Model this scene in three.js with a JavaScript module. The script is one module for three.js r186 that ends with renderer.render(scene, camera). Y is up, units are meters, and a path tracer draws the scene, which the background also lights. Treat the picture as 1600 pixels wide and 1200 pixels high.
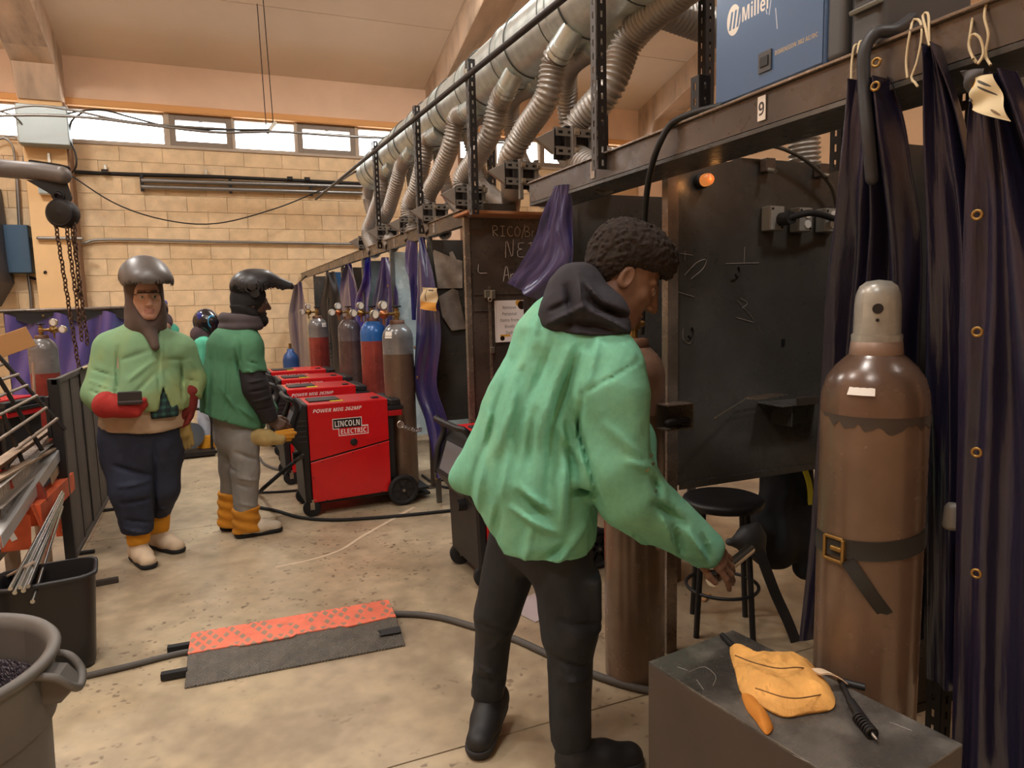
import * as THREE from 'three';
import { RoundedBoxGeometry } from 'three/addons/geometries/RoundedBoxGeometry.js';
import { mergeGeometries, mergeVertices, toCreasedNormals } from 'three/addons/utils/BufferGeometryUtils.js';
import { ImprovedNoise } from 'three/addons/math/ImprovedNoise.js';
import { RectAreaLightUniformsLib } from 'three/addons/lights/RectAreaLightUniformsLib.js';

// ---------------------------------------------------------------- camera, sky, lamps, exposure
RectAreaLightUniformsLib.init();
const scene = new THREE.Scene();
const camera = new THREE.PerspectiveCamera(57.65, 4 / 3, 0.05, 80);
camera.position.set(0, 1.5, 0);
camera.quaternion.setFromRotationMatrix(new THREE.Matrix4().makeBasis(
  new THREE.Vector3(0.92032, -0.02402, 0.39043), new THREE.Vector3(0.06830, 0.99265, -0.09992), new THREE.Vector3(-0.38516, 0.11862, 0.91520)));
const renderer = new THREE.WebGLRenderer({ antialias: true });
renderer.toneMapping = THREE.LinearToneMapping;
renderer.toneMappingExposure = 1.12;
renderer.shadowMap.enabled = true;
const SKY = 7;                                   // overcast white sky behind the clerestory windows
scene.background = new THREE.Color().setRGB(0.95 * SKY, 0.98 * SKY, 1.0 * SKY);
const LAMP = { intensity: 54.0, up: 30, color: [1.0, 0.98, 0.95], glow: 2.5, spots: [[-2.9, 6.1, -8.6, 1.35], [2.7, 6.3, -8.6, 1.35], [-3.2, 6.6, -4.0, 1.0], [-0.2, 6.7, -2.0, 0.85], [-2.2, 6.3, 0.6, 0.8], [3.2, 6.2, 1.6, 1.0]] };
const BOOTH = { intensity: 45, color: [0.80, 0.93, 1.0] };

// ---------------------------------------------------------------- helpers
const PI = Math.PI, V3 = (a) => new THREE.Vector3(a[0], a[1], a[2]);
function rng(seed) { let a = seed >>> 0; return () => { a = (a + 0x6D2B79F5) | 0; let t = Math.imul(a ^ (a >>> 15), 1 | a); t = (t + Math.imul(t ^ (t >>> 7), 61 | t)) ^ t; return ((t ^ (t >>> 14)) >>> 0) / 4294967296; }; }
const lerp = (a, b, t) => a + (b - a) * t, clamp = (x, a = 0, b = 1) => Math.min(b, Math.max(a, x)), sstep = (a, b, x) => { const t = clamp((x - a) / (b - a)); return t * t * (3 - 2 * t); };
const lerp3 = (a, b, t) => [lerp(a[0], b[0], t), lerp(a[1], b[1], t), lerp(a[2], b[2], t)];
const add3 = (a, b) => [a[0] + b[0], a[1] + b[1], a[2] + b[2]], sub3 = (a, b) => [a[0] - b[0], a[1] - b[1], a[2] - b[2]], mul3 = (a, k) => [a[0] * k, a[1] * k, a[2] * k];
const len3 = (a) => Math.hypot(a[0], a[1], a[2]), unit3 = (a) => mul3(a, 1 / (len3(a) || 1)), dot3 = (a, b) => a[0] * b[0] + a[1] * b[1] + a[2] * b[2];
const cross3 = (a, b) => [a[1] * b[2] - a[2] * b[1], a[2] * b[0] - a[0] * b[2], a[0] * b[1] - a[1] * b[0]];
const perlin = new ImprovedNoise();
const fbm = (x, y, z, n = 4) => { let s = 0, k = 0.5; for (let i = 0; i < n; i++) { s += k * perlin.noise(x, y, z); x = x * 2.03 + 3.1; y = y * 2.03 + 1.7; z = z * 2.03 + 5.3; k *= 0.5; } return s; };

function tri(g, s = 1) {                           // uv in metres from the dominant axis of every face
  const p = g.attributes.position, n = p.count, uv = new Float32Array(n * 2), a = new THREE.Vector3(), b = new THREE.Vector3(), c = new THREE.Vector3();
  for (let i = 0; i < n; i += 3) {
    a.fromBufferAttribute(p, i); b.fromBufferAttribute(p, i + 1); c.fromBufferAttribute(p, i + 2);
    const nx = Math.abs((b.y - a.y) * (c.z - a.z) - (b.z - a.z) * (c.y - a.y)), ny = Math.abs((b.z - a.z) * (c.x - a.x) - (b.x - a.x) * (c.z - a.z)), nz = Math.abs((b.x - a.x) * (c.y - a.y) - (b.y - a.y) * (c.x - a.x));
    for (let k = 0; k < 3; k++) {
      const q = [a, b, c][k], j = (i + k) * 2;
      if (nx >= ny && nx >= nz) { uv[j] = q.z * s; uv[j + 1] = q.y * s; } else if (ny >= nz) { uv[j] = q.x * s; uv[j + 1] = q.z * s; } else { uv[j] = q.x * s; uv[j + 1] = q.y * s; }
    }
  }
  g.setAttribute('uv', new THREE.BufferAttribute(uv, 2)); return g;
}
function flat(g) { let h = g.index ? g.toNonIndexed() : g; for (const k of Object.keys(h.attributes)) if (!['position', 'normal', 'uv'].includes(k)) h.deleteAttribute(k); if (!h.attributes.normal) h.computeVertexNormals(); if (!h.attributes.uv) h.setAttribute('uv', new THREE.BufferAttribute(new Float32Array(h.attributes.position.count * 2), 2)); return h; }
function join(list) { list = list.flat(9).map(flat); return list.length === 1 ? list[0] : mergeGeometries(list); }
const _m = new THREE.Matrix4(), _q = new THREE.Quaternion(), _e = new THREE.Euler();
function put(g, p = [0, 0, 0], r = [0, 0, 0], s = [1, 1, 1]) { _e.set(r[0], r[1], r[2], 'YXZ'); _q.setFromEuler(_e); _m.compose(V3(p), _q, V3(s)); return g.applyMatrix4(_m); }
function box(w, h, d, p, r, bevel = 0.004) { const m = Math.min(w, h, d); return put(bevel > 0 && m > 0.004 ? new RoundedBoxGeometry(w, h, d, 1, Math.min(bevel, m * 0.3)) : new THREE.BoxGeometry(w, h, d), p, r); }
function span(a, b, bevel) { return box(Math.abs(b[0] - a[0]), Math.abs(b[1] - a[1]), Math.abs(b[2] - a[2]), [(a[0] + b[0]) / 2, (a[1] + b[1]) / 2, (a[2] + b[2]) / 2], undefined, bevel); }
function along(g, a, b, up = [0, 1, 0]) {           // a shape built along +z from the origin is laid from a to b
  const z = unit3(sub3(b, a)); let x = cross3(up, z); if (len3(x) < 1e-4) x = cross3([1, 0, 0], z); x = unit3(x); const y = cross3(z, x);
  return g.applyMatrix4(new THREE.Matrix4().makeBasis(V3(x), V3(y), V3(z)).setPosition(V3(a)));
}
function bar(a, b, w, h, up, bevel = 0.002) { const L = len3(sub3(b, a)); return along(box(w, h, L, [0, 0, L / 2], undefined, bevel), a, b, up); }
function rod(a, b, r, seg = 14, r2 = r) { const L = len3(sub3(b, a)), g = new THREE.CylinderGeometry(r2, r, L, seg); g.rotateX(PI / 2); g.translate(0, 0, L / 2); return along(g, a, b); }
function tube(pts, r, seg = 40, rad = 8, closed = false) { const c = new THREE.CatmullRomCurve3(pts.map(V3), closed, 'centripetal'); const list = [new THREE.TubeGeometry(c, seg, r, rad, closed)]; if (!closed && r > 0.006) for (const t of [0, 1]) list.push(put(new THREE.SphereGeometry(r, rad, 5), c.getPoint(t).toArray())); return join(list); }
function lathe(prof, seg = 32, p) { const g = new THREE.LatheGeometry(prof.map((q) => new THREE.Vector2(q[0], q[1])), seg); return p ? put(g, p) : g; }
function prism(outline, depth, bevel = 0.003, holes = []) {   // outline in x, y; extruded from z = 0 to depth
  const s = new THREE.Shape(outline.map((q) => new THREE.Vector2(q[0], q[1]))); for (const h of holes) s.holes.push(new THREE.Path(h.map((q) => new THREE.Vector2(q[0], q[1]))));
  const b = Math.min(bevel, depth * 0.3); const g = new THREE.ExtrudeGeometry(s, { depth: depth - 2 * b, bevelEnabled: b > 0, bevelThickness: b, bevelSize: b, bevelOffset: -b, bevelSegments: 1, curveSegments: 12 }); g.translate(0, 0, b); return g;
}
const disc = (cx, cy, r, n = 20) => Array.from({ length: n }, (_, i) => [cx + r * Math.cos(i / n * 2 * PI), cy + r * Math.sin(i / n * 2 * PI)]);
const rect = (x0, y0, x1, y1) => [[x0, y0], [x1, y0], [x1, y1], [x0, y1]];
function sheet(f, nu, nv, th = 0.002) {             // a bent sheet with thickness; f(u, v) -> [x, y, z]
  const P = [], N = []; const at = (u, v) => f(u, v), e = 1e-3;
  for (let j = 0; j <= nv; j++) for (let i = 0; i <= nu; i++) {
    const u = i / nu, v = j / nv; P.push(at(u, v));
    const du = sub3(at(Math.min(1, u + e), v), at(Math.max(0, u - e), v)), dv = sub3(at(u, Math.min(1, v + e)), at(u, Math.max(0, v - e))); N.push(unit3(cross3(du, dv)));
  }
  const W = nu + 1, n = P.length, pos = [], uv = [], idx = [];
  for (const s of [1, -1]) for (let k = 0; k < n; k++) { const q = add3(P[k], mul3(N[k], s * th / 2)); pos.push(...q); uv.push((k % W) / nu, Math.floor(k / W) / nv); }
  for (let j = 0; j < nv; j++) for (let i = 0; i < nu; i++) { const a = j * W + i, b = a + 1, c = a + W, d = c + 1; idx.push(a, b, d, a, d, c, n + a, n + d, n + b, n + a, n + c, n + d); }
  const edge = (a, b) => idx.push(a, n + a, n + b, a, n + b, b);
  for (let i = 0; i < nu; i++) { edge(i + 1, i); edge(nv * W + i, nv * W + i + 1); }
  for (let j = 0; j < nv; j++) { edge(j * W, (j + 1) * W); edge((j + 1) * W + nu, j * W + nu); }
  const g = new THREE.BufferGeometry(); g.setAttribute('position', new THREE.Float32BufferAttribute(pos, 3)); g.setAttribute('uv', new THREE.Float32BufferAttribute(uv, 2)); g.setIndex(idx); g.computeVertexNormals(); return g;
}
// naming and parenting
const used = {};
function numbered(name) { const k = used[name] = (used[name] ?? -1) + 1; return k ? name + '_' + String(k).padStart(3, '0') : name; }
function mesh(geo, mat, keepUV) { let g = Array.isArray(geo) ? join(geo) : geo; if (!keepUV) { g = flat(g); tri(g); } const m = new THREE.Mesh(g, mat); m.castShadow = m.receiveShadow = true; return m; }
function part(name, geo, mat, parent, label, keepUV) { const m = mesh(geo, mat, keepUV); m.name = name; if (label) m.userData.label = label; parent.add(m); return m; }
function thing(name, label, category, p = [0, 0, 0], turn = 0, group) { const o = new THREE.Group(); o.name = numbered(name); o.position.set(p[0], p[1], p[2]); o.rotation.y = turn; o.userData = { label, category }; if (group) o.userData.group = group; scene.add(o); return o; }
function solo(name, geo, mat, label, category, group, keepUV) { const m = mesh(geo, mat, keepUV); m.name = numbered(name); m.userData = { label, category }; if (group) m.userData.group = group; scene.add(m); return m; }
function copy(o, p, turn, label, group) { const c = o.clone(); c.name = numbered(o.name.replace(/_\d{3}$/, '')); c.userData = { ...o.userData }; if (label) c.userData.label = label; if (group) c.userData.group = group; if (p) c.position.set(p[0], p[1], p[2]); if (turn !== undefined) c.rotation.y = turn; scene.add(c); return c; }
function struct(name, geo, mat, parent, keepUV) { const m = mesh(geo, mat, keepUV); m.name = parent ? name : numbered(name); if (!parent) { m.userData.kind = 'structure'; scene.add(m); } else parent.add(m); return m; }

// ---------------------------------------------------------------- textures and materials
function lattice(seed) { const r = rng(seed), t = new Float32Array(65536); for (let i = 0; i < 65536; i++) t[i] = r(); return t; }
const LAT = lattice(77);
function pn(x, y, per, s = 0) {                     // value noise that repeats every «per» cells
  const xi = Math.floor(x), yi = Math.floor(y), fx = x - xi, fy = y - yi, w = (a, b) => LAT[((((a % per) + per) % per) * 131 + (((b % per) + per) % per) * 7919 + s * 1013) & 65535];
  const u = fx * fx * (3 - 2 * fx), v = fy * fy * (3 - 2 * fy);
  return lerp(lerp(w(xi, yi), w(xi + 1, yi), u), lerp(w(xi, yi + 1), w(xi + 1, yi + 1), u), v);
}
const pf = (u, v, f, n = 4, s = 0) => { let a = 0, k = 0.5, t = 0; for (let i = 0; i < n; i++) { a += k * pn(u * f, v * f, f, s + i); t += k; f *= 2; k *= 0.55; } return a / t; };
function dataTex(size, fn, srgb, metres) {
  const d = new Uint8Array(size * size * 4);
  for (let y = 0; y < size; y++) for (let x = 0; x < size; x++) { const c = fn(x / size, y / size), k = (y * size + x) * 4; d[k] = clamp(c[0]) * 255; d[k + 1] = clamp(c[1]) * 255; d[k + 2] = clamp(c[2]) * 255; d[k + 3] = 255; }
  const t = new THREE.DataTexture(d, size, size); t.wrapS = t.wrapT = THREE.RepeatWrapping; t.magFilter = THREE.LinearFilter; t.minFilter = THREE.LinearMipmapLinearFilter; t.generateMipmaps = true; if (srgb) t.colorSpace = THREE.SRGBColorSpace; t.repeat.set(1 / metres, 1 / metres); t.needsUpdate = true; return t;
}
function rep(t, metres) { const c = t.clone(); c.repeat.set(1 / metres, 1 / metres); c.needsUpdate = true; return c; }
function canvasTex(w, h, draw) { const c = document.createElement('canvas'); c.width = w; c.height = h; draw(c.getContext('2d'), w, h); const t = new THREE.CanvasTexture(c); t.colorSpace = THREE.SRGBColorSpace; t.anisotropy = 8; return t; }
const hex = (h) => { const c = new THREE.Color(h); return [c.r, c.g, c.b]; };
const sr = (h) => [(h >> 16 & 255) / 255, (h >> 8 & 255) / 255, (h & 255) / 255];
const mixc = (a, b, t) => [lerp(a[0], b[0], t), lerp(a[1], b[1], t), lerp(a[2], b[2], t)];
const wearTex = dataTex(512, (u, v) => { const a = 0.62 + 0.5 * (pf(u, v, 6, 5) - 0.5) + 0.25 * (pf(u, v, 40, 2, 9) - 0.5); return [a, a, a]; }, false, 1);
const grainTex = dataTex(256, (u, v) => { const a = pf(u, v, 48, 3, 3); return [a, a, a]; }, false, 0.25);
const mottle = (h, amt, f = 5, s = 0, metres = 1) => { const c = sr(h); return dataTex(256, (u, v) => { const k = 1 + amt * (pf(u, v, f, 5, s) - 0.5) * 2; return [c[0] * k, c[1] * k, c[2] * k]; }, true, metres); };
const std = (color, rough = 0.6, metal = 0, o = {}) => new THREE.MeshPhysicalMaterial({ color, roughness: rough, metalness: metal, ...o });
const M = {
  plaster: std(0xffffff, 0.85, 0, { map: mottle(0xe8c9ad, 0.08, 3, 2, 3), bumpMap: rep(grainTex, 0.5), bumpScale: 0.002 }),
  roof: std(0xffffff, 0.85, 0, { map: mottle(0xe4d3c0, 0.06, 3, 5, 4) }),
  rib: std(0xffffff, 0.8, 0, { map: dataTex(512, (u, v) => { const g = pf(u * 1, v, 4, 4, 11) * 0.6 + 0.4 * pf(u, v * 1, 24, 3, 4); const st = Math.pow(pf(u, v * 0.25, 16, 4, 21), 3); const k = 0.92 + 0.16 * (g - 0.5) - 0.35 * st; return [0.90 * k, 0.79 * k, 0.68 * k]; }, true, 3) }),
  mortar: std(0xc9a67c, 0.95),
  frame: std(0xb5a694, 0.6, 0.1), frameDark: std(0x8a7d70, 0.6, 0.1),
  glass: new THREE.MeshPhysicalMaterial({ color: 0xffffff, transmission: 1, roughness: 0.05, thickness: 0, ior: 1.5 }),
  steelDark: std(0xffffff, 0.5, 0.15, { map: mottle(0x504d49, 0.3, 4, 8, 1.3), roughnessMap: rep(wearTex, 1.1), bumpMap: rep(grainTex, 0.6), bumpScale: 0.0006 }),
  steelBrown: std(0xffffff, 0.5, 0.3, { map: mottle(0x584d45, 0.3, 4, 12, 0.9), roughnessMap: rep(wearTex, 0.9) }),
  steelMid: std(0xffffff, 0.42, 0.55, { map: mottle(0x8c7d70, 0.3, 5, 14, 0.8), roughnessMap: rep(wearTex, 0.7) }),
  galv: std(0xffffff, 0.36, 0.7, { map: mottle(0xd2dbd9, 0.12, 9, 17, 0.5) }),
  strut: std(0x5d5a58, 0.5, 0.7), strutDark: std(0x34302f, 0.5, 0.5), conduit: std(0x8f8d8a, 0.4, 0.8), iron: std(0x2a2624, 0.55, 0.5),
  black: std(0x17171a, 0.5), blackRub: std(0x1b1b1d, 0.75), greyRub: std(0x5a544c, 0.75), white: std(0xe8e4dc, 0.7), greyBox: std(0x9aa7a8, 0.45, 0.2), blueBox: std(0x3e5566, 0.45, 0.2),
  brass: std(0x9c7c48, 0.38, 0.85), chrome: std(0xc9c9c6, 0.22, 1.0), zinc: std(0xb9b4a8, 0.35, 0.9), rope: std(0xcbb893, 0.9), glow: new THREE.MeshStandardMaterial({ color: 0x000000, emissive: new THREE.Color().setRGB(1, 0.9, 0.75), emissiveIntensity: LAMP.glow }),
};


// ---------------------------------------------------------------- the building
const floorMap = dataTex(1024, (u, v) => {
  let c = [0.70, 0.63, 0.52]; const a = pf(u, v, 3, 6, 1), b = pf(u, v, 7, 5, 31), d = pf(u, v, 60, 3, 41), e = pf(u, v, 170, 2, 51);
  c = mixc(c, [0.60, 0.53, 0.435], sstep(0.45, 0.68, a)); c = mixc(c, [0.55, 0.485, 0.405], 0.7 * sstep(0.5, 0.8, b)); c = mixc(c, [0.78, 0.715, 0.605], 0.6 * sstep(0.55, 0.75, pf(u, v, 5, 5, 71)));
  const k = 1 + 0.22 * (d - 0.5); c = [c[0] * k, c[1] * k, c[2] * k]; c = mixc(c, [0.36, 0.30, 0.24], 0.6 * sstep(0.74, 0.84, e) * sstep(0.42, 0.6, pf(u, v, 9, 3, 81)));
  return c;
}, true, 4.3);
const M_floor = std(0xffffff, 0.62, 0, { map: floorMap, roughnessMap: rep(wearTex, 1.7), bumpMap: rep(wearTex, 0.7), bumpScale: 0.0015 });
{
  const f = struct('floor', span([-6.3, -0.3, 5.3], [9.3, -0.02, -13.3], 0), std(0x6b5a49, 0.9));
  const zs = [5, 0.9, -2.112, -5.15, -8.2, -11.2, -13]; for (let i = 0; i < 6; i++) struct('slab', span([-6, -0.03, zs[i] - 0.003], [9, 0, zs[i + 1] + 0.003], 0.002), M_floor, f);
}
{ const f = scene.children.find((o) => o.name === 'floor'), pts = [[1.266, 0, -4.922], [1.04, 0, -4.697], [0.784, 0, -4.439], [0.605, 0, -4.241], [0.404, 0, -4.152], [0.222, 0, -4.131]].map((q) => new THREE.Vector3(q[0], 0, q[2])), c = new THREE.CatmullRomCurve3(pts); struct('dust_trail', sheet((u, v) => { const q = c.getPoint(v), t = c.getTangent(v), w = (u - 0.5) * 0.045 * (1 - 0.7 * v) * (0.7 + 0.5 * perlin.noise(v * 9, 2, 3)); return [q.x - t.z * w, 0.0008, q.z + t.x * w]; }, 2, 40, 0.0006), std(0xdcc8ab, 0.8), f, true); }
const WALL_Z = -13, SILL = 4.12, HEAD = 4.72, BAND = 5.4, SLOPE = 0.287, RIDGE_Z = -4;
const roofY = (z) => BAND + SLOPE * (z > RIDGE_Z ? 2 * RIDGE_Z - z - WALL_Z : z - WALL_Z);
{
  // back wall: painted block courses as pieces on a mortar body, band above, ledge under the band
  const w = struct('wall_back', [span([-6.3, 0, WALL_Z - 0.3], [9.3, SILL, WALL_Z - 0.02], 0)], M.mortar);
  const tones = [0xe8cca4, 0xe6c9a0, 0xe9cea8, 0xe3c59b].map((h, i) => std(0xffffff, 0.82, 0, { map: mottle(h, 0.09, 6, 20 + i * 3, 0.9), bumpMap: rep(grainTex, 0.35), bumpScale: 0.004 }));
  const r = rng(5), rows = 16, hgt = SILL / rows, wid = 0.62; const shapes = {};
  for (let j = 0; j < rows; j++) for (let x = -3.4 - (j % 2) * wid / 2; x < 7.2; x += wid) {
    if (x > 3.0 && j < 6) continue;
    const q = r(), key = Math.floor(q * 3); const L = wid - 0.005, h = hgt - 0.005;
    shapes[key] ??= tri(flat(box(L, h, 0.05, [0, 0, 0], undefined, 0.002 + 0.001 * key)));
    const m = new THREE.Mesh(shapes[key], tones[Math.floor(r() * 4)]); m.name = 'block'; m.castShadow = m.receiveShadow = true; m.position.set(x + wid / 2, (j + 0.5) * hgt, WALL_Z - 0.022 + (r() - 0.5) * 0.006); m.rotation.z = (r() < 0.5 ? 0 : PI); w.add(m);
  }
  struct('wall_back_band', span([-6.3, HEAD, WALL_Z - 0.3], [9.3, BAND + 0.1, WALL_Z + 0.02], 0.005), M.plaster);
  struct('trim_1', span([-6, HEAD - 0.06, WALL_Z - 0.3], [9, HEAD + 0.05, WALL_Z + 0.09], 0.02), std(0xe0a566, 0.7));
  struct('trim_2', span([-6, SILL - 0.02, WALL_Z - 0.28], [9, SILL + 0.025, WALL_Z + 0.03], 0.006), M.frame);
  const plain = std(0xd9b590, 0.9);
  struct('wall_left', span([-6.3, 0, 5.3], [-6, 8.3, -13.3], 0), plain); struct('wall_right', span([9, 0, 5.3], [9.3, 8.3, -13.3], 0), plain);
  struct('wall_front', span([-6.3, 0, 5], [9.3, 5.6, 5.3], 0), plain);
  // roof slabs between the ribs, laid in strips with open seams
  const c = struct('ceiling', [bar([1.5, roofY(-13.3) + 0.2, -13.3], [1.5, roofY(-4) + 0.2, -4], 15.6, 0.2), bar([1.5, roofY(-4) + 0.2, -4], [1.5, roofY(5.3) + 0.2, 5.3], 15.6, 0.2)], std(0xa98a6c, 0.9));
  const strips = [-13, -11.35, -9.2, -7.0, -4.0], L = [0, 0.02];
  for (const [x0, x1] of [[-6, -2.25], [-2.25, 3.85], [3.85, 9]]) for (let i = 0; i < 4; i++) for (const s of [0, 1]) {
    const z0 = strips[i] + 0.004, z1 = strips[i + 1] - 0.004, m = (z) => s ? 2 * RIDGE_Z - z : z;
    struct('roof_panel', bar([(x0 + x1) / 2, roofY(m(z0)) + 0.05, m(z0)], [(x0 + x1) / 2, roofY(m(z1)) + 0.05, m(z1)], x1 - x0 - 0.006, 0.1, undefined, 0.008), M.roof, c);
  }
  // rigid frame ribs with their columns
  for (const [x, wd] of [[-2.17, 0.56], [4.12, 0.5], [8.75, 0.5]]) {
    const d = 0.62, pr = [[WALL_Z - 0.05, BAND - 0.15], [WALL_Z + 0.10, HEAD - 0.1], [WALL_Z + 0.42, HEAD - 0.1], [WALL_Z + 0.62, BAND - 0.32], [RIDGE_Z, roofY(-4) - 0.4], [RIDGE_Z, roofY(-4) + 0.04], [WALL_Z - 0.05, BAND + 0.02]];
    struct('roof_rib', put(prism(pr.map((q) => [-q[0], q[1]]), wd, 0.015), [x - wd / 2, 0, 0], [0, PI / 2, 0]), M.rib);
    if (x < 4) struct('wall_column', span([x - wd / 2, 0, WALL_Z], [x + wd / 2, HEAD - 0.09, WALL_Z + 0.38], 0.012), std(0xffffff, 0.8, 0, { map: mottle(0xf0c894, 0.08, 3, 44, 2) }));
    else struct('wall_column', span([x - wd / 2, 2, WALL_Z], [x + wd / 2, HEAD - 0.09, WALL_Z + 0.3], 0.012), M.plaster);
    struct('column_edge_trim', span([x + wd / 2, 0, WALL_Z + 0.0], [x + wd / 2 + 0.03, HEAD - 0.1, WALL_Z + 0.36], 0.005), std(0x8a6a52, 0.8));
  }
  struct('ridge_beam', span([-6, roofY(-4) - 0.3, -4.2], [9, roofY(-4) + 0.05, -3.8], 0.02), M.rib);
}
// clerestory windows: mullions, fixed panes, hopper sashes
{
  const xs = [[-5.9, -4.3, 0], [-4.2, -3.3, 1], [-3.22, -2.52, 0], [-1.85, -0.58, 0], [-0.44, 0.44, 1], [0.54, 1.47, 0], [1.57, 2.5, 1], [2.62, 3.8, 0], [4.45, 5.2, 1], [5.3, 6.15, 0], [6.25, 6.9, 1], [7.0, 8.5, 0]];
  xs.forEach(([x0, x1, hop], i) => {
    const o = new THREE.Group(); o.name = 'window_' + (i + 1); o.userData.kind = 'structure'; scene.add(o); const z = WALL_Z - 0.12, y0 = SILL + 0.02, y1 = HEAD - 0.06, t = 0.035;
    const fr = (a, b, c, d, w, zz, th) => [span([a, c, zz], [a + w, d, zz + th]), span([b - w, c, zz], [b, d, zz + th]), span([a + w, c, zz], [b - w, c + w, zz + th]), span([a + w, d - w, zz], [b - w, d, zz + th])];
    struct('window_frame', fr(x0 - 0.05, x1 + 0.05, y0, y1, t, z, 0.09), M.frame, o);
    if (hop) { struct('sash', fr(x0 - 0.03, x1 + 0.03, y0 + 0.01, y1 - 0.01, 0.085, z + 0.03, 0.08), M.frameDark, o); struct('sash_catch', [box(0.05, 0.03, 0.05, [(x0 + x1) / 2, y1 - 0.1, z + 0.13])], M.frameDark, o); }
    struct('pane', span([x0 - 0.02, y0 + 0.02, z + 0.03], [x1 + 0.02, y1 - 0.02, z + 0.036], 0), M.glass, o);
  });
  for (let i = 0; i < xs.length - 1; i++) if (i !== 2) struct('window_mullion', span([xs[i][1] + 0.03, SILL, WALL_Z - 0.16], [xs[i + 1][0] - 0.03, HEAD - 0.02, WALL_Z + 0.0], 0.006), M.frame);
  struct('window_pier', span([-6.3, SILL, WALL_Z - 0.3], [-5.93, HEAD, WALL_Z - 0.02]), M.plaster); struct('window_pier', span([8.53, SILL, WALL_Z - 0.3], [9.3, HEAD, WALL_Z - 0.02]), M.plaster); struct('window_pier', span([3.83, SILL, WALL_Z - 0.3], [4.42, HEAD, WALL_Z - 0.02]), M.plaster); struct('window_pier', span([-2.49, SILL, WALL_Z - 0.3], [-1.88, HEAD, WALL_Z - 0.02]), M.plaster);
}
// high-bay lamps hung from the roof, outside the frame
LAMP.spots.forEach((p, i) => {
  const o = thing('high_bay_lamp', 'square high-bay lamp hung from the roof ' + ['over the jib arm and left wall', 'over the duct near the back wall', 'over the stock rack', 'over the orange cable ramp', 'behind the trash barrel', 'behind the steel box', 'at the rear'][i], 'lamp', p, 0, 'high-bay lamps under the roof');
  part('housing', [box(0.9, 0.1, 0.9, [0, 0.08, 0]), rod([0, 0.12, 0], [0, roofY(p[2]) - p[1], 0], 0.012)], M.greyBox, o); part('diffuser', span([-0.42, 0.005, -0.42], [0.42, 0.03, 0.42], 0), M.glow, o);
  part('top_diffuser', span([-0.42, 0.14, -0.42], [0.42, 0.16, 0.42], 0), M.glow, o);
  for (const s of [-1, 1]) { const l = new THREE.RectAreaLight(new THREE.Color().setRGB(...LAMP.color), (s < 0 ? LAMP.intensity : LAMP.up) * p[3], 0.8, 0.8); l.position.set(p[0], p[1] + (s < 0 ? -0.02 : 0.19), p[2]); l.lookAt(p[0], s < 0 ? 0 : 20, p[2]); scene.add(l); }
});


// ---------------------------------------------------------------- the row of welding booths
const BX = 1.45;                                   // the booth fronts stand in the plane x = 1.45
const slots = (L, w, t, pitch = 0.05, sl = 0.024, sw = 0.010, off = 0) => { const hs = []; for (let x = pitch / 2; x + sl / 2 < L - 0.004; x += pitch) hs.push([[x - sl / 2, off - sw / 2], [x + sl / 2, off - sw / 2], [x + sl / 2, off + sw / 2], [x - sl / 2, off + sw / 2]]); return prism(rect(0, -w / 2, L, w / 2), t, 0, hs); };
{
  // channel beams across the booth fronts
  const chan = (z0, z1, m, name, label) => {
    const o = thing(name, label, 'beam', [BX, 0, 0]);
    const pr = [[0, 1.97], [0.045, 1.97], [0.045, 1.978], [0.008, 1.978], [0.008, 2.048], [0.045, 2.048], [0.045, 2.058], [0, 2.058]];
    part('channel', put(prism(pr, z0 - z1, 0.002), [0, 0, z1]), m, o);
    part('top_angle', [span([-0.012, 2.059, z1], [0.06, 2.067, z0], 0.002), span([0.052, 2.067, z1], [0.06, 2.085, z0], 0.002)], M.steelMid, o);
    if (z0 > -1) part('underside_plate', span([0.0, 1.955, z1], [0.20, 1.968, z0], 0.001), M.steelDark, o);
    return o;
  };
  const b1 = chan(-0.2, -3.17, M.steelBrown, 'booth_beam', 'long brown steel channel beam carrying the blue machine over the nearer booths');
  const b2 = chan(-4.15, -12.93, M.steelBrown, 'booth_beam', 'brown steel channel beam over the far booths, running towards the block wall');
  // number plates
  const nums = ['9', '8', '7', '6', '5', '4', '3'], zs = [-1.59, -2.544, -4.78, -5.96, -7.34, -8.65, -9.75];
  nums.forEach((n, i) => {
    const t = canvasTex(64, 128, (g, w, h) => { g.fillStyle = i === 0 ? '#e4d9cb' : '#a9988a'; g.fillRect(0, 0, w, h); g.fillStyle = '#3a2f2a'; g.font = 'bold 96px sans-serif'; g.textAlign = 'center'; if (i !== 1) g.fillText(n, w / 2, 100); else { g.fillStyle = '#75675c'; g.fillRect(18, 30, 8, 70); g.fillRect(40, 20, 7, 50); } });
    const o = thing('number_plate', i === 0 ? 'small white plate with a black 9 on the beam' : ['', 'worn number plate on the beam by the hanging cable end', 'pale number plate on the beam above the cardboard-patched booth', 'pale number plate on the beam above the scribbled lit panel', 'tiny pale number plate on the far beam above the white-tied curtain', 'tiny pale number plate on the far beam above the black curtain', 'last tiny number plate on the far end of the beam'][i], 'sign', [BX, 2.017, zs[i]], 0);
    part('plate', put(new THREE.BoxGeometry(0.002, 0.066, 0.03), [-0.003, 0, 0]), M.white, o);
    part('numeral', put(new THREE.PlaneGeometry(0.03, 0.066), [-0.0045, 0, 0], [0, -PI / 2, 0]), std(0xffffff, 0.6, 0, { map: t }), o, undefined, true);
  });
}
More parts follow.
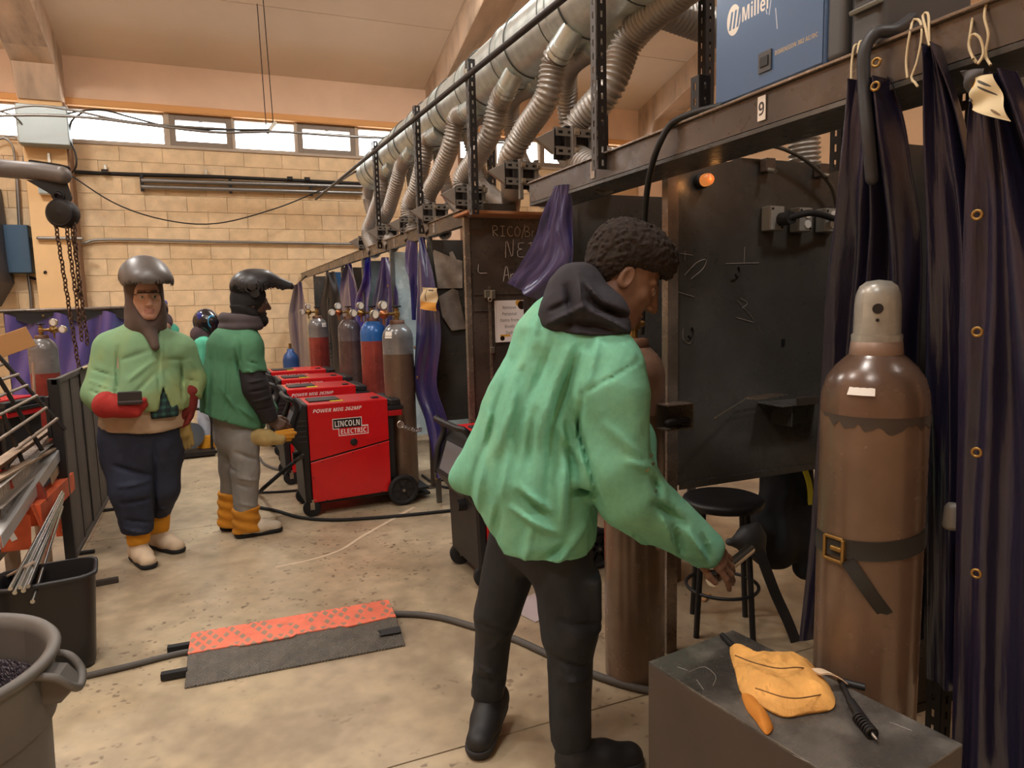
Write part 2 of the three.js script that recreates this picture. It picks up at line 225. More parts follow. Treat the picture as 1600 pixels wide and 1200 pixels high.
// side panels: bent sheet with a front post each; back panels
const panelSpots = [[-1.07, 3.0, 0.1, 1.99], [-1.5, 3.0, 0.1, 1.93], [-2.35, 3.0, 0.7, 2.05], [-3.2, 3.0, 0.72, 2.03], [-4.15, 3.0, 0.1, 2.015], [-4.95, 3.0, 0.62, 1.95], [-6.12, 3.0, 0.3, 1.95], [-7.4, 3.0, 0.3, 1.95], [-8.7, 3.0, 0.3, 1.95], [-9.95, 3.0, 0.3, 1.95], [-11.3, 3.0, 0.2, 1.95]];
const panelLook = ['dark steel booth side panel at the near end behind the leather-patched curtain', 'dark steel booth side panel seen between the two near curtains', 'scratched black steel booth panel carrying the outlet boxes', 'dark grey booth panel behind the bent man\'s head', 'rusty brown steel panel with chalk writing and a paper notice', 'black panel with two cardboard patches', 'pale scribbled panel lit up inside its booth', 'dark booth panel behind the blue-topped cylinder', 'dark booth panel behind the grey-brown cylinder', 'blue-lit panel in the far booth', 'last booth panel beside the block wall'];
const M_lit = std(0xffffff, 0.5, 0.1, { map: dataTex(256, (u, v) => { const k = pf(u, v, 6, 5, 5), s = sstep(0.63, 0.68, pf(u * 1, v, 26, 2, 60)); return mixc([0.62 + 0.2 * k, 0.70 + 0.2 * k, 0.72 + 0.2 * k], [0.85, 0.9, 0.92], 0.6 * s); }, true, 1.0) });
const M_bluePanel = std(0x2c5c8c, 0.5, 0.2);
panelSpots.forEach(([z, x1, y0, y1], i) => {
  const X0 = i < 4 ? 1.69 : BX, o = thing('booth_partition', panelLook[i], 'panel', [X0, 0, z]); const m = i === 4 ? M.steelBrown : i === 6 ? M_lit : i === 9 ? M_bluePanel : M.steelDark;
  part('sheet', i === 2 ? [put(prism([[0.01, 0.72], [1.31, 0.72], [1.31, 2.06], [0.33, 2.06], [0.28, 2.04], [0.01, 2.03]], 0.006, 0.001), [0, 0, -0.003])] : span([0.01, y0, -0.003], [x1 - X0, y1, 0.003], 0), m, o);
  part('post', i === 2 ? span([-0.03, 0, -0.02], [0.022, 2.03, 0.02], 0.002) : put(prism([[0, 0], [0.034, 0], [0.034, 0.004], [0.004, 0.004], [0.004, 0.036], [0, 0.036]], i === 4 || i < 4 ? y1 : 1.968, 0), [-0.004, 0, 0.02], [-PI / 2, 0, 0]), i === 2 || i === 4 ? M.steelMid : M.steelDark, o);
  part('rear_post', span([x1 - X0 - 0.04, 0, -0.02], [x1 - X0, y1, 0.02]), M.steelDark, o);
  if (i !== 4 && i !== 6) part('stiffener', [span([0.04, y0, 0.003], [x1 - X0 - 0.04, y0 + 0.03, 0.008], 0.001)], m, o);
});
for (let k = 0; k < 10; k++) { const z = -0.9 - 1.22 * k; const low = k < 3 ? 0.62 : 0.25; const o = thing('booth_rear_partition', ['dark rear sheet of the nearest booth behind the wide curtain', 'dark rear sheet behind the perched stool', 'dark rear sheet behind the outlet panel', 'dark rear sheet behind the bent man', 'dark rear sheet behind the chalked panel', 'dark rear sheet behind the cardboard patches', 'dark rear sheet behind the pale scribbled panel', 'dark rear sheet behind the blue-topped cylinder', 'dark rear sheet behind the grey-brown cylinder', 'dark rear sheet behind the red-brown far cylinder'][k], 'panel', [3.02, 0, z]); part('sheet', span([-0.003, low, -0.6], [0.003, 1.95, 0.6], 0), M.steelDark, o); part('post', span([-0.02, 0, -0.61], [0.02, 1.97, -0.585]), M.steelDark, o); part('post', span([-0.02, 0, 0.585], [0.02, 1.97, 0.609]), M.steelDark, o); }
// things on the chalked panel
{
  const z = -4.14, chalk = std(0xd9cfc6, 0.9), P = panelSpots[4];
  const pn4 = scene.children.find((o) => o.userData.label === panelLook[4]);
  const A = { R: [[[0, 0], [0, 1], [.5, .95], [.55, .65], [.05, .5], [.6, 0]]], I: [[[.3, 0], [.3, 1]], [[0, 1], [.6, 1]], [[0, 0], [.6, 0]]], C: [[[.7, .85], [.4, 1], [.05, .7], [.1, .2], [.45, 0], [.75, .15]]], O: [[[.4, 1], [.05, .6], [.2, .05], [.6, .1], [.75, .6], [.42, 1]]], '/': [[[0, -.2], [.5, 1.2]]], B: [[[0, 0], [.05, 1], [.5, .9], [.5, .6], [.1, .5], [.6, .4], [.6, .05], [0, 0]]], r: [[[0, 0], [.05, .6], [.05, .4], [.3, .6]]], a: [[[.45, .5], [.1, .5], [.05, .1], [.3, 0], [.45, .5], [.5, 0]]], n: [[[0, 0], [.02, .55], [.05, .4], [.35, .55], [.4, 0]]], d: [[[.45, .4], [.1, .4], [.05, .05], [.35, .05], [.5, 1.1], [.48, 0]]], i: [[[.1, 0], [.1, .5]], [[.1, .7], [.12, .74]]], N: [[[0, 0], [.1, 1.1], [.55, .05], [.7, 1.15]]], E: [[[.6, .95], [.2, .9], [.15, .6], [.45, .55], [.1, .45], [.1, .1], [.6, .05]]], P: [[[.2, -.6], [.25, 1]], [[0, .9], [.6, .95], [.6, .5], [.2, .4]]], H: [[[0, 0], [.1, 1.1]], [[.6, 0], [.62, 1.1]], [[.05, .5], [.62, .55]]], A: [[[0, -.1], [.4, 1.2], [.7, 0]], [[.1, .4], [.65, .45]]], e: [[[.05, .3], [.45, .35], [.3, .6], [.05, .35], [.15, 0], [.45, .1]]] };
  const write = (s, x, y, h, adv) => { const out = []; for (const ch of s) { for (const st of A[ch] || []) out.push(tube(st.map((q) => [x + q[0] * h * 0.8, y + q[1] * h, z]), 0.0018, st.length * 5, 4)); x += h * adv * (ch === 'i' || ch === '/' ? 0.5 : 1); } return out; };
  const g = [...write('RICO/Brandi', 0.19 + BX, 1.905, 0.062, 0.78), ...write('NEPH', 0.27 + BX, 1.77, 0.10, 0.78), ...write('Annie', 0.25 + BX, 1.63, 0.075, 0.68), tube([[BX + .085, 1.73, z], [BX + .085, 1.68, z], [BX + .14, 1.675, z]], 0.0018, 12, 4)];
  const w = part('chalk_writing', g.map((q) => put(q, [-BX, 0, 4.15])), chalk, pn4, 'white handwritten chalk letters');
  part('door_edge', [box(0.02, 1.35, 0.006, [0.155, 0.92, 0.008])], M.steelMid, pn4); part('seam', [box(0.5, 0.012, 0.006, [0.3, 1.545, 0.006]), box(0.5, 0.008, 0.006, [0.3, 1.44, 0.006])], M.steelBrown, pn4);
  part('latch', [box(0.075, 0.05, 0.02, [0.155, 1.545, 0.012]), put(new THREE.TorusGeometry(0.012, 0.004, 6, 12), [0.15, 1.51, 0.024]), box(0.03, 0.05, 0.03, [0.17, 1.54, 0.02])], M.zinc, pn4); part('lower_latch', box(0.03, 0.04, 0.02, [0.16, 1.19, 0.012]), M.zinc, pn4);
  part('corner_plate', box(0.09, 0.06, 0.004, [0.075, 1.975, 0.006]), M.steelDark, pn4);
  const note = thing('paper_notice', 'white paper notice in a plastic sleeve, scorched at its corner, on the rusty panel', 'notice', [BX + 0.285, 1.37, -4.138], 0);
  const tx = canvasTex(256, 340, (c, W, H) => { c.fillStyle = '#efe9e6'; c.fillRect(0, 0, W, H); c.fillStyle = '#4a4544'; c.font = '34px sans-serif'; c.textAlign = 'center';['Remove', 'Personal', 'Items from', 'Booth', 'Daily'].forEach((s, i) => c.fillText(s, W / 2, 70 + i * 52)); c.fillStyle = '#d9a441'; c.beginPath(); c.arc(215, 20, 30, 0, 7); c.fill(); c.fillRect(40, 280, 90, 18); c.fillStyle = '#2b1d14'; c.beginPath(); c.arc(240, 40, 36, 0, 7); c.fill(); c.beginPath(); c.arc(60, 310, 20, 0, 7); c.fill(); c.fillStyle = '#777'; for (let i = 0; i < 22; i++) { c.beginPath(); c.arc(9, 10 + i * 15, 3.4, 0, 7); c.fill(); } });
  part('sheet', put(new THREE.BoxGeometry(0.20, 0.265, 0.003), [0, 0, 0]), M.white, note); part('print', put(new THREE.PlaneGeometry(0.198, 0.262), [0, 0, 0.002]), std(0xffffff, 0.25, 0, { map: tx }), note, undefined, true);
  const plank = solo('wood_plank', box(1.1, 0.018, 0.26, [BX + 0.52, 2.033, -4.13], undefined, 0.003), std(0xa8724a, 0.7), 'brown wooden plank lying across the top of the chalked panel', 'plank');
  const cut = solo('steel_offcut', box(0.22, 0.05, 0.1, [1.66, 2.07, -4.12]), M.steelDark, 'dark steel offcut lying on the wooden plank', 'offcut');
}
// cardboard and lamp inside the booth by the beam's end
{
  const card = (pts, z, label, col) => { const o = solo('cardboard_patch', put(prism(pts, 0.006, 0.001), [BX, 0, z]), std(0xffffff, 0.85, 0, { map: mottle(col, 0.3, 5, 33, 0.4) }), label, 'cardboard'); return o; };
  card([[0.05, 1.60], [0.24, 1.60], [0.245, 1.80], [0.20, 1.81], [0.17, 1.87], [0.145, 1.86], [0.15, 1.83], [0.03, 1.88], [0.02, 1.86]].map((q) => [q[0] + 0.01, q[1]]), -4.94, 'upper grey cardboard patch with a torn notch on the black panel', 0xa09488);
  card([[0.06, 1.54], [0.17, 1.60], [0.21, 1.58], [0.265, 1.30], [0.15, 1.29], [0.08, 1.40]], -4.93, 'lower curled grey cardboard patch hanging on the black panel', 0x8c8076);
  const lamp = (x, y, z, label) => { const o = thing('booth_light', label, 'lamp', [x, y, z]); part('housing', box(0.5, 0.05, 0.15, [0, 0.03, 0]), M.greyBox, o); part('tube', put(new THREE.CylinderGeometry(0.016, 0.016, 0.44, 12), [0, -0.012, 0], [0, 0, PI / 2]), new THREE.MeshStandardMaterial({ color: 0, emissive: new THREE.Color().setRGB(...BOOTH.color), emissiveIntensity: 4 }), o); part('end_cap', [box(0.02, 0.05, 0.06, [-0.24, 0, 0]), box(0.02, 0.05, 0.06, [0.24, 0, 0])], M.white, o); const l = new THREE.RectAreaLight(new THREE.Color().setRGB(...BOOTH.color), BOOTH.intensity, 0.44, 0.05); l.position.set(x, y - 0.034, z); l.lookAt(x, 0, z); scene.add(l); };
  lamp(1.80, 1.88, -5.03, 'small bright tube light in the booth with the pale scribbled panel');
  lamp(1.9, 1.88, -8.78, 'small bright tube light in the far blue booth');
  lamp(1.9, 1.88, -6.2, 'small tube light in the booth behind the blue-topped cylinder');
}
// ---------------------------------------------------------------- curtains
const vinyl = (h, o = {}) => std(h, 0.28, 0, { transmission: 0.35, thickness: 0, clearcoat: 0.5, clearcoatRoughness: 0.25, bumpMap: rep(wearTex, 0.8), bumpScale: 0.004, ...o });
const M_curtain = vinyl(0x3a3272), M_curtainDark = vinyl(0x28253c, { transmission: 0.1 }), M_curtainNavy = vinyl(0x2d2a5e, { transmission: 0.12 }), M_curtainBlue = vinyl(0x2f2fb0, { transmission: 0.5 });
function poly(list) { return (v) => { const k = v * (list.length - 1), i = Math.min(list.length - 2, Math.floor(k)), t = k - i; const p = (j) => list[clamp(j, 0, list.length - 1)], a = p(i - 1), b = p(i), c = p(i + 1), d = p(i + 2); return [0, 1, 2].map((n) => 0.5 * (2 * b[n] + (c[n] - a[n]) * t + (2 * a[n] - 5 * b[n] + 4 * c[n] - d[n]) * t * t + (3 * b[n] - a[n] - 3 * c[n] + d[n]) * t * t * t)); }; }
function drape(L, R, o = {}) {
  const l = poly(L), r = poly(R), { folds = 5, amp = 0.03, seed = 1, nu = 90, nv = 70, side = [-1, 0, 0.2] } = o, n = unit3(side), rr = rng(seed), ph = [0, 1, 2, 3].map(() => rr() * 6.28);
  return sheet((u, v) => { const p = lerp3(l(v), r(v), u); const w = u + 0.06 * Math.sin(v * 3 + ph[0]) + 0.05 * Math.sin(u * 9 + v * 4 + ph[3]); const s = Math.sin(w * folds * 2 * PI + ph[1] + 0.6 * Math.sin(v * 5 + ph[2])); const a = amp * (0.55 + 0.45 * Math.sin(v * 2.3 + u * 5 + ph[2])) * (o.env ? o.env(u, v) : 1); const crease = (o.crease ?? 1) * (0.012 * perlin.noise(u * 5 + seed, v * 4, seed * 1.7) + 0.003 * perlin.noise(u * 11, v * 7 + seed, 3.3)); return add3(p, mul3(n, a * Math.sign(s) * Math.pow(Math.abs(s), 0.75) + crease)); }, nu, nv, 0.0015);
}
function grommet(p, parent, dir = [-1, 0, 0.25]) { const g = along(new THREE.TorusGeometry(0.0085, 0.0035, 6, 14), p, add3(p, dir)); return part('grommet', g, M.brass, parent); }
function curtain(label, L, R, mat, o = {}) { const c = thing('welding_curtain', label, 'curtain', [0, 0, 0]); part('vinyl_sheet', drape(L, R, o), mat, c, undefined, true); for (const p of o.eyes || []) grommet(p, c); return c; }
// near curtains
curtain('dark purple curtain bunched on twine left of the capped cylinder', [[1.42, 1.999, -1.27], [1.44, 1.748, -1.315], [1.5, 1.48, -1.397], [1.58, 1.054, -1.488], [1.62, 0.421, -1.57]], [[1.42, 1.977, -1.169], [1.47, 1.797, -1.159], [1.58, 1.584, -1.193], [1.7, 1.052, -1.25], [1.75, 0.539, -1.251]], M_curtainDark, { folds: 4.2, amp: 0.035, seed: 3, eyes: [[1.405, 2.011, -1.186], [1.4, 1.958, -1.182]] });
curtain('dark curtain hung from one peak of twine right of the capped cylinder', [[1.42, 2.012, -1.077], [1.46, 1.828, -1.107], [1.5, 1.55, -1.125], [1.6, 1.111, -1.175], [1.64, 0.497, -1.167]], [[1.42, 2.006, -1.05], [1.47, 1.834, -1.013], [1.53, 1.543, -0.992], [1.57, 1.15, -0.986], [1.62, 0.519, -0.978]], M_curtainDark, { folds: 2.4, amp: 0.04, seed: 8 });
curtain('wide dark blue curtain with a brass grommet edge at the right of the near booth', [[1.42, 1.923, -0.975], [1.44, 1.699, -0.988], [1.47, 1.408, -1.006], [1.5, 1.005, -1.014], [1.53, 0.318, -1.005]], [[1.42, 1.913, -0.9], [1.46, 1.677, -0.831], [1.48, 1.415, -0.783], [1.5, 1.078, -0.751], [1.52, 0.522, -0.714]], M_curtainDark, { folds: 3.5, amp: 0.03, seed: 14, eyes: [[1.41, 1.647, -0.943], [1.425, 1.414, -0.94], [1.445, 1.162, -0.941], [1.455, 0.899, -0.934]] });
curtain('small bright-blue curtain end pulled aside below the beam', [[1.42, 2.004, -2.863], [1.41, 1.885, -2.913], [1.36, 1.719, -2.995], [1.3, 1.585, -3.114]], [[1.44, 1.993, -2.748], [1.46, 1.828, -2.774], [1.46, 1.647, -2.767], [1.38, 1.496, -2.936]], M_curtainNavy, { folds: 1.2, amp: 0.02, seed: 21 });
// far curtains, hung in bunches
curtain('long narrow curtain with a tan leather patch hanging beside the brown cylinder', [[1.42, 1.971, -5.048], [1.4, 1.657, -5.092], [1.38, 1.278, -5.112], [1.38, 0.877, -5.249], [1.42, 0.593, -5.105], [1.42, 0.209, -4.82]], [[1.43, 1.974, -4.98], [1.43, 1.645, -4.734], [1.43, 1.292, -4.627], [1.44, 0.918, -4.797], [1.44, 0.671, -4.585], [1.46, 0.316, -4.571]], M_curtainNavy, { folds: 1.6, amp: 0.025, seed: 31, eyes: [[1.36, 1.169, -5.092], [1.36, 0.946, -5.053], [1.41, 0.215, -4.818]] });
curtain('short grey-purple curtain end knotted under the beam beside the pale panel', [[1.44, 1.996, -5.492], [1.42, 1.822, -5.504], [1.42, 1.642, -5.394], [1.44, 1.367, -5.396]], [[1.46, 1.962, -5.265], [1.46, 1.807, -5.252], [1.46, 1.615, -5.318], [1.46, 1.366, -5.393]], M_curtain, { folds: 1.5, amp: 0.02, seed: 35 });
curtain('pale blue curtain with a grommet hanging behind the brown cylinder', [[1.43, 1.918, -6.361], [1.42, 1.707, -6.551], [1.42, 1.343, -6.926], [1.43, 0.961, -6.94], [1.44, 0.74, -6.57]], [[1.45, 1.909, -6.22], [1.46, 1.691, -6.109], [1.46, 1.467, -5.986], [1.47, 1.006, -6.231], [1.47, 0.757, -6.379]], M_curtain, { folds: 2.2, amp: 0.03, seed: 41, eyes: [[1.4, 1.651, -6.054]] });
curtain('vivid blue curtain strip behind the blue-topped cylinder', [[1.43, 1.953, -7.081], [1.43, 1.733, -7.335], [1.43, 1.47, -7.765], [1.44, 0.916, -7.596]], [[1.46, 1.967, -7.1], [1.46, 1.723, -7.032], [1.46, 1.468, -7.187], [1.46, 0.941, -7.214]], M_curtainBlue, { folds: 1.2, amp: 0.03, seed: 45 });
curtain('grey-purple curtain tied to a point above the blue-topped cylinder', [[1.43, 1.949, -8.146], [1.42, 1.699, -8.557], [1.42, 1.394, -8.562], [1.44, 0.857, -8.484], [1.44, 0.556, -8.399]], [[1.45, 1.958, -8.052], [1.46, 1.746, -7.703], [1.46, 1.4, -7.576], [1.47, 0.914, -7.608], [1.47, 0.633, -7.606]], M_curtain, { folds: 2.2, amp: 0.04, seed: 51 });
curtain('nearly black curtain gathered above the grey-brown cylinder', [[1.43, 1.899, -9.686], [1.42, 1.696, -10.179], [1.42, 1.425, -10.687], [1.44, 0.911, -10.502], [1.45, 0.427, -10.629]], [[1.46, 1.937, -9.427], [1.47, 1.671, -9.064], [1.47, 1.39, -8.959], [1.48, 0.986, -8.953], [1.48, 0.576, -8.984]], std(0x17151c, 0.55), { folds: 2.2, amp: 0.05, seed: 55 });
curtain('purple curtain at the far end of the row beside the wall', [[1.19, 1.812, -11.616], [1.18, 1.48, -12.544], [1.18, 1.258, -12.798], [1.2, 0.587, -12.748], [1.21, 0.117, -12.908]], [[1.22, 1.854, -10.806], [1.24, 1.477, -10.691], [1.24, 1.29, -10.627], [1.26, 0.705, -10.92], [1.26, 0.311, -10.949]], M_curtain, { folds: 2.4, amp: 0.05, seed: 61 });
solo('curtain_arm', rod([1.205, 1.825, -11.378], [1.47, 2.0, -12.3], 0.012), M.strutDark, 'short dark arm holding the farthest purple curtain off the beam end', 'rod');
// twine loops
const twine = (label, list) => solo('twine', list.map((p) => tube(p, 0.0028, 26, 6)), M.rope, label, 'twine');
twine('pale twine holding up the bunched curtain left of the capped cylinder', [[[1.415, 1.997, -1.262], [1.43, 2.045, -1.275], [1.44, 2.08, -1.278], [1.46, 2.088, -1.286]], [[1.43, 2.035, -1.249], [1.43, 2.061, -1.258], [1.445, 2.086, -1.268], [1.46, 2.093, -1.276]]]);
twine('long loop of pale twine beside the curtain peak', [[[1.42, 1.959, -1.118], [1.43, 2, -1.131], [1.44, 2.062, -1.132], [1.46, 2.093, -1.14], [1.455, 2.084, -1.123], [1.435, 2.044, -1.1], [1.425, 1.984, -1.102], [1.42, 1.957, -1.109], [1.41, 1.94, -1.091], [1.41, 1.931, -1.085]], [[1.415, 2.008, -1.066], [1.43, 2.052, -1.088], [1.45, 2.092, -1.11], [1.45, 2.092, -1.102], [1.42, 2.018, -1.071]]]);
twine('pale twine loop above the leather-patched curtain end', [[[1.415, 1.943, -0.964], [1.43, 1.982, -0.991], [1.44, 2.021, -0.996], [1.46, 2.058, -1.006]], [[1.415, 1.93, -0.936], [1.43, 1.958, -0.957], [1.435, 1.995, -0.957], [1.44, 2.036, -0.97], [1.46, 2.083, -0.977]], [[1.41, 1.938, -0.958], [1.42, 1.957, -0.955], [1.42, 1.992, -0.965], [1.42, 2.002, -0.979], [1.42, 1.987, -0.985], [1.41, 1.951, -0.968]]]);
// leather scraps caught in the curtains
{
  const leather = (label, c, pts, mat, th) => solo('leather_scrap', sheet((u, v) => { const a = lerp3(pts[0], pts[1], u), b = lerp3(pts[3], pts[2], u), p = lerp3(a, b, v); return add3(p, [-0.012 * Math.sin(u * PI) + 0.006 * Math.sin(v * 9 + u * 4), 0, 0]); }, 20, 24, 0.003), mat, label, 'leather', undefined, true);
  leather('cream leather scrap with dark scorch marks over the near curtain', 0, [[1.39, 1.909, -0.955], [1.39, 1.903, -0.912], [1.37, 1.805, -0.865], [1.38, 1.846, -0.945]], std(0xffffff, 0.75, 0, { map: canvasTex(128, 160, (g, w, h) => { g.fillStyle = '#d9c79f'; g.fillRect(0, 0, w, h); g.fillStyle = '#d9a13c'; g.fillRect(0, 110, 30, 50); g.fillStyle = '#4b4640'; g.beginPath(); g.ellipse(85, 100, 30, 5, -0.5, 0, 7); g.fill(); g.beginPath(); g.ellipse(80, 128, 30, 6, -0.4, 0, 7); g.fill(); g.fillStyle = '#7a6045'; g.beginPath(); g.ellipse(100, 20, 14, 6, -0.5, 0, 7); g.fill(); }) }));
  leather('grey leather corner with a hole, behind the cream scrap', 0, [[1.4, 1.932, -0.986], [1.4, 1.921, -0.935], [1.395, 1.861, -0.941], [1.395, 1.864, -0.954]], std(0x4a4748, 0.7));
  leather('tan leather patch stained black on the long narrow curtain', 0, [[1.36, 1.608, -4.818], [1.36, 1.594, -4.45], [1.36, 1.443, -4.498], [1.35, 1.46, -4.871]], std(0xffffff, 0.75, 0, { map: canvasTex(128, 128, (g, w, h) => { g.fillStyle = '#c9b48d'; g.fillRect(0, 0, w, h); g.fillStyle = '#c98b2b'; g.fillRect(0, 0, w, 45); g.fillStyle = '#3a2f26'; g.fillRect(50, 50, 7, 70); g.fillRect(70, 110, 40, 7); }) }));
}


// ---------------------------------------------------------------- fume extraction: duct, hoses, struts
const DX = 1.68, DR = 0.172, ductY = (z) => 2.86 + (-z - 3) * 0.012;
{
  const o = thing('fume_duct', 'large galvanized spiral duct running above the booths', 'duct', [DX, 0, 0]); const A = [0, ductY(-7.75), -7.75], B = [0, ductY(-1.0), -1.0];
  part('pipe', rod(A, B, DR, 48), M.galv, o); part('end_cap', [rod([0, A[1], -7.76], [0, A[1], -7.79], DR * 1.02, 40)], M.galv, o);
  for (let z = -7.5, k = 0; z < -1.2; z += 0.62, k++) { part('joint_band', [rod([0, ductY(z), z], [0, ductY(z), z + 0.07], DR + 0.006, 48)], M.galv, o); part('joint_seam', [put(new THREE.TorusGeometry(DR + 0.005, 0.005, 6, 48), [0, ductY(z), z]), put(new THREE.TorusGeometry(DR + 0.005, 0.004, 6, 48), [0, ductY(z), z + 0.2])], std(0x5e6462, 0.5, 0.7), o); }
  const rl = solo('rail', rod([1.40, 2.965, -10.2], [1.40, 2.70, -2.0], 0.016, 12), M.strutDark, 'thin dark rail along the front of the duct', 'rail');
}
function hose(pts, r, pitch) {                      // corrugated hose: a tube whose radius follows its rings
  const c = new THREE.CatmullRomCurve3(pts.map(V3), false, 'centripetal'), L = c.getLength(), n = Math.round(L / pitch) * 4, rad = 16, g = new THREE.TubeGeometry(c, n, r, rad), p = g.attributes.position;
  for (let i = 0; i <= n; i++) { const q = c.getPointAt(i / n), k = 1 + [0.11, 0.06, -0.11, -0.02][i % 4]; for (let j = 0; j <= rad; j++) { const t = i * (rad + 1) + j; p.setXYZ(t, q.x + (p.getX(t) - q.x) * k, q.y + (p.getY(t) - q.y) * k, q.z + (p.getZ(t) - q.z) * k); } }
  g.computeVertexNormals(); return g;
}
const M_hose = std(0xa5a09a, 0.4, 0.45);
const hoses = [  // take-off on the duct, bends, end at the booth top
  ['big flexible grey hose sweeping down nearest, over the front strut bracket', [[1.80, 2.74, -1.98], [1.74, 2.616, -2.718], [1.66, 2.412, -2.775], [1.6, 2.295, -2.932], [1.56, 2.191, -2.953], [1.56, 2.0, -2.62]], 0.064],
  ['flexible hose hanging straight behind the near slotted upright', [[1.74, 2.70, -2.95], [1.78, 2.687, -3.386], [1.85, 2.601, -3.524], [1.9, 2.447, -3.571], [1.9, 2.1, -3.0]], 0.055],
  ['flexible grey hose sweeping left down to the second strut bracket', [[1.60, 2.71, -3.02], [1.58, 2.636, -3.136], [1.56, 2.484, -3.178], [1.53, 2.363, -3.385], [1.5, 2.257, -3.507], [1.66, 2.191, -3.88], [1.847, 2.089, -4.35], [1.80, 1.6, -4.4]], 0.058],
  ['flexible hose hanging straight behind the second hose', [[1.74, 2.71, -3.62], [1.8, 2.735, -4.188], [1.86, 2.614, -4.316], [1.9, 2.41, -4.294], [1.9, 2.1, -3.9]], 0.055],
  ['flexible hose sweeping down to the bracket above the wooden plank', [[1.60, 2.72, -3.7], [1.58, 2.615, -3.863], [1.56, 2.485, -3.923], [1.53, 2.36, -4.136], [1.5, 2.252, -4.3], [1.5, 2.06, -4.2]], 0.058],
  ['flexible hose hanging straight behind the plank bracket', [[1.74, 2.72, -4.32], [1.8, 2.774, -4.938], [1.86, 2.648, -5.075], [1.92, 2.386, -5.025], [1.92, 2.1, -4.5]], 0.055],
  ['flexible hose sweeping down to the fourth strut bracket', [[1.60, 2.73, -4.35], [1.58, 2.719, -4.593], [1.56, 2.569, -4.672], [1.53, 2.392, -4.892], [1.5, 2.263, -5.083], [1.5, 2.0, -4.95]], 0.058],
  ['flexible hose hanging straight behind the fourth hose', [[1.74, 2.73, -5.1], [1.8, 2.831, -5.739], [1.86, 2.706, -5.877], [1.92, 2.442, -5.88], [1.92, 2.1, -5.2]], 0.055],
  ['flexible hose sweeping down to the fifth strut bracket', [[1.60, 2.74, -5.1], [1.58, 2.723, -5.296], [1.56, 2.591, -5.351], [1.53, 2.395, -5.494], [1.5, 2.265, -5.639], [1.5, 2.0, -5.55]], 0.058],
  ['flexible hose hanging straight behind the fifth hose', [[1.74, 2.74, -5.9], [1.8, 2.876, -6.644], [1.86, 2.762, -6.818], [1.92, 2.532, -6.908], [1.92, 2.1, -6.0]], 0.055],
  ['flexible hose sweeping down to the sixth strut bracket', [[1.60, 2.75, -5.85], [1.58, 2.682, -6.118], [1.56, 2.562, -6.221], [1.53, 2.366, -6.426], [1.5, 2.239, -6.582], [1.5, 2.0, -6.25]], 0.058],
  ['flexible hose sweeping down to the last strut bracket', [[1.60, 2.76, -6.6], [1.58, 2.723, -6.841], [1.56, 2.575, -6.866], [1.53, 2.365, -7.159], [1.5, 2.239, -7.297], [1.5, 2.0, -7.0]], 0.058],
  ['wide dark hose rising behind the outlet panel under the beam', [[1.82, 2.78, -2.72], [2.636, 2.628, -2.75], [2.743, 2.473, -2.75], [2.769, 2.321, -2.75], [2.784, 2.136, -2.75], [2.792, 2.01, -2.75]], 0.072],
  ['last flexible hose hanging from the far end of the duct', [[1.68, 2.76, -7.2], [1.72, 2.827, -8.142], [1.74, 2.727, -8.338], [1.74, 2.438, -8.047], [1.74, 2.1, -7.4]], 0.055],
];
hoses.forEach(([label, pts, r]) => {
  const o = thing('flexible_hose', label, 'hose'); const top = pts[0], nxt = pts[1], dir = unit3(sub3(nxt, top)), c0 = add3(top, mul3(dir, -0.06)), c1 = add3(top, mul3(dir, 0.08));
  part('collar', [rod(c0, c1, r * 1.0, 20), rod(add3(c1, mul3(dir, -0.03)), add3(c1, mul3(dir, 0.03)), r * 1.06, 20)], M.galv, o);
  part('hose', hose([c1, ...pts.slice(1)], r, 0.023), M_hose, o, undefined, true);
});
// slotted uprights standing on the beam
[[-2.46, 3.35, 'nearest slotted angle upright standing on the beam, passing in front of the duct'], [-3.9, 2.86, 'slotted angle upright on the beam beside the wooden plank'], [-5.05, 2.90, 'slotted angle upright on the beam above the cardboard patches'], [-6.45, 2.95, 'farthest slotted angle upright on the beam']].forEach(([z, y1, label]) => {
  const o = thing('slotted_upright', label, 'upright', [1.41, 0, z]); const L = y1 - 2.0;
  part('front_flange', put(slots(L, 0.04, 0.003), [0, 2.0, 0], [0, -PI / 2, PI / 2]), M.strut, o); part('side_flange', put(slots(L, 0.04, 0.003), [0.022, 2.0, 0.02], [0, 0, PI / 2]), M.strutDark, o); part('rail_clip', box(0.03, 0.05, 0.03, [-0.0, Math.min(y1 - 0.05, 2.72 + (-z - 2) * 0.033), 0.0]), M.zinc, o);
});
[[[1.95, 2.0, -2.45], 3.2, 'tall slotted upright behind the beam to the right of the big hose'], [[1.62, 2.0, -2.06], 2.26, 'short open channel stub standing on top of the beam'], [[1.95, 2.0, -3.3], 3.0, 'dark slotted upright behind the second hose'], [[1.95, 1.9, -1.75], 2.9, 'dark upright behind the blue machine'], [[1.95, 0.0, -1.32], 2.2, 'dark upright seen between the two near curtains'], [[1.95, 2.0, -4.9], 2.9, 'dark slotted upright behind the fourth hose']].forEach(([p, y1, label]) => {
  const o = thing('slotted_upright', label, 'upright', p); const L = y1 - p[1]; part('flange', put(slots(L, 0.045, 0.003), [0, 0, 0], [0, 0, PI / 2]), M.strutDark, o); part('side_flange', [put(slots(L, 0.045, 0.003), [-0.022, 0, -0.022], [0, -PI / 2, PI / 2]), put(slots(L, 0.045, 0.003), [0.022, 0, -0.022], [0, -PI / 2, PI / 2])], M.strutDark, o);
});
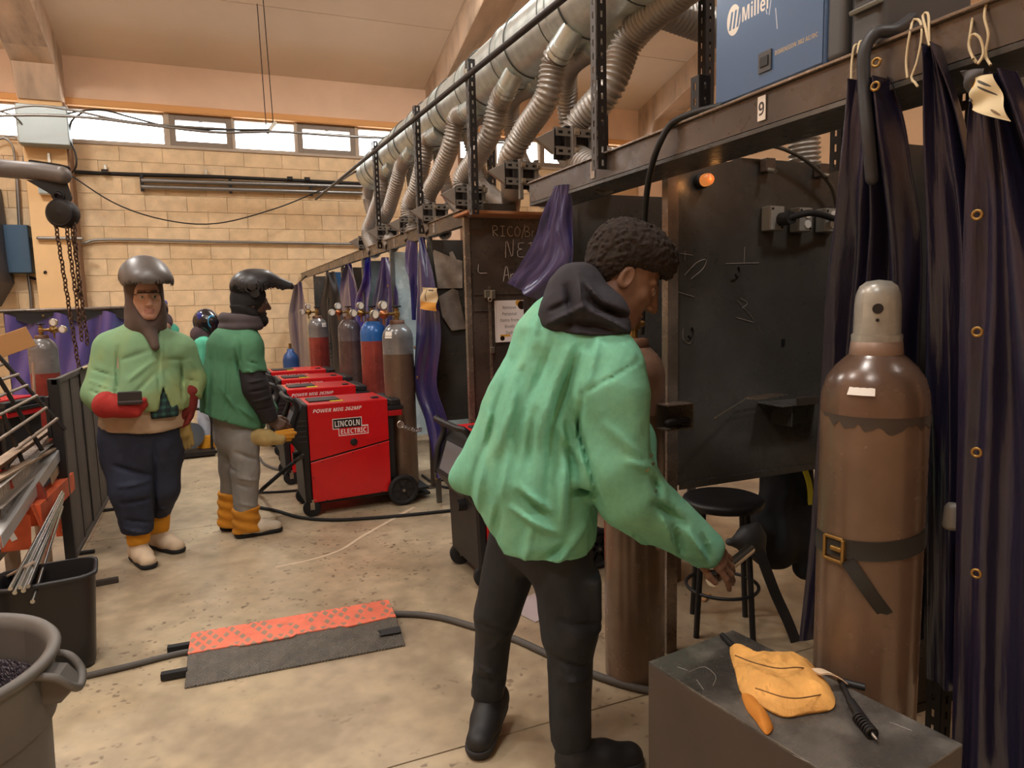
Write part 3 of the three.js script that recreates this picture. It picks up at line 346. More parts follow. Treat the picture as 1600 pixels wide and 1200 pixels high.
// brackets of slotted strut at the hose ends
const M_strutPale = std(0x86827c, 0.45, 0.55);
const bracketAt = [[[1.52, 2.186, -2.859], 0.20, 'strut bracket with a grey funnel at the end of the nearest hose'], [[1.5, 2.142, -3.395], 0.19, 'strut bracket at the end of the second sweeping hose'], [[1.5, 2.14, -4.177], 0.20, 'strut bracket standing on the wooden plank'], [[1.5, 2.132, -4.92], 0.19, 'strut bracket above the cardboard-patched booth'], [[1.5, 2.118, -5.602], 0.19, 'strut bracket above the pale scribbled panel'], [[1.5, 2.133, -6.393], 0.20, 'strut bracket above the pale blue curtain'], [[1.5, 2.125, -7.325], 0.2, 'farthest strut bracket at the end of the last hose']];
bracketAt.forEach(([p, w, label], i) => {
  const o = thing('strut_bracket', label, 'bracket', p); const h = 0.05;
  for (const s of [-1, 1]) { part('strut', [put(slots(w, 0.034, 0.003, 0.045, 0.022, 0.012), [-w / 2, s * h * 0.8, 0.045]), span([-w / 2, s * h * 0.8 + 0.017, 0.02], [w / 2, s * h * 0.8 + 0.0195, 0.045], 0)], M_strutPale, o); }
  part('gate', [box(w * 0.9, 0.14, 0.02, [0, 0, 0.0]), box(0.05, 0.14, 0.03, [-0.03, 0, 0.03])], M.strutDark, o);
  part('strut_post', [box(0.022, 0.15, 0.022, [w * 0.42, 0.0, 0.03]), box(0.022, 0.2, 0.022, [-w * 0.1, -0.03, 0.055])], M_strutPale, o);
  for (const [x, y] of [[-w * 0.05, 1], [-w * 0.05, -1], [w * 0.42, 1], [w * 0.42, -1]]) part('washer', [box(0.026, 0.026, 0.006, [x, y * h * 0.8, 0.07]), put(new THREE.CylinderGeometry(0.007, 0.007, 0.01, 6), [x, y * h * 0.8, 0.076], [PI / 2, 0, 0])], M.zinc, o);
  part('funnel', put(prism([[0, 0.055], [0, -0.05], [-0.09, 0.01]], 0.03, 0.002), [-w / 2 - 0.0, -0.0, 0.0]), std(0x9c968f, 0.5, 0.4), o);
});


// ---------------------------------------------------------------- back wall fittings, cables, hoist
{
  const pipe = (label, pts, r, m, name = 'conduit', cat = 'conduit') => solo(name, tube(pts, r, 60, 8), m, label, cat);
  const blackPipe = thing('wall_pipe', 'black pipe with couplings running along the block wall under the windows', 'pipe');
  part('pipe', tube([[-2.343, 3.699, -12.5], [-1.896, 3.639, -12.5], [-1.893, 3.652, -12.9], [0.297, 3.663, -12.9], [3.232, 3.645, -12.9]], 0.032, 50, 10), M.iron, blackPipe);
  for (const p of [[-1.441, 3.664, -12.9], [1.354, 3.678, -12.9], [1.644, 3.68, -12.9]]) part('coupling', along(new THREE.CylinderGeometry(0.045, 0.045, 0.09, 14).rotateX(PI / 2), p, add3(p, [1, 0, 0])), M.iron, blackPipe);
  for (const p of [[-2.122, 3.785, -12.6], [-1.434, 3.711, -12.94], [0.025, 3.709, -12.94]]) part('clamp', box(0.04, 0.14, 0.05, p), M.zinc, blackPipe);
  const ft = thing('wall_conduit', 'pair of grey steel tubes clamped side by side to the block wall', 'conduit');
  for (const [dy, l] of [[0, 0], [9, 1]]) part('tube', rod(l ? [-0.946, 3.458, -12.9] : [-0.938, 3.558, -12.9], l ? [2.592, 3.485, -12.9] : [2.598, 3.598, -12.9], 0.036, 14), M.conduit, ft);
  for (const p of [[-0.934, 3.521, -12.92], [0.388, 3.534, -12.92], [1.704, 3.543, -12.92]]) part('clamp', box(0.05, 0.26, 0.06, p), M.iron, ft);
  pipe('long thin grey conduit crossing the block wall at shoulder height', [[-1.868, 2.56, -12.92], [-1.781, 2.572, -12.93], [-1.726, 2.602, -12.93], [0.225, 2.602, -12.93], [2.953, 2.583, -12.93]], 0.022, M.conduit);
  pipe('short grey conduit with end fittings crossing the peach column', [[-2.357, 2.601, -12.56], [-1.793, 2.599, -12.56]], 0.026, M.conduit);
  pipe('thin sagging black cable in front of the block wall', [[-1.825, 3.504, -12.4], [-1.286, 3.119, -12.4], [-0.688, 2.902, -12.4], [0.045, 2.838, -12.4], [1.039, 3.107, -12.4], [1.78, 3.425, -12.4], [1.42, 2.843, -7.337]], 0.010, M.black, 'cable', 'cable');
  pipe('upper grey cable strung along the windows', [[-2.538, 4.161, -11.6], [-2.093, 4.287, -11.6], [-1.647, 4.265, -11.6], [-0.951, 4.162, -11.6], [0.226, 4.148, -11.6], [1.422, 4.165, -11.6], [2.94, 4.187, -11.6], [4.992, 4.234, -11.6]], 0.016, M.conduit, 'cable', 'cable');
  pipe('lower grey cable strung along the windows', [[-2.52, 4.096, -11.5], [-2.013, 4.144, -11.5], [-1.412, 4.156, -11.5], [-0.703, 4.113, -11.5], [0.22, 4.07, -11.5], [1.034, 4.135, -11.5], [2.293, 4.143, -11.5], [4.951, 4.253, -11.5]], 0.02, M.conduit, 'cable', 'cable');
  pipe('thin dark cable looping off the grey junction box', [[-1.814, 4.396, -12.4], [-1.626, 4.423, -12.3], [-1.302, 4.392, -12], [-0.954, 4.256, -11.7], [-0.461, 4.136, -11.6], [-0.037, 4.098, -11.5], [0.943, 4.157, -11.5]], 0.012, M.black, 'cable', 'cable');
  pipe('dark cable dropping beside the grey junction box', [[-1.572, 4.393, -12.2], [-1.758, 4.291, -12.4], [-1.811, 4.058, -12.4], [-1.734, 3.813, -12.3], [-1.742, 3.629, -12.3], [-1.866, 3.51, -12.45]], 0.013, M.black, 'cable', 'cable');
  pipe('thin cable curving from the window to the grey junction box', [[-2.651, 4.334, -12.2], [-2.46, 4.28, -12.2], [-2.374, 4.204, -12.3], [-2.392, 4.042, -12.5]], 0.012, M.conduit, 'cable', 'cable');
  pipe('grey conduit bent over beside the column below the window', [[-2.602, 3.778, -12.85], [-2.629, 4.009, -12.85], [-2.718, 4.087, -12.85], [-2.835, 4.024, -12.85]], 0.015, M.conduit, 'conduit', 'conduit'); pipe('second grey conduit bent over below the junction box', [[-2.511, 3.708, -12.85], [-2.484, 4.018, -12.85], [-2.563, 4.116, -12.85], [-2.699, 4.116, -12.85]], 0.013, M.conduit);
  pipe('upright grey conduit running down to the blue switch box', [[-2.618, 3.529, -12.93], [-2.649, 2.823, -12.93]], 0.028, M.conduit); pipe('upright grey conduit below the blue switch box', [[-2.605, 2.118, -12.93], [-2.603, 1.676, -12.93], [-2.674, 0.785, -12.93]], 0.024, M.conduit); pipe('black cable bend beside the blue switch box', [[-2.574, 2.028, -12.9], [-2.456, 2.004, -12.8], [-2.358, 2.057, -12.7], [-2.318, 2.1, -12.6]], 0.022, M.black, 'cable', 'cable');
  const jb = thing('junction_box', 'large pale grey junction box on the peach column', 'box', [-2.115, 4.206, -12.46]); part('enclosure', box(0.64, 0.56, 0.26, [0, 0, 0], undefined, 0.012), M.greyBox, jb); part('cover', box(0.62, 0.54, 0.012, [0, 0, 0.134], undefined, 0.004), std(0xaeb9b9, 0.4, 0.2), jb); part('hinge', [box(0.012, 0.5, 0.02, [-0.318, 0, 0.13])], M.zinc, jb);
  const sb = thing('junction_box', 'small white box on the column behind the hoist', 'box', [-2.105, 3.311, -12.55]); part('enclosure', box(0.36, 0.14, 0.12, [0, 0, 0], undefined, 0.01), M.white, sb); part('lid', box(0.34, 0.12, 0.01, [0, 0, 0.064]), M.greyBox, sb);
  const bb = thing('switch_box', 'tall dark blue electrical switch box on the block wall', 'box', [-2.668, 2.452, -12.86]); part('enclosure', box(0.32, 0.72, 0.26, [0, 0, 0], [0, 0, 0.0], 0.012), M.blueBox, bb); part('cover', box(0.30, 0.70, 0.012, [0, 0, 0.134]), std(0x47627a, 0.4, 0.2), bb); part('handle', box(0.02, 0.16, 0.05, [0.172, 0.1, 0.05]), M.iron, bb);
  const db = thing('machine_housing', 'large dark grey housing with a sloped underside at the left edge', 'machine', [-3.16, 0, -12.3]);
  part('housing', put(prism([[-0.6, 3.35], [0.32, 3.35], [0.36, 1.95], [0.16, 1.6], [-0.6, 1.45]], 0.9, 0.02), [0, 0, -0.68]), std(0x4c4a4d, 0.55, 0.2), db); part('seam', box(0.02, 1.6, 0.01, [0.1, 2.6, 0.228]), M.iron, db);
  // hanger over the cables
  const h = thing('cable_hanger', 'small grey strut hung on two thin wires holding the cables', 'hanger'); part('strut', bar([0.916, 4.119, -11.55], [1.056, 4.289, -11.55], 0.05, 0.05), M.zinc, h); part('wire', rod([0.913, 4.213, -11.55], [[0.876, 5.579, -11.3][0], roofY(-11.3) - 0.01, -11.3], 0.007, 6), M.iron, h); part('wire', rod([1.018, 4.268, -11.55], [[0.935, 5.826, -11][0], roofY(-11.0) - 0.01, -11.0], 0.007, 6), M.iron, h);
  // jib arm and chain hoist
  const jib = thing('jib_arm', 'grey tubular jib arm with a gusset plate entering from the left', 'crane');
  part('arm', tube([[-5.92, 2.95, -5.6], [-4.0, 2.80, -5.9], [-1.638, 2.722, -7.294], [-1.313, 2.7, -7.264], [-1.142, 2.672, -7.243]], 0.075, 40, 20), std(0x6f6864, 0.5, 0.4), jib); part('end_cap', put(new THREE.SphereGeometry(0.076, 20, 12), [-1.137, 2.672, -7.241]), std(0x6f6864, 0.5, 0.4), jib);
  part('gusset', put(prism([[-0.2, 0.0], [0.10, 0.0], [0.13, -0.14], [0.11, -0.19], [0.03, -0.18], [-0.05, -0.1]], 0.02, 0.003), add3([-1.207, 2.624, -7.264], [0, 0, 0])), M.iron, jib);
  part('shackle', [put(new THREE.TorusGeometry(0.04, 0.012, 8, 20), [-1.18, 2.497, -7.236])], M.iron, jib);
  const hp = [-1.155, 2.342, -7.206], ho = thing('chain_hoist', 'round black chain hoist hanging from the jib arm with rusty loops of chain', 'hoist', hp, -0.3);
  part('drum', put(lathe([[0, -0.07], [0.10, -0.07], [0.122, -0.05], [0.122, 0.04], [0.10, 0.06], [0.085, 0.07], [0.03, 0.072], [0, 0.08]], 36), [0, 0, 0], [PI / 2, 0, 0]), M.iron, ho); part('cover_ring', put(new THREE.TorusGeometry(0.1, 0.008, 8, 32), [0, 0, 0.055]), M.black, ho); part('hook', [put(new THREE.TorusGeometry(0.03, 0.011, 8, 18, 4.6), [-0.03, 0.145, 0], [0, 0, 0.3])], M.iron, ho);
  const link = new THREE.TorusGeometry(0.021, 0.0062, 6, 12); link.scale(0.75, 1.25, 1); const rust = std(0x5a4334, 0.6, 0.6);
  const chain = (x0, x1, y0, y1, z, gap) => { const g = [], n = Math.round((y0 - y1) / gap); for (let i = 0; i < n; i++) { const t = i / n; g.push(put(link.clone(), [lerp(x0, x1, t) + 0.003 * Math.sin(i * 1.7), lerp(y0, y1, t), z], [0, i % 2 ? 1.3 : -0.3, 0.04])); } const m = part('chain', g, rust, ho); m.userData.kind = 'stuff'; };
  chain(-0.055, 0.03, -0.1, -1.52, 0.02, 0.040); chain(0.035, 0.075, -0.1, -1.12, 0.03, 0.040); chain(0.055, 0.095, -0.1, -1.16, -0.02, 0.040); chain(0.085, 0.075, -0.1, -0.75, 0.0, 0.040);
}
// ---------------------------------------------------------------- left side: screen, rack, bins
{
  const ps = thing('welding_screen', 'purple vinyl screen sagging from a rail in front of the block wall', 'screen', [0, 0, 0]);
  const Lp = [-2.15, 1.506, -9.4], Rp = [-0.94, 1.517, -9.4];
  part('vinyl_sheet', sheet((u, v) => { const top = lerp3(Lp, Rp, u), sag = 0.10 * Math.pow(Math.sin(u * PI * 2.5), 2) * (1 - v) ; const y = lerp(top[1] - 0.02 - sag, 0.15, v); return [top[0], y, -9.4 + 0.05 * Math.sin(u * 14 + v * 2) * (0.3 + v) + 0.03 * Math.sin(u * 31 + v * 7) + 0.035 * Math.cos(u * PI * 5) * (1 - v)]; }, 70, 40, 0.002), std(0x5b4f92, 0.25, 0, { clearcoat: 0.8, clearcoatRoughness: 0.2 }), ps, undefined, true);
  part('top_hem', sheet((u, v) => { const top = lerp3(Lp, Rp, u), sag = 0.10 * Math.pow(Math.sin(u * PI * 2.5), 2); return [top[0], top[1] - 0.005 - sag * v * 0.8 - v * 0.05, -9.385 + 0.02 * Math.sin(u * 14)]; }, 50, 4, 0.003), M.black, ps, undefined, true);
  part('rail', rod(add3(Lp, [-0.1, 0.01, 0]), add3(Rp, [0.1, 0.01, 0]), 0.02), M.steelBrown, ps); for (const p of [Lp, Rp]) part('stand', [rod([p[0], p[1], -9.4], [p[0], 0.0, -9.4], 0.018)], M.strutDark, ps);
  for (const u of [0.02, 0.3, 0.62, 0.98]) grommet([lerp(Lp[0], Rp[0], u), lerp(Lp[1], Rp[1], u) - 0.05, -9.36], ps, [0, 0, 1]);
  // fence of dark sheet beside the walkway
  const f = thing('sheet_fence', 'dark grey corrugated metal fence panel with a black end frame beside the walkway', 'fence', [-0.87, 0, 0]);
  const fz0 = -4.66, fz1 = -6.9; const fm = std(0xffffff, 0.5, 0.35, { map: mottle(0x59534e, 0.25, 5, 61, 0.8), bumpMap: rep(dataTex(128, (u, v) => { const a = Math.sin(u * 2 * PI * 16) * Math.sin(v * 2 * PI * 16) * 0.5 + 0.5; return [a, a, a]; }, false, 0.1), 0.09), bumpScale: 0.003 });
  const nP = 6; for (let k = 0; k < nP; k++) { const a = lerp(fz0 - 0.05, fz1, k / nP), b = lerp(fz0 - 0.05, fz1, (k + 1) / nP); part('sheet_panel', [span([-0.006 - 0.004 * (k % 2), 0.06, b + 0.003], [0.006 - 0.004 * (k % 2), 1.09, a], 0.002), span([0.004, 0.06, b], [0.012, 1.09, b + 0.02], 0.002)], fm, f); }
  part('end_post', span([-0.035, 0.0, fz0 - 0.055], [0.02, 1.12, fz0], 0.004), M.black, f); part('end_post', span([-0.02, 0.0, fz1 - 0.05], [0.02, 1.1, fz1], 0.004), M.black, f); part('top_rail', bar([0, 1.10, fz0], [0, 1.10, fz1], 0.03, 0.03), fm, f); part('bottom_rail', bar([0, 0.05, fz0], [0, 0.05, fz1], 0.03, 0.03), fm, f);
  part('hinge_plate', box(0.02, 0.24, 0.05, [-0.045, 0.9, fz0 - 0.02]), M.black, f); for (const z of [-4.9, -5.9, -6.7]) part('foot', box(0.12, 0.02, 0.03, [0.02, 0.01, z]), M.black, f);
  const cordy = solo('rope', tube([[-0.9, 1.098, -5.003], [-0.88, 1.103, -5.395], [-0.86, 1.109, -5.692], [-0.84, 1.119, -5.383], [-0.84, 1.113, -5.691]], 0.008, 30, 6), M.rope, 'pale rope lying over the top of the dark fence panel', 'rope');
  // rack with its stock
  const orange = std(0xffffff, 0.55, 0.1, { map: mottle(0xd0603a, 0.22, 5, 71, 0.5) }), redRust = std(0x8c3a2c, 0.6, 0.2), tan = std(0xffffff, 0.65, 0.2, { map: mottle(0xa08a76, 0.25, 6, 75, 0.5) }), pale = std(0xb9b4ae, 0.45, 0.5);
  const rk = thing('stock_rack', 'dark steel stock rack with orange arms loaded with lengths of metal', 'rack', [0, 0, 0]);
  for (const [x, z] of [[-1.08, -4.35], [-1.75, -4.35], [-1.08, -3.0], [-1.75, -3.0]]) part('post', span([x - 0.03, 0, z - 0.03], [x + 0.03, 0.66, z + 0.03], 0.003), tan, rk);
  for (const z of [-4.35, -3.0]) part('arm', span([-1.85, 0.55, z - 0.025], [-1.0, 0.60, z + 0.025], 0.003), redRust, rk); for (const x of [-1.75, -1.08]) part('side_rail', span([x - 0.02, 0.28, -4.4], [x + 0.02, 0.33, -2.6], 0.003), M.steelDark, rk);
  part('deck', span([-1.8, 0.05, -4.5], [-1.02, 0.07, -2.9], 0.002), M.steelDark, rk);
  const L = (name, label, cat, a, b, w, h, m, up) => solo(name, bar(a, b, w, h, up), m, label, cat);
  const chn = (a, b, w, h, t) => { const Ln = len3(sub3(b, a)); return along(join([box(w, t, Ln, [0, h / 2, Ln / 2]), box(t, h, Ln, [-w / 2, 0, Ln / 2]), box(t, h, Ln, [w / 2, 0, Ln / 2])]), a, b); };
  { const o = thing('slotted_channel', 'pale slotted metal channel lying on the rack', 'channel'); const a = [-0.946, 0.693, -3.626], b = [-0.939, 0.697, -4.99], Ln = len3(sub3(b, a)); part('web', along(put(slots(Ln, 0.09, 0.004, 0.034, 0.01, 0.045), [0, 0, 0], [0, -PI / 2, 0]), a, b).translate(0, 0.0, 0), pale, o); part('flange', bar(add3(a, [0.012, -0.045, 0]), add3(b, [0.012, -0.045, 0]), 0.035, 0.005), pale, o); part('flange', bar(add3(a, [0.012, 0.045, 0]), add3(b, [0.012, 0.045, 0]), 0.035, 0.005), pale, o); }
  solo('white_channel', chn([-0.943, 0.52, -3.548], [-0.903, 0.713, -4.922], 0.06, 0.06, 0.004), std(0xc4c6c6, 0.4, 0.4), 'long whitish channel lying outermost on the rack', 'channel');
  solo('flat_bar', bar([-0.956, 0.759, -3.693], [-0.902, 0.704, -4.975], 0.05, 0.012), tan, 'tan flat bar lying slantwise across the rack stock', 'bar'); solo('angle_iron', [bar([-0.982, 0.805, -3.82], [-0.94, 0.826, -5.116], 0.06, 0.006), bar(add3([-0.982, 0.805, -3.82], [-0.03, -0.03, 0]), add3([-0.94, 0.826, -5.116], [-0.03, -0.03, 0]), 0.006, 0.06)], tan, 'brown angle iron lying behind the slotted channel', 'bar'); solo('square_tube', chn([-0.966, 0.609, -3.678], [-0.97, 0.619, -4.992], 0.05, 0.05, 0.005), M.steelBrown, 'brown square tube at the back of the rack stock', 'tube');
  solo('short_tube', chn([-0.902, 0.584, -4.413], [-0.924, 0.606, -4.971], 0.04, 0.04, 0.004), std(0xb7a284, 0.5, 0.3), 'short pale tube end poking out above the orange beam', 'tube'); solo('bronze_bar', chn([-0.984, 0.691, -4.243], [-1.033, 0.707, -5.03], 0.07, 0.06, 0.004), M.steelMid, 'brown channel leaning up behind the fence end', 'bar');
  const ob = thing('orange_beam', 'orange pallet-rack beam with an end plate sticking out of the rack', 'beam'); const oa = [-0.895, 0.5, -4.017], oe = [-0.883, 0.485, -4.829]; part('beam', bar(oa, oe, 0.07, 0.105), orange, ob); part('end_plate', put(prism([[-0.06, -0.1], [0.06, -0.11], [0.07, 0.06], [0.02, 0.085], [-0.06, 0.05]], 0.006), add3(oa, [-0.075, -0.05, 0.03]), [0, 0.25, 0]), orange, ob); part('side_plate', put(box(0.006, 0.19, 0.05), add3(oa, [0.03, -0.03, 0.02]), [0, 0, 0.25]), orange, ob); part('sticker', put(box(0.026, 0.085, 0.002), add3(oa, [-0.09, -0.06, 0.044]), [0, 0.25, 0.35]), M.white, ob);
  const o2 = thing('orange_bracket', 'small orange rack bracket with bolt holes at the fence end', 'bracket', [-0.906, 0.274, -4.702]); part('plate', put(prism(rect(-0.035, -0.085, 0.035, 0.085), 0.006, 0.001, [disc(0, 0.03, 0.008), disc(0.01, -0.005, 0.007), disc(0, -0.05, 0.008)])), orange, o2); part('flange', box(0.006, 0.17, 0.05, [-0.035, 0, -0.02]), orange, o2);
  solo('orange_block', box(0.12, 0.1, 0.16, [-0.938, 0.569, -4.208], [0, 0.2, 0.3]), redRust, 'dark orange beam end behind the orange rack beam', 'beam'); solo('red_block', box(0.09, 0.05, 0.1, [-0.943, 0.642, -4.984], [0, 0.3, 0.1]), std(0xa8442e, 0.6), 'small red block lying against the fence end', 'block'); solo('red_clamp', box(0.07, 0.08, 0.1, [-0.981, 0.71, -3.916], [0, 0.3, 0.2]), std(0x9a3326, 0.5), 'red clamp end on the stock at the left edge', 'clamp');
  // bundle of bright rods
    const rods = [[[-0.857, 0.501, -4.493], [-0.807, 0.432, -3.173]], [[-0.854, 0.494, -4.491], [-0.789, 0.42, -3.153]], [[-0.848, 0.487, -4.487], [-0.775, 0.432, -3.171]], [[-0.849, 0.471, -4.463], [-0.76, 0.423, -3.152]], [[-0.849, 0.455, -4.44], [-0.748, 0.432, -3.17]], [[-0.849, 0.43, -4.425], [-0.725, 0.388, -3.111]]];
  ['leftmost bright steel rod of the bundle drooping over the black bin', 'second bright steel rod of the drooping bundle', 'third bright steel rod of the drooping bundle', 'fourth bright steel rod of the drooping bundle', 'fifth bright steel rod of the drooping bundle', 'single bright steel rod lying apart from the bundle'].forEach((l, i) => solo('steel_rod', rod(rods[i][0], rods[i][1], 0.0085, 10), M.chrome, l, 'rod', 'bright steel rods over the bin'));
  solo('pipe_post', rod([-0.92, 0.0, -4.25], [-0.92, 0.42, -4.3], 0.035, 16), tan, 'short tan pipe standing in front of the fence end', 'pipe');
  solo('black_sheet', put(prism([[0, 0], [0.55, 0], [0.55, 0.5], [0.4, 0.5]], 0.01), [-1.5, 0.0, -3.55], [0, 0.2, 0]), M.black, 'dark sheet leaning under the rack stock', 'sheet');
  solo('flat_offcut', box(0.16, 0.012, 0.05, [-0.841, 0.416, -3.437], [0.1, -0.6, 0.45]), tan, 'brown flat offcut lying across the steel rods', 'offcut');
  // grid of rods leaning behind the rack
  const gr = thing('rod_grid', 'leaning grid of thin steel rods welded across two dark bars', 'grid'); const thin = std(0x9c8f84, 0.5, 0.5);
  const R6 = [[[-1.086, 1.221, -4.464], [-1.057, 1.229, -4.562]], [[-1.062, 1.15, -4.335], [-1.007, 1.166, -4.532]], [[-1.053, 1.074, -4.267], [-0.966, 1.106, -4.507]], [[-1.045, 0.984, -4.197], [-0.921, 1.049, -4.481]], [[-1.038, 0.869, -4.125], [-0.878, 0.982, -4.454]], [[-1.031, 0.767, -4.054], [-0.827, 0.922, -4.425]]]; R6.forEach((p) => part('rod', rod(p[0], p[1], 0.0085, 8), thin, gr));
  [[[-1.085, 1.272, -4.524], [-0.814, 0.842, -4.519]], [[-1.049, 1.169, -4.332], [-0.904, 0.761, -4.382]], [[-1.033, 1.012, -4.251], [-0.958, 0.714, -4.235]]].forEach((p) => part('cross_bar', rod(p[0], p[1], 0.011, 8), M.iron, gr));
  // bins
  const bin = thing('waste_bin', 'black tapered rectangular waste bin under the ends of the steel rods', 'bin', [-0.72, 0, -3.36], 0.12);
  const ring = (w, d, y, r) => { const o = []; for (let i = 0; i < 40; i++) { const a = i / 40 * 2 * PI, c = Math.cos(a), s = Math.sin(a), e = 5; const k = Math.pow(Math.pow(Math.abs(c), e) + Math.pow(Math.abs(s), e), -1 / e); o.push([c * k * w / 2, y, s * k * d / 2]); } return o; };
  const shell = (rings) => { const pos = [], idx = [], n = rings[0].length; rings.forEach((r) => r.forEach((p) => pos.push(...p))); for (let j = 0; j < rings.length - 1; j++) for (let i = 0; i < n; i++) { const a = j * n + i, b = j * n + (i + 1) % n, c = a + n, d = b + n; idx.push(a, c, b, b, c, d); } const g = new THREE.BufferGeometry(); g.setAttribute('position', new THREE.Float32BufferAttribute(pos, 3)); g.setIndex(idx); g.computeVertexNormals(); return g; };
  part('bin_body', shell([ring(0.02, 0.02, 0.0), ring(0.28, 0.2, 0.0), ring(0.29, 0.21, 0.02), ring(0.345, 0.255, 0.40), ring(0.365, 0.275, 0.40), ring(0.365, 0.275, 0.415), ring(0.335, 0.245, 0.415), ring(0.27, 0.19, 0.03), ring(0.02, 0.02, 0.025)]), std(0x1d1c1e, 0.45), bin);
  const bl = thing('trash_barrel', 'big grey ribbed plastic trash barrel in front at the left', 'barrel', [-0.66, 0, -1.77]); const gm = std(0xffffff, 0.6, 0, { map: mottle(0x66625d, 0.12, 5, 81, 0.7) });
  part('barrel_body', lathe([[0, 0.0], [0.215, 0.0], [0.225, 0.02], [0.25, 0.42], [0.255, 0.60], [0.268, 0.605], [0.272, 0.735], [0.285, 0.74], [0.288, 0.752], [0.28, 0.762], [0.262, 0.755], [0.257, 0.73], [0.245, 0.5], [0.21, 0.03], [0, 0.025]], 64), gm, bl); part('bag_liner', lathe([[0.246, 0.66], [0.238, 0.665], [0.2, 0.56], [0.16, 0.42], [0, 0.36]], 40), std(0x39343c, 0.35, 0, { bumpMap: rep(wearTex, 0.2), bumpScale: 0.02 }), bl);
  for (const [x, t] of [[1, -0.12], [-1, PI - 0.12]]) { const hdl = new THREE.Group(); hdl.name = 'handle'; part('grip', [tube([[0.262, 0.735, -0.055], [0.30, 0.722, -0.05], [0.325, 0.69, -0.035], [0.33, 0.672, 0], [0.325, 0.69, 0.035], [0.30, 0.722, 0.05], [0.262, 0.735, 0.055]], 0.009, 40, 8), put(prism([[0.25, 0.655], [0.262, 0.725], [0.30, 0.715], [0.325, 0.68], [0.30, 0.655]], 0.07, 0.004), [0, 0, -0.035])], gm, hdl); hdl.rotation.y = t; bl.add(hdl); }
  // red and yellow vessels at the left edge
  const tk = thing('red_tank', 'tall red steel tank at the left edge behind the rack', 'tank', [-2.36, 0, -5.1]); part('shell', lathe([[0, 0], [0.24, 0], [0.25, 0.03], [0.25, 1.30], [0.22, 1.44], [0.14, 1.54], [0.0, 1.58]], 40), std(0xffffff, 0.45, 0.1, { map: mottle(0xa83a30, 0.18, 5, 83, 0.8) }), tk); part('weld_band', [put(new THREE.TorusGeometry(0.251, 0.008, 6, 40), [0, 1.28, 0], [PI / 2, 0, 0])], redRust, tk);
  const yt = thing('yellow_cylinder', 'stained orange-yellow cylinder at the left edge in front of the red tank', 'cylinder', [-1.95, 0, -4.42]); part('shell', lathe([[0, 0], [0.125, 0], [0.13, 0.03], [0.13, 1.02], [0.10, 1.15], [0.04, 1.2], [0.035, 1.25], [0, 1.25]], 32), std(0xffffff, 0.5, 0.1, { map: mottle(0xc98a2c, 0.3, 4, 85, 0.5) }), yt); part('valve', [rod([0, 1.24, 0], [0, 1.31, 0], 0.015), put(new THREE.TorusGeometry(0.025, 0.007, 6, 16), [0, 1.31, 0], [PI / 2, 0, 0])], M.brass, yt);
  const bd = solo('cardboard_sheet', box(0.30, 0.12, 0.01, [-1.133, 1.311, -4.823], [0, 0.2, 0.35]), std(0xb98a5a, 0.85), 'tan cardboard sheet at the left edge above the rod grid', 'cardboard');
  const ps2 = thing('marking_pole', 'thin pole wrapped in yellow and black tape leaning before the red cylinder', 'pole'); part('pole', rod([-1.466, 1.073, -7.117], [-1.493, 0.231, -7.02], 0.012), tan, ps2); part('yellow_tape', rod([-1.468, 0.715, -7.05], [-1.473, 0.518, -7.027], 0.019), std(0xe8c81e, 0.6), ps2); part('black_tape', rod([-1.467, 0.656, -7.031], [-1.468, 0.618, -7.027], 0.0195), M.black, ps2);
}


// ---------------------------------------------------------------- gas cylinders
const paint = (h, s) => std(0xffffff, 0.38, 0.1, { map: mottle(h, 0.22, 4, s, 0.7), roughnessMap: rep(wearTex, 0.6), clearcoat: 0.25, clearcoatRoughness: 0.3 });
const P_brown = paint(0x6c5747, 90), P_brownDark = paint(0x5d4640, 92), P_red = paint(0x8f3f36, 94), P_grey = paint(0x767473, 96), P_blue = paint(0x2a63a8, 98), P_capGrey = std(0xffffff, 0.35, 0.15, { map: mottle(0x9c9990, 0.2, 6, 99, 0.3), clearcoat: 0.4, clearcoatRoughness: 0.2 });
function regulator(o, y, s = 1, dir = -1, red = true) {
  part('valve', [rod([0, y, 0], [0, y + 0.09, 0], 0.017), box(0.04, 0.04, 0.04, [0, y + 0.045, 0], undefined, 0.006), rod([0, y + 0.05, 0], [dir * 0.07, y + 0.05, 0.01], 0.012)], M.brass, o); part('handwheel', [put(new THREE.TorusGeometry(0.03, 0.007, 8, 20), [0, y + 0.105, 0], [PI / 2, 0, 0]), box(0.056, 0.006, 0.008, [0, y + 0.105, 0]), rod([0, y + 0.09, 0], [0, y + 0.11, 0], 0.007)], M.iron, o);
  const r = new THREE.Group(); r.name = 'regulator'; o.add(r); part('regulator_body', [put(lathe([[0, -0.03], [0.03, -0.03], [0.034, -0.02], [0.034, 0.02], [0.025, 0.03], [0.012, 0.04], [0.012, 0.06], [0, 0.06]], 20), [dir * 0.10, y + 0.05, 0.01], [PI / 2, 0, 0]), rod([dir * 0.1, y + 0.05, 0.01], [dir * 0.17, y + 0.03, 0.02], 0.009), rod([dir * 0.1, y + 0.05, 0], [dir * 0.1, y - 0.03, 0.0], 0.008)], red ? std(0xb0724a, 0.35, 0.8) : M.brass, r);
  for (const [gx, gy] of [[0.175, 0.05], [0.11, 0.115]]) { part('gauge', [put(lathe([[0, -0.014], [0.034, -0.014], [0.036, 0.014], [0.030, 0.017], [0, 0.012]], 24), [dir * gx, y + gy, 0.025], [PI / 2, 0, dir * 0.15])], M.zinc, r); part('dial', put(new THREE.CylinderGeometry(0.029, 0.029, 0.003, 24), [dir * gx, y + gy, 0.041], [PI / 2, 0, 0]), std(0xe9e4d6, 0.4), r); }
}
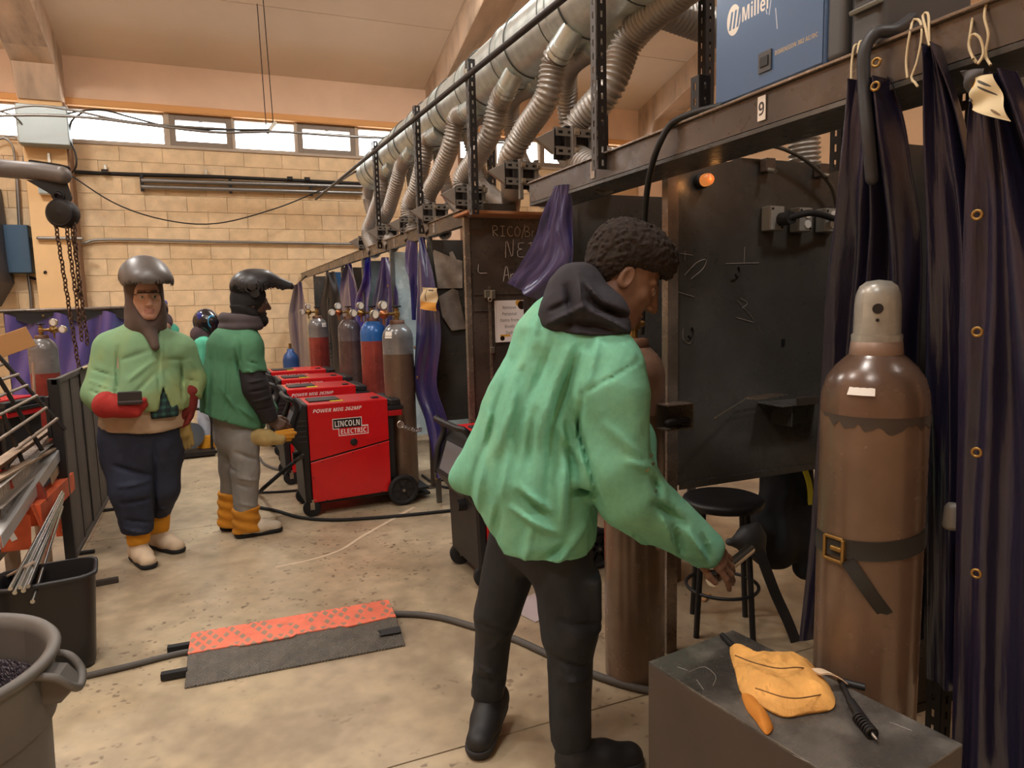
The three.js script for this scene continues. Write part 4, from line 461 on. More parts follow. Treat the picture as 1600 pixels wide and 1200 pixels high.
function cylinder(label, p, mb, mt, split = 1.12, o = {}) {
  const c = thing('gas_cylinder', label, 'gas cylinder', p, o.turn ?? 0); const R = o.r ?? 0.117, k = o.k ?? 1; const prof = [[0, 0.0], [R * 0.92, 0.0], [R, 0.02], [R, 1.24 * k], [R * 0.985, 1.265 * k], [R * 0.90, 1.30 * k], [R * 0.76, 1.325 * k], [R * 0.58, 1.347 * k], [R * 0.44, 1.36 * k], [R * 0.40, 1.375 * k]];
  const at = split * k, low = [[0, 0], [R * 0.92, 0], [R, 0.02], [R, at]], hi = [[R + 0.0003, at], ...prof.slice(3)];
  part('body', lathe(low, 48), mb, c); part('shoulder', lathe(hi, 48), mt, c);
  part('neck_ring', lathe([[R * 0.45, 1.35 * k], [R * 0.50, 1.352 * k], [R * 0.47, 1.385 * k], [R * 0.32, 1.39 * k], [0, 1.39 * k]], 32), o.neck ?? std(0x6a4a38, 0.6, 0.3), c);
  if (o.cap) { part('cap', lathe([[0.054, 1.378], [0.055, 1.40], [0.0505, 1.404], [0.0495, 1.47], [0.047, 1.495], [0.040, 1.513], [0.026, 1.524], [0.0, 1.528]].map((q) => [q[0], q[1] * k]), 40), P_capGrey, c); part('cap_hole', [put(new THREE.CylinderGeometry(0.0115, 0.0115, 0.012, 20), [-0.006, 1.462 * k, 0.0455], [PI / 2, 0, 0]), put(new THREE.CylinderGeometry(0.004, 0.004, 0.012, 12), [-0.006, 1.436 * k, 0.0455], [PI / 2, 0, 0])], M.black, c); }
  if (o.reg) regulator(c, 1.385 * k, 1, o.dir ?? -1, o.red);
  if (o.tag) part('label_sticker', put(new THREE.CylinderGeometry(R * 0.93, R * 1.005, 0.05, 16, 1, false, o.tag - 0.28, 0.56), [0, 1.275 * k, 0]), M.white, c, 'white paper label');
  return c;
}
{
  const A = cylinder('tall brown gas cylinder with a grey cap strapped by the near curtains', [1.425, 0, -1.175], P_brown, paint(0x5f4a3d, 91), 1.22, { cap: true, turn: -0.75, neck: std(0x8a7262, 0.45, 0.3) });
  part('label_sticker', put(new THREE.CylinderGeometry(0.099, 0.1185, 0.034, 16, 1, true, -0.62, 0.5), [0, 1.287, 0]), M.white, A, 'white paper label'); part('paint_smudge', sheet((u, v) => { const a = -1.3 + u * 2.7, w = 0.3 + 0.7 * Math.abs(perlin.noise(u * 6, 1.3, 2)) + 0.3 * perlin.noise(u * 17, 4, 1); return [0.1178 * Math.sin(a), 1.22 - v * 0.055 * w * Math.sin(Math.min(1, u * 4) * PI / 2), 0.1178 * Math.cos(a)]; }, 60, 3, 0.0006), std(0x40362f, 0.65), A, undefined, true);
  const st = thing('cylinder_strap', 'dark webbing strap with a steel buckle around the capped cylinder', 'strap', [1.425, 0, -1.175], -0.75);
  part('webbing', sheet((u, v) => { const a = -1.45 + u * 2.9, R = 0.1195; return [R * Math.sin(a), 0.905 + 0.035 * u * u + (v - 0.5) * 0.045, R * Math.cos(a)]; }, 40, 2, 0.003), std(0x2b2a27, 0.8), st, undefined, true);
  part('buckle', [put(box(0.05, 0.008, 0.008), [-0.085, 0.93, 0.088], [0, -0.75, 0]), put(box(0.05, 0.008, 0.008), [-0.085, 0.875, 0.088], [0, -0.75, 0]), put(box(0.008, 0.06, 0.008), [-0.103, 0.9, 0.068], [0, -0.75, 0]), put(box(0.008, 0.06, 0.012), [-0.066, 0.9, 0.104], [0, -0.75, 0]), put(box(0.03, 0.012, 0.012), [-0.08, 0.905, 0.094], [0, -0.75, 0])], M.brass, st);
  part('tail', sheet((u, v) => { const w = (u - 0.5) * 0.036; return [-0.058 + 0.085 * v + w * 0.7, 0.885 - 0.12 * v + w * 0.5, 0.112 + 0.012 * Math.sin(v * PI)]; }, 3, 16, 0.003), std(0x2b2a27, 0.8), st, undefined, true);
  const B = cylinder('brown gas cylinder standing behind the bent man', [1.45, 0, -2.25], P_brown, paint(0x80675a, 93), 1.1, { k: 0.97, turn: 0.4 });
  part('valve', [rod([0, 1.34, 0], [0, 1.43, 0], 0.016), box(0.04, 0.04, 0.04, [0, 1.40, 0]), rod([0, 1.40, 0], [0.06, 1.40, 0], 0.012)], M.brass, B);
  const br = thing('cylinder_bracket', 'grey steel angle bracket holding the cylinder behind the bent man', 'bracket', [1.53, 0, -2.1]); part('top_plate', box(0.11, 0.004, 0.07, [0.0, 1.11, 0]), M.steelMid, br); part('bottom_plate', box(0.11, 0.004, 0.07, [0, 1.02, 0]), M.steelMid, br); part('end_plate', box(0.004, 0.09, 0.07, [0.055, 1.065, 0]), M.steelMid, br); part('back_plate', box(0.11, 0.09, 0.004, [0, 1.065, -0.035]), M.steelDark, br); part('strap', tube([[-0.06, 1.05, 0.04], [-0.01, 1.05, 0.02], [0.04, 1.045, 0.01]], 0.012, 16, 8), M.blackRub, br);
  const c1 = cylinder('brown gas cylinder with a grey shoulder and twin-gauge regulator behind the nearest red machine', [1.27, 0.05, -5.24], P_brown, P_grey, 1.12, { reg: true, k: 0.955, turn: 0.0, tag: -0.9 });
  const c2 = cylinder('gas cylinder with a bright blue shoulder over a red body', [1.32, 0.05, -6.38], P_red, P_blue, 1.17, { reg: true, k: 0.955, red: false });
  const c3 = cylinder('plain grey-brown gas cylinder between the curtains', [1.30, 0.05, -7.5], P_brownDark, paint(0x64595a, 97), 1.12, { reg: true, k: 0.955 });
  const c4 = cylinder('dark red gas cylinder with a grey shoulder at the far end of the row', [1.13, 0.05, -8.66], P_red, P_grey, 1.12, { reg: true, k: 0.955, red: false, tag: 0.6 });
  const c5 = cylinder('red gas cylinder with yellow gauges in front of the purple screen', [-1.46, 0, -7.5], P_red, P_grey, 1.02, { reg: true, k: 0.93, dir: 1, red: false });
  const c6 = thing('gas_cylinder', 'small dark blue cylinder in front of the block wall beside the bearded man', 'gas cylinder', [0.9, 0, -9.8]); part('body', lathe([[0, 0], [0.10, 0], [0.105, 0.02], [0.105, 0.78], [0.085, 0.85], [0.045, 0.89], [0.04, 0.93], [0, 0.93]], 32), std(0x2f4f86, 0.4, 0.1), c6); part('valve', rod([0, 0.92, 0], [0, 1.0, 0], 0.02), M.brass, c6);
  const chain = solo('safety_chain', (() => { const g = [], ln = new THREE.TorusGeometry(0.011, 0.003, 6, 10); ln.scale(1, 1.4, 1); const c = new THREE.CatmullRomCurve3([[1.12, 0.677, -4.645], [1.2, 0.624, -4.79], [1.26, 0.597, -4.809], [1.33, 0.578, -4.911]].map(V3)); for (let i = 0; i <= 16; i++) g.push(put(ln.clone(), c.getPointAt(i / 16).toArray(), [0.3, 0.4, i % 2 ? 1.2 : 0.2])); g.push(put(new THREE.TorusGeometry(0.022, 0.005, 6, 14), c.getPointAt(0).toArray(), [0, 0, 1.2])); return g; })(), M.chrome, 'bright safety chain around the brown cylinder behind the nearest red machine', 'chain');
  chain.userData.kind = 'stuff';
}
// ---------------------------------------------------------------- red wire-feed welders
function welder(label, p, turn) {
  const o = thing('red_welder', label, 'welder', p, turn, 'red wire-feed welders'); const red = std(0xffffff, 0.35, 0.05, { map: mottle(0xd3131d, 0.05, 5, 101, 0.8), clearcoat: 0.4, clearcoatRoughness: 0.15 }), blk = std(0x1c1b1d, 0.5);
  const W = 0.215, x0 = -0.30, x1 = 0.27, y0 = 0.105, y1 = 0.805;
  part('case', span([x0, y0, -W + 0.006], [x1, y1 - 0.006, W - 0.006], 0.01), std(0x2a1214, 0.5), o); part('top_cover', span([x0, y1 - 0.012, -W], [x1, y1 + 0.004, W], 0.008), red, o);
  const ym = (x) => lerp(0.40, 0.50, (x - x0) / (x1 - x0));
  for (const s of [1, -1]) {
    const up = prism([[x0, ym(x0) + 0.006], [x1, ym(x1) + 0.006], [x1, y1 - 0.002], [x0, y1 - 0.002]], 0.01, 0.004), lo = prism([[x0 + 0.005, y0], [x1, y0 + 0.01], [x1, ym(x1) - 0.006], [x0, ym(x0) - 0.006]], 0.01, 0.004);
    const z = s > 0 ? W - 0.006 : -W - 0.004; const up_ = part('upper_door', put(up, [0, 0, z]), red, o); part('lower_panel', put(lo, [0, 0, z]), red, o); part('latch_knob', [put(lathe([[0, 0], [0.026, 0], [0.026, 0.008], [0.02, 0.012], [0, 0.012]], 24), [0.01, 0.515, s * (W + 0.003)], [s * PI / 2, 0, 0]), box(0.03, 0.008, 0.008, [0.01, 0.515, s * (W + 0.016)])], blk, up_, 'round black latch');
    for (const q of [[-0.22, 0.41], [0.0, 0.45], [0.19, 0.485], [-0.285, 0.3], [-0.2, 0.125], [0.2, 0.135]]) part('screw', put(new THREE.CylinderGeometry(0.005, 0.005, 0.006, 8), [q[0], q[1] - 0.015, s * (W + 0.004)], [PI / 2, 0, 0]), blk, up_);
    const tx = canvasTex(1024, 512, (g, w, h) => { const fit = (t, x, y, wd, font) => { g.save(); g.font = font; const k = wd / g.measureText(t).width; g.translate(x, y); g.scale(k, 1); g.fillText(t, 0, 0); g.restore(); }; g.fillStyle = '#d3131d'; g.fillRect(0, 0, w, h); g.fillStyle = '#f3efee'; fit('POWER MIG 262MP', 40, 100, 640, 'italic bold 66px sans-serif'); const L = 300, T = 210; g.fillRect(L - 10, T - 10, 390, 142); g.fillRect(L + 64, T + 105, 400, 122); g.fillStyle = '#111'; g.fillRect(L, T, 370, 122); g.fillStyle = '#d3131d'; g.fillRect(L + 74, T + 122, 380, 95); g.fillStyle = '#f6f4f2'; fit('LINCOLN', L + 12, T + 102, 346, 'bold 112px sans-serif'); fit('ELECTRIC', L + 88, T + 204, 350, 'bold 92px sans-serif'); });
    const pl = new THREE.PlaneGeometry(0.55, 0.275); part('door_print', put(pl, [-0.015, 0.664, s * (W + 0.0052)], [0, s > 0 ? 0 : PI, 0]), std(0xffffff, 0.35, 0, { map: tx, clearcoat: 0.4, clearcoatRoughness: 0.15 }), up_, 'white lettering', true);
  }
  // black front with slanted fascia, handle posts and louvres
  part('front_fascia', put(prism([[x0 + 0.002, 0.10], [x0 - 0.045, 0.10], [x0 - 0.055, 0.45], [x0 - 0.13, 0.56], [x0 - 0.07, 0.74], [x0 - 0.03, 0.815], [x0 + 0.002, 0.81]], W * 2 + 0.012, 0.012), [0, 0, -W - 0.006]), blk, o);
  for (let k = 0; k < 5; k++) part('louvre', [box(0.06, 0.008, 0.006, [x0 - 0.045, 0.55 + k * 0.037, W + 0.008])], std(0x2e2d2f, 0.4), o);
  part('handle', [tube([[x0 - 0.125, 0.56, W], [x0 - 0.11, 0.68, W], [x0 - 0.07, 0.80, W], [x0 - 0.105, 0.855, W], [x0 - 0.125, 0.86, W - 0.04], [x0 - 0.125, 0.86, -W + 0.04], [x0 - 0.105, 0.855, -W], [x0 - 0.07, 0.80, -W], [x0 - 0.11, 0.68, -W], [x0 - 0.125, 0.56, -W]], 0.017, 80, 12)], blk, o);
  part('gun_socket', [put(new THREE.CylinderGeometry(0.03, 0.034, 0.06, 16), [x0 - 0.07, 0.42, 0.05], [0, 0, PI / 2])], blk, o); part('control_panel', put(box(0.004, 0.16, 0.3), [x0 - 0.1, 0.66, 0], [0, 0, -0.32]), std(0x6c6c70, 0.4), o);
  part('caution_label', box(0.09, 0.002, 0.05, [-0.08, y1 + 0.006, 0.12]), std(0xd8d021, 0.5), o); part('top_tray', box(0.22, 0.012, 0.2, [-0.16, y1 + 0.008, 0.0]), blk, o); part('lifting_eye_cover', box(0.05, 0.012, 0.06, [0.2, y1 + 0.008, 0.12]), blk, o);
  // rear tool tray, cylinder platform, wheels and casters
  part('rear_panel', span([x1, 0.2, -W + 0.02], [x1 + 0.05, 0.78, W - 0.02], 0.01), blk, o); part('rear_tray', [span([x1, 0.72, -W], [x1 + 0.12, 0.75, W], 0.006), span([x1 + 0.02, 0.75, -W], [x1 + 0.10, 0.80, W], 0.012)], blk, o); part('tray_band', span([x1 + 0.002, 0.675, -W], [x1 + 0.11, 0.718, W], 0.006), std(0xb0121a, 0.4), o);
  part('undercarriage', [span([x0, 0.085, -W + 0.02], [x1 + 0.3, 0.105, W - 0.02], 0.004), span([x1 + 0.05, 0.03, -0.16], [x1 + 0.32, 0.05, 0.16], 0.004), span([x1 + 0.04, 0.03, -0.17], [x1 + 0.05, 0.105, 0.17], 0.003)], blk, o);
  for (const s of [1, -1]) {
    const w = new THREE.Group(); w.name = 'wheel'; w.position.set(x1 + 0.085, 0.117, s * (W + 0.028)); o.add(w);
    part('tyre', put(new THREE.TorusGeometry(0.098, 0.0185, 12, 40), [0, 0, 0]), M.blackRub, w); part('rim', [put(new THREE.CylinderGeometry(0.088, 0.088, 0.012, 32), [0, 0, 0], [PI / 2, 0, 0]), ...[0, 1, 2, 3, 4, 5].map((k) => put(box(0.16, 0.012, 0.024), [0, 0, 0], [0, 0, k * PI / 6 * 2])), put(new THREE.CylinderGeometry(0.022, 0.022, 0.036, 20), [0, 0, 0], [PI / 2, 0, 0])], std(0x242325, 0.5), w); part('axle_cap', put(new THREE.CylinderGeometry(0.010, 0.010, 0.006, 12), [0, 0, s * 0.02], [PI / 2, 0, 0]), M.zinc, w);
    const c = new THREE.Group(); c.name = 'caster'; c.position.set(x0 - 0.005, 0, s * 0.19); o.add(c); part('caster_wheel', put(lathe([[0.012, -0.02], [0.055, -0.02], [0.062, -0.011], [0.062, 0.011], [0.055, 0.02], [0.012, 0.02]], 28), [0.0, 0.062, 0], [PI / 2, 0, 0.2]), M.blackRub, c); part('fork', [box(0.03, 0.07, 0.003, [0.002, 0.088, 0.024]), box(0.03, 0.07, 0.003, [0.002, 0.088, -0.024]), box(0.06, 0.004, 0.06, [0, 0.123, 0])], M.zinc, c);
  }
  return o;
}
const welder0 = welder('nearest red wire-feed welder in full view with black handle', [0.845, 0, -5.24], 0.03);
copy(welder0, [0.80, 0, -6.25], 0.03, 'second red wire-feed welder, just behind the one in full view'); copy(welder0, [0.83, 0, -7.1], 0.03, 'third red wire-feed welder, only its top and front showing'); copy(welder0, [0.80, 0, -8.0], 0.03, 'fourth red wire-feed welder, a sliver of top beside the bearded man\'s arm');
copy(welder0, [1.52, 0, -3.52], 0.02, 'red wire-feed welder mostly hidden behind the green jacket of the bent man'); copy(welder0, [-1.78, 0, -6.9], -0.5, 'red wire-feed welder beyond the stock rack near the purple screen');
// ---------------------------------------------------------------- blue welder on the beam
{
  const o = thing('blue_welder', 'blue welding power source with a grey louvred end sitting on the booth beam', 'welder', [1.50, 2.086, -1.86]); const blue = std(0xffffff, 0.3, 0.1, { map: mottle(0x44658c, 0.1, 5, 111, 0.5), clearcoat: 0.5, clearcoatRoughness: 0.12 }), gp = std(0x4a4a4b, 0.5);
  part('case', span([0, 0, 0], [0.34, 0.52, 0.44], 0.012), blue, o);
  const tx = canvasTex(1024, 1024, (g, w, h) => { g.fillStyle = '#44658c'; g.fillRect(0, 0, w, h); g.fillStyle = '#e3ded2'; g.beginPath(); g.ellipse(190, 560, 72, 90, 0, 0, 7); g.fill(); g.fillStyle = '#44658c'; for (const x of [140, 180, 220]) { g.beginPath(); g.moveTo(x, 612); g.lineTo(x + 22, 612); g.lineTo(x + 46, 508); g.lineTo(x + 24, 508); g.fill(); } g.fillStyle = '#e3ded2'; g.font = 'bold 118px sans-serif'; g.save(); g.translate(272, 600); g.scale(0.86, 1); g.fillText('Miller', 0, 0); g.restore(); g.fillStyle = '#b09a6a'; g.font = 'bold 34px sans-serif'; g.fillText('DIMENSION 302 AC/DC', 610, 880); g.strokeStyle = '#b9c6d4'; g.lineWidth = 8; for (const q of [[570, 540, 550, 640], [610, 620, 630, 740], [520, 600, 530, 630]]) { g.beginPath(); g.moveTo(q[0], q[1]); g.lineTo(q[2], q[3]); g.stroke(); } });
  part('side_print', put(new THREE.PlaneGeometry(0.42, 0.50), [-0.0015, 0.26, 0.22], [0, -PI / 2, 0]), std(0xffffff, 0.3, 0.1, { map: tx, clearcoat: 0.5, clearcoatRoughness: 0.12 }), o, 'white lettering', true);
  part('rating_window', [box(0.004, 0.055, 0.05, [-0.004, 0.075, 0.225])], gp, o); part('window_slot', box(0.004, 0.026, 0.032, [-0.007, 0.075, 0.225]), M.black, o);
  part('end_moulding', span([-0.004, 0, 0.44], [0.344, 0.53, 0.50], 0.018), gp, o); part('front_grille', span([0.01, 0, 0.50], [0.33, 0.5, 0.60], 0.02), gp, o);
  for (let k = 0; k < 6; k++) part('louvre', put(box(0.02, 0.012, 0.085, [0, 0, 0]), [0.004, 0.1 + k * 0.04, 0.555], [0, 0, 0.4]), std(0x77776f, 0.5), o); part('hand_recess', put(new THREE.CylinderGeometry(0.028, 0.028, 0.01, 24), [-0.002, 0.2, 0.47], [0, 0, PI / 2], [1, 1, 0.7]), M.black, o);
  solo('rubber_hose', tube([[1.56, 2.137, -1.225], [1.47, 2.091, -1.2], [1.43, 2.085, -1.212], [1.41, 2.054, -1.221], [1.405, 1.975, -1.217], [1.4, 1.857, -1.197], [1.41, 1.757, -1.191]], 0.014, 50, 12), std(0x2c2b2d, 0.5), 'dark grey rubber hose draped over the beam beside the bunched curtain', 'hose');
  solo('power_cable', tube([[1.47, 2.077, -1.795], [1.45, 2.081, -1.91], [1.43, 2.065, -1.992], [1.41, 2.009, -2.028], [1.42, 1.928, -2.096], [1.47, 1.812, -2.202], [1.55, 1.611, -2.331], [1.6, 1.357, -2.421]], 0.011, 60, 10), M.black, 'black cable hanging over the beam left of the blue machine', 'cable');
}


// ---------------------------------------------------------------- blended fields and their mesher
const smin = (a, b, k) => { const h = Math.max(k - Math.abs(a - b), 0) / k; return Math.min(a, b) - h * h * k * 0.25; };
const smax = (a, b, k) => -smin(-a, -b, k);
function cone(p, a, b, ra, rb, dir, s) {            // tapered capsule; flattened along dir by the factor s
  const bx = b[0] - a[0], by = b[1] - a[1], bz = b[2] - a[2], px = p[0] - a[0], py = p[1] - a[1], pz = p[2] - a[2];
  const t = clamp((px * bx + py * by + pz * bz) / (bx * bx + by * by + bz * bz + 1e-9)); let qx = px - bx * t, qy = py - by * t, qz = pz - bz * t; const r = ra + (rb - ra) * t;
  if (dir) { const c = (qx * dir[0] + qy * dir[1] + qz * dir[2]) * (s - 1); qx += dir[0] * c; qy += dir[1] * c; qz += dir[2] * c; }
  return Math.sqrt(qx * qx + qy * qy + qz * qz) - r;
}
function ell(p, c, r) { const x = p[0] - c[0], y = p[1] - c[1], z = p[2] - c[2]; const k0 = Math.hypot(x / r[0], y / r[1], z / r[2]), k1 = Math.hypot(x / (r[0] * r[0]), y / (r[1] * r[1]), z / (r[2] * r[2])); return k1 < 1e-6 ? -Math.min(...r) : k0 * (k0 - 1) / k1; }
const noise3 = (p, f, s = 0) => perlin.noise(p[0] * f + s, p[1] * f + s * 1.7, p[2] * f - s);
function net(f, lo, hi, h, color) {                 // surface nets
  const n = [0, 1, 2].map((i) => Math.ceil((hi[i] - lo[i]) / h) + 1), S = [1, n[0], n[0] * n[1]], val = new Float32Array(n[0] * n[1] * n[2]).fill(1), B = 4;
  for (let k = 0; k < n[2]; k += B) for (let j = 0; j < n[1]; j += B) for (let i = 0; i < n[0]; i += B) {
    const d = f([lo[0] + (i + B / 2) * h, lo[1] + (j + B / 2) * h, lo[2] + (k + B / 2) * h]); const far = Math.abs(d) > h * B * 1.6;
    for (let c = k; c < Math.min(k + B, n[2]); c++) for (let b = j; b < Math.min(j + B, n[1]); b++) for (let a = i; a < Math.min(i + B, n[0]); a++) { const edge = a === 0 || b === 0 || c === 0 || a === n[0] - 1 || b === n[1] - 1 || c === n[2] - 1; val[a + b * S[1] + c * S[2]] = edge ? 1 : far ? d : f([lo[0] + a * h, lo[1] + b * h, lo[2] + c * h]); }
  }
  const id = new Int32Array(val.length).fill(-1), pos = [], idx = [], col = [];
  for (let k = 0; k < n[2] - 1; k++) for (let j = 0; j < n[1] - 1; j++) for (let i = 0; i < n[0] - 1; i++) {
    const o = i + j * S[1] + k * S[2]; let m = 0; const v = []; for (let q = 0; q < 8; q++) { const w = val[o + (q & 1) + ((q >> 1) & 1) * S[1] + (q >> 2) * S[2]]; v.push(w); if (w < 0) m |= 1 << q; }
    if (m === 0 || m === 255) continue; let c = 0, x = 0, y = 0, z = 0;
    for (const [a, b] of [[0, 1], [2, 3], [4, 5], [6, 7], [0, 2], [1, 3], [4, 6], [5, 7], [0, 4], [1, 5], [2, 6], [3, 7]]) if ((v[a] < 0) !== (v[b] < 0)) { const t = v[a] / (v[a] - v[b]); x += (a & 1) + ((b & 1) - (a & 1)) * t; y += ((a >> 1) & 1) + (((b >> 1) & 1) - ((a >> 1) & 1)) * t; z += (a >> 2) + ((b >> 2) - (a >> 2)) * t; c++; }
    id[o] = pos.length / 3; const p = [lo[0] + (i + x / c) * h, lo[1] + (j + y / c) * h, lo[2] + (k + z / c) * h]; pos.push(...p); if (color) col.push(...color(p));
  }
  const quad = (a, b, c, d, flip) => { if (a < 0 || b < 0 || c < 0 || d < 0) return; flip ? idx.push(a, c, b, a, d, c) : idx.push(a, b, c, a, c, d); };
  for (let k = 1; k < n[2] - 1; k++) for (let j = 1; j < n[1] - 1; j++) for (let i = 1; i < n[0] - 1; i++) {
    const o = i + j * S[1] + k * S[2], s = val[o] < 0;
    if (s !== val[o + 1] < 0) quad(id[o - S[1] - S[2]], id[o - S[2]], id[o], id[o - S[1]], !s); if (s !== val[o + S[1]] < 0) quad(id[o - S[2] - 1], id[o - 1 + 0], id[o], id[o - S[2]], s ? false : true) ; if (s !== val[o + S[2]] < 0) quad(id[o - 1 - S[1]], id[o - S[1]], id[o], id[o - 1], !s);
  }
  const g = new THREE.BufferGeometry(); g.setAttribute('position', new THREE.Float32BufferAttribute(pos, 3)); g.setIndex(idx); g.computeVertexNormals(); const uv = new Float32Array(pos.length / 3 * 2); for (let i = 0; i < uv.length / 2; i++) { uv[i * 2] = pos[i * 3] + pos[i * 3 + 2] * 0.7; uv[i * 2 + 1] = pos[i * 3 + 1]; } g.setAttribute('uv', new THREE.BufferAttribute(uv, 2)); if (color) g.setAttribute('color', new THREE.Float32BufferAttribute(col, 3)); return g;
}
function bounds(pts, pad) { const lo = [1e9, 1e9, 1e9], hi = [-1e9, -1e9, -1e9]; for (const p of pts) for (let i = 0; i < 3; i++) { lo[i] = Math.min(lo[i], p[i] - pad); hi[i] = Math.max(hi[i], p[i] + pad); } return [lo, hi]; }
function pillow(out, h, seed = 1, wr = 0.006) {      // a floppy flat thing lying on y = 0: outline in x, z
  const c = new THREE.CatmullRomCurve3(out.map((q) => new THREE.Vector3(q[0], 0, q[1])), true, 'centripetal').getSpacedPoints(72); c.pop(); const cx = c.reduce((s, q) => s + q.x, 0) / 72, cz = c.reduce((s, q) => s + q.z, 0) / 72, pos = [], idx = [], R = 14;
  for (const s of [1, -1]) for (let j = 0; j <= R; j++) for (let i = 0; i < 72; i++) { const k = j / R, x = lerp(c[i].x, cx, k), z = lerp(c[i].z, cz, k), y = s > 0 ? h * Math.pow(1 - Math.pow(1 - k, 2.6), 0.8) * (0.75 + 0.35 * perlin.noise(x * 14 + seed, z * 14, seed)) + h * 0.12 + wr * perlin.noise(x * 40, z * 40, seed) : 0.001; pos.push(x, Math.max(y, 0.001), z); }
  for (const s of [0, 1]) for (let j = 0; j < R; j++) for (let i = 0; i < 72; i++) { const a = (s * (R + 1) + j) * 72 + i, b = (s * (R + 1) + j) * 72 + (i + 1) % 72, d = a + 72, e = b + 72; s ? idx.push(a, b, e, a, e, d) : idx.push(a, e, b, a, d, e); }
  for (let i = 0; i < 72; i++) { const a = i, b = (i + 1) % 72, d = a + (R + 1) * 72, e = b + (R + 1) * 72; idx.push(a, b, e, a, e, d); }
  const g = new THREE.BufferGeometry(); g.setAttribute('position', new THREE.Float32BufferAttribute(pos, 3)); g.setIndex(idx); g.computeVertexNormals(); return g;
}


// ---------------------------------------------------------------- inside the near booth
{
  const pz = -2.344;
  const outlet = (label, p, plug) => { const o = thing('outlet_box', label, 'outlet', p); part('box', box(0.075, 0.10, 0.05, [0, 0, 0.025], undefined, 0.004), std(0x8f8d86, 0.5, 0.3), o); part('cover_plate', box(0.07, 0.095, 0.004, [0, 0, 0.052]), std(0x9d9c96, 0.45, 0.3), o); for (const [x, y] of [[-0.026, 0.038], [0.026, -0.038]]) part('screw', put(new THREE.CylinderGeometry(0.005, 0.005, 0.004, 10), [x, y, 0.055], [PI / 2, 0, 0]), M.iron, o); if (!plug) { part('receptacle', put(new THREE.CylinderGeometry(0.017, 0.017, 0.006, 20), [0.01, -0.02, 0.055], [PI / 2, 0, 0]), M.white, o); part('upper_receptacle', put(new THREE.CylinderGeometry(0.017, 0.017, 0.006, 20), [0.01, 0.022, 0.055], [PI / 2, 0, 0]), M.white, o); } return o; };
  const o1 = outlet('grey outlet box with a thick black plug in it', [2.178, 1.814, -2.344], true); part('plug', [put(new THREE.CylinderGeometry(0.026, 0.028, 0.06, 20), [0.02, -0.005, 0.08], [PI / 2, 0, 0])], M.blackRub, o1);
  outlet('grey outlet box with a round white receptacle, middle of three', [2.333, 1.812, -2.344]); outlet('grey outlet box half hidden by the bunched curtain', [2.481, 1.813, -2.344]);
  solo('plug_cable', tube([add3([2.192, 1.809, -2.344], [0, 0, 0.10]), add3([2.265, 1.827, -2.344], [0, 0, 0.13]), add3([2.355, 1.823, -2.344], [0, 0, 0.12]), add3([2.447, 1.815, -2.344], [0, 0, 0.09]), add3([2.533, 1.825, -2.344], [0, 0, 0.05])], 0.0135, 40, 10), M.blackRub, 'thick black cable running from the plug across the outlet boxes', 'cable');
  for (const [p, l] of [[[2.152, 2.031, -2.344], 'brown peg block on the panel below the arching cable'], [[2.45, 2.024, -2.344], 'brown peg block on the panel beside the bunched curtain']]) { const o = thing('peg_block', l, 'bracket', p); part('block', box(0.05, 0.055, 0.04, [0, 0, 0.02]), M.steelBrown, o); part('peg', rod([-0.01, -0.02, 0.03], [-0.015, -0.035, 0.08], 0.01), M.zinc, o); }
  solo('arching_cable', tube([add3([2.052, 2.092, -2.344], [0, 0, 0.03]), add3([2.136, 2.102, -2.344], [0, 0, 0.05]), add3([2.247, 2.078, -2.344], [0, 0, 0.06]), add3([2.377, 2.021, -2.344], [0, 0, 0.06]), add3([2.479, 1.95, -2.344], [0, 0, 0.05]), add3([2.539, 1.858, -2.344], [0, 0, 0.03])], 0.0085, 50, 8), std(0x4b463e, 0.6), 'dark cable arching over the top of the outlet panel', 'cable');
  const am = thing('amber_lamp', 'small amber ribbed lamp glowing on the dark panel under the beam', 'lamp', [1.819, 1.954, -2.344]); part('socket', put(lathe([[0, 0], [0.03, 0], [0.03, 0.025], [0.026, 0.03], [0, 0.03]], 24), [0, 0, 0.003], [PI / 2, 0, 0]), M.iron, am);
  part('lens', put(lathe([[0.024, 0], [0.025, 0.01], [0.023, 0.014], [0.0245, 0.02], [0.022, 0.026], [0.0225, 0.032], [0.016, 0.042], [0, 0.046]], 24), [0, 0, 0.033], [PI / 2, 0, 0]), new THREE.MeshStandardMaterial({ color: 0x5a2408, roughness: 0.3, emissive: new THREE.Color().setRGB(0.9, 0.28, 0.06), emissiveIntensity: 0.55 }), am); const al = new THREE.PointLight(new THREE.Color().setRGB(1, 0.42, 0.12), 0.02, 3); al.position.set(...add3([1.819, 1.954, -2.344], [0, 0, 0.1])); scene.add(al);
  const sh = thing('steel_shelf', 'dark folded steel shelf with a lip on the outlet panel', 'shelf', [2.288, 1.015, -2.344]); part('shelf_plate', box(0.34, 0.006, 0.14, [0.02, 0.02, 0.07]), M.steelDark, sh); part('lip', box(0.26, 0.035, 0.006, [0.06, 0.035, 0.14]), M.steelBrown, sh); part('bracket', [box(0.14, 0.09, 0.006, [0.0, -0.03, 0.06]), box(0.006, 0.09, 0.12, [-0.07, -0.03, 0.06])], M.steelDark, sh);
  for (let k = 0; k < 4; k++) solo('filler_rod', rod(add3([2.021, 1.059, -2.344], [0.0, 0.012 + 0.0 * k, 0.05 + 0.02 * k]), add3([2.204, 1.065, -2.344], [0.0, 0.012, 0.045 + 0.02 * k]), 0.003, 6), M.chrome, 'thin bright filler rod on the dark shelf, ' + ['against the panel', 'second from the panel', 'third from the panel', 'nearest the open edge'][k], 'rod', 'filler rods on the shelf');
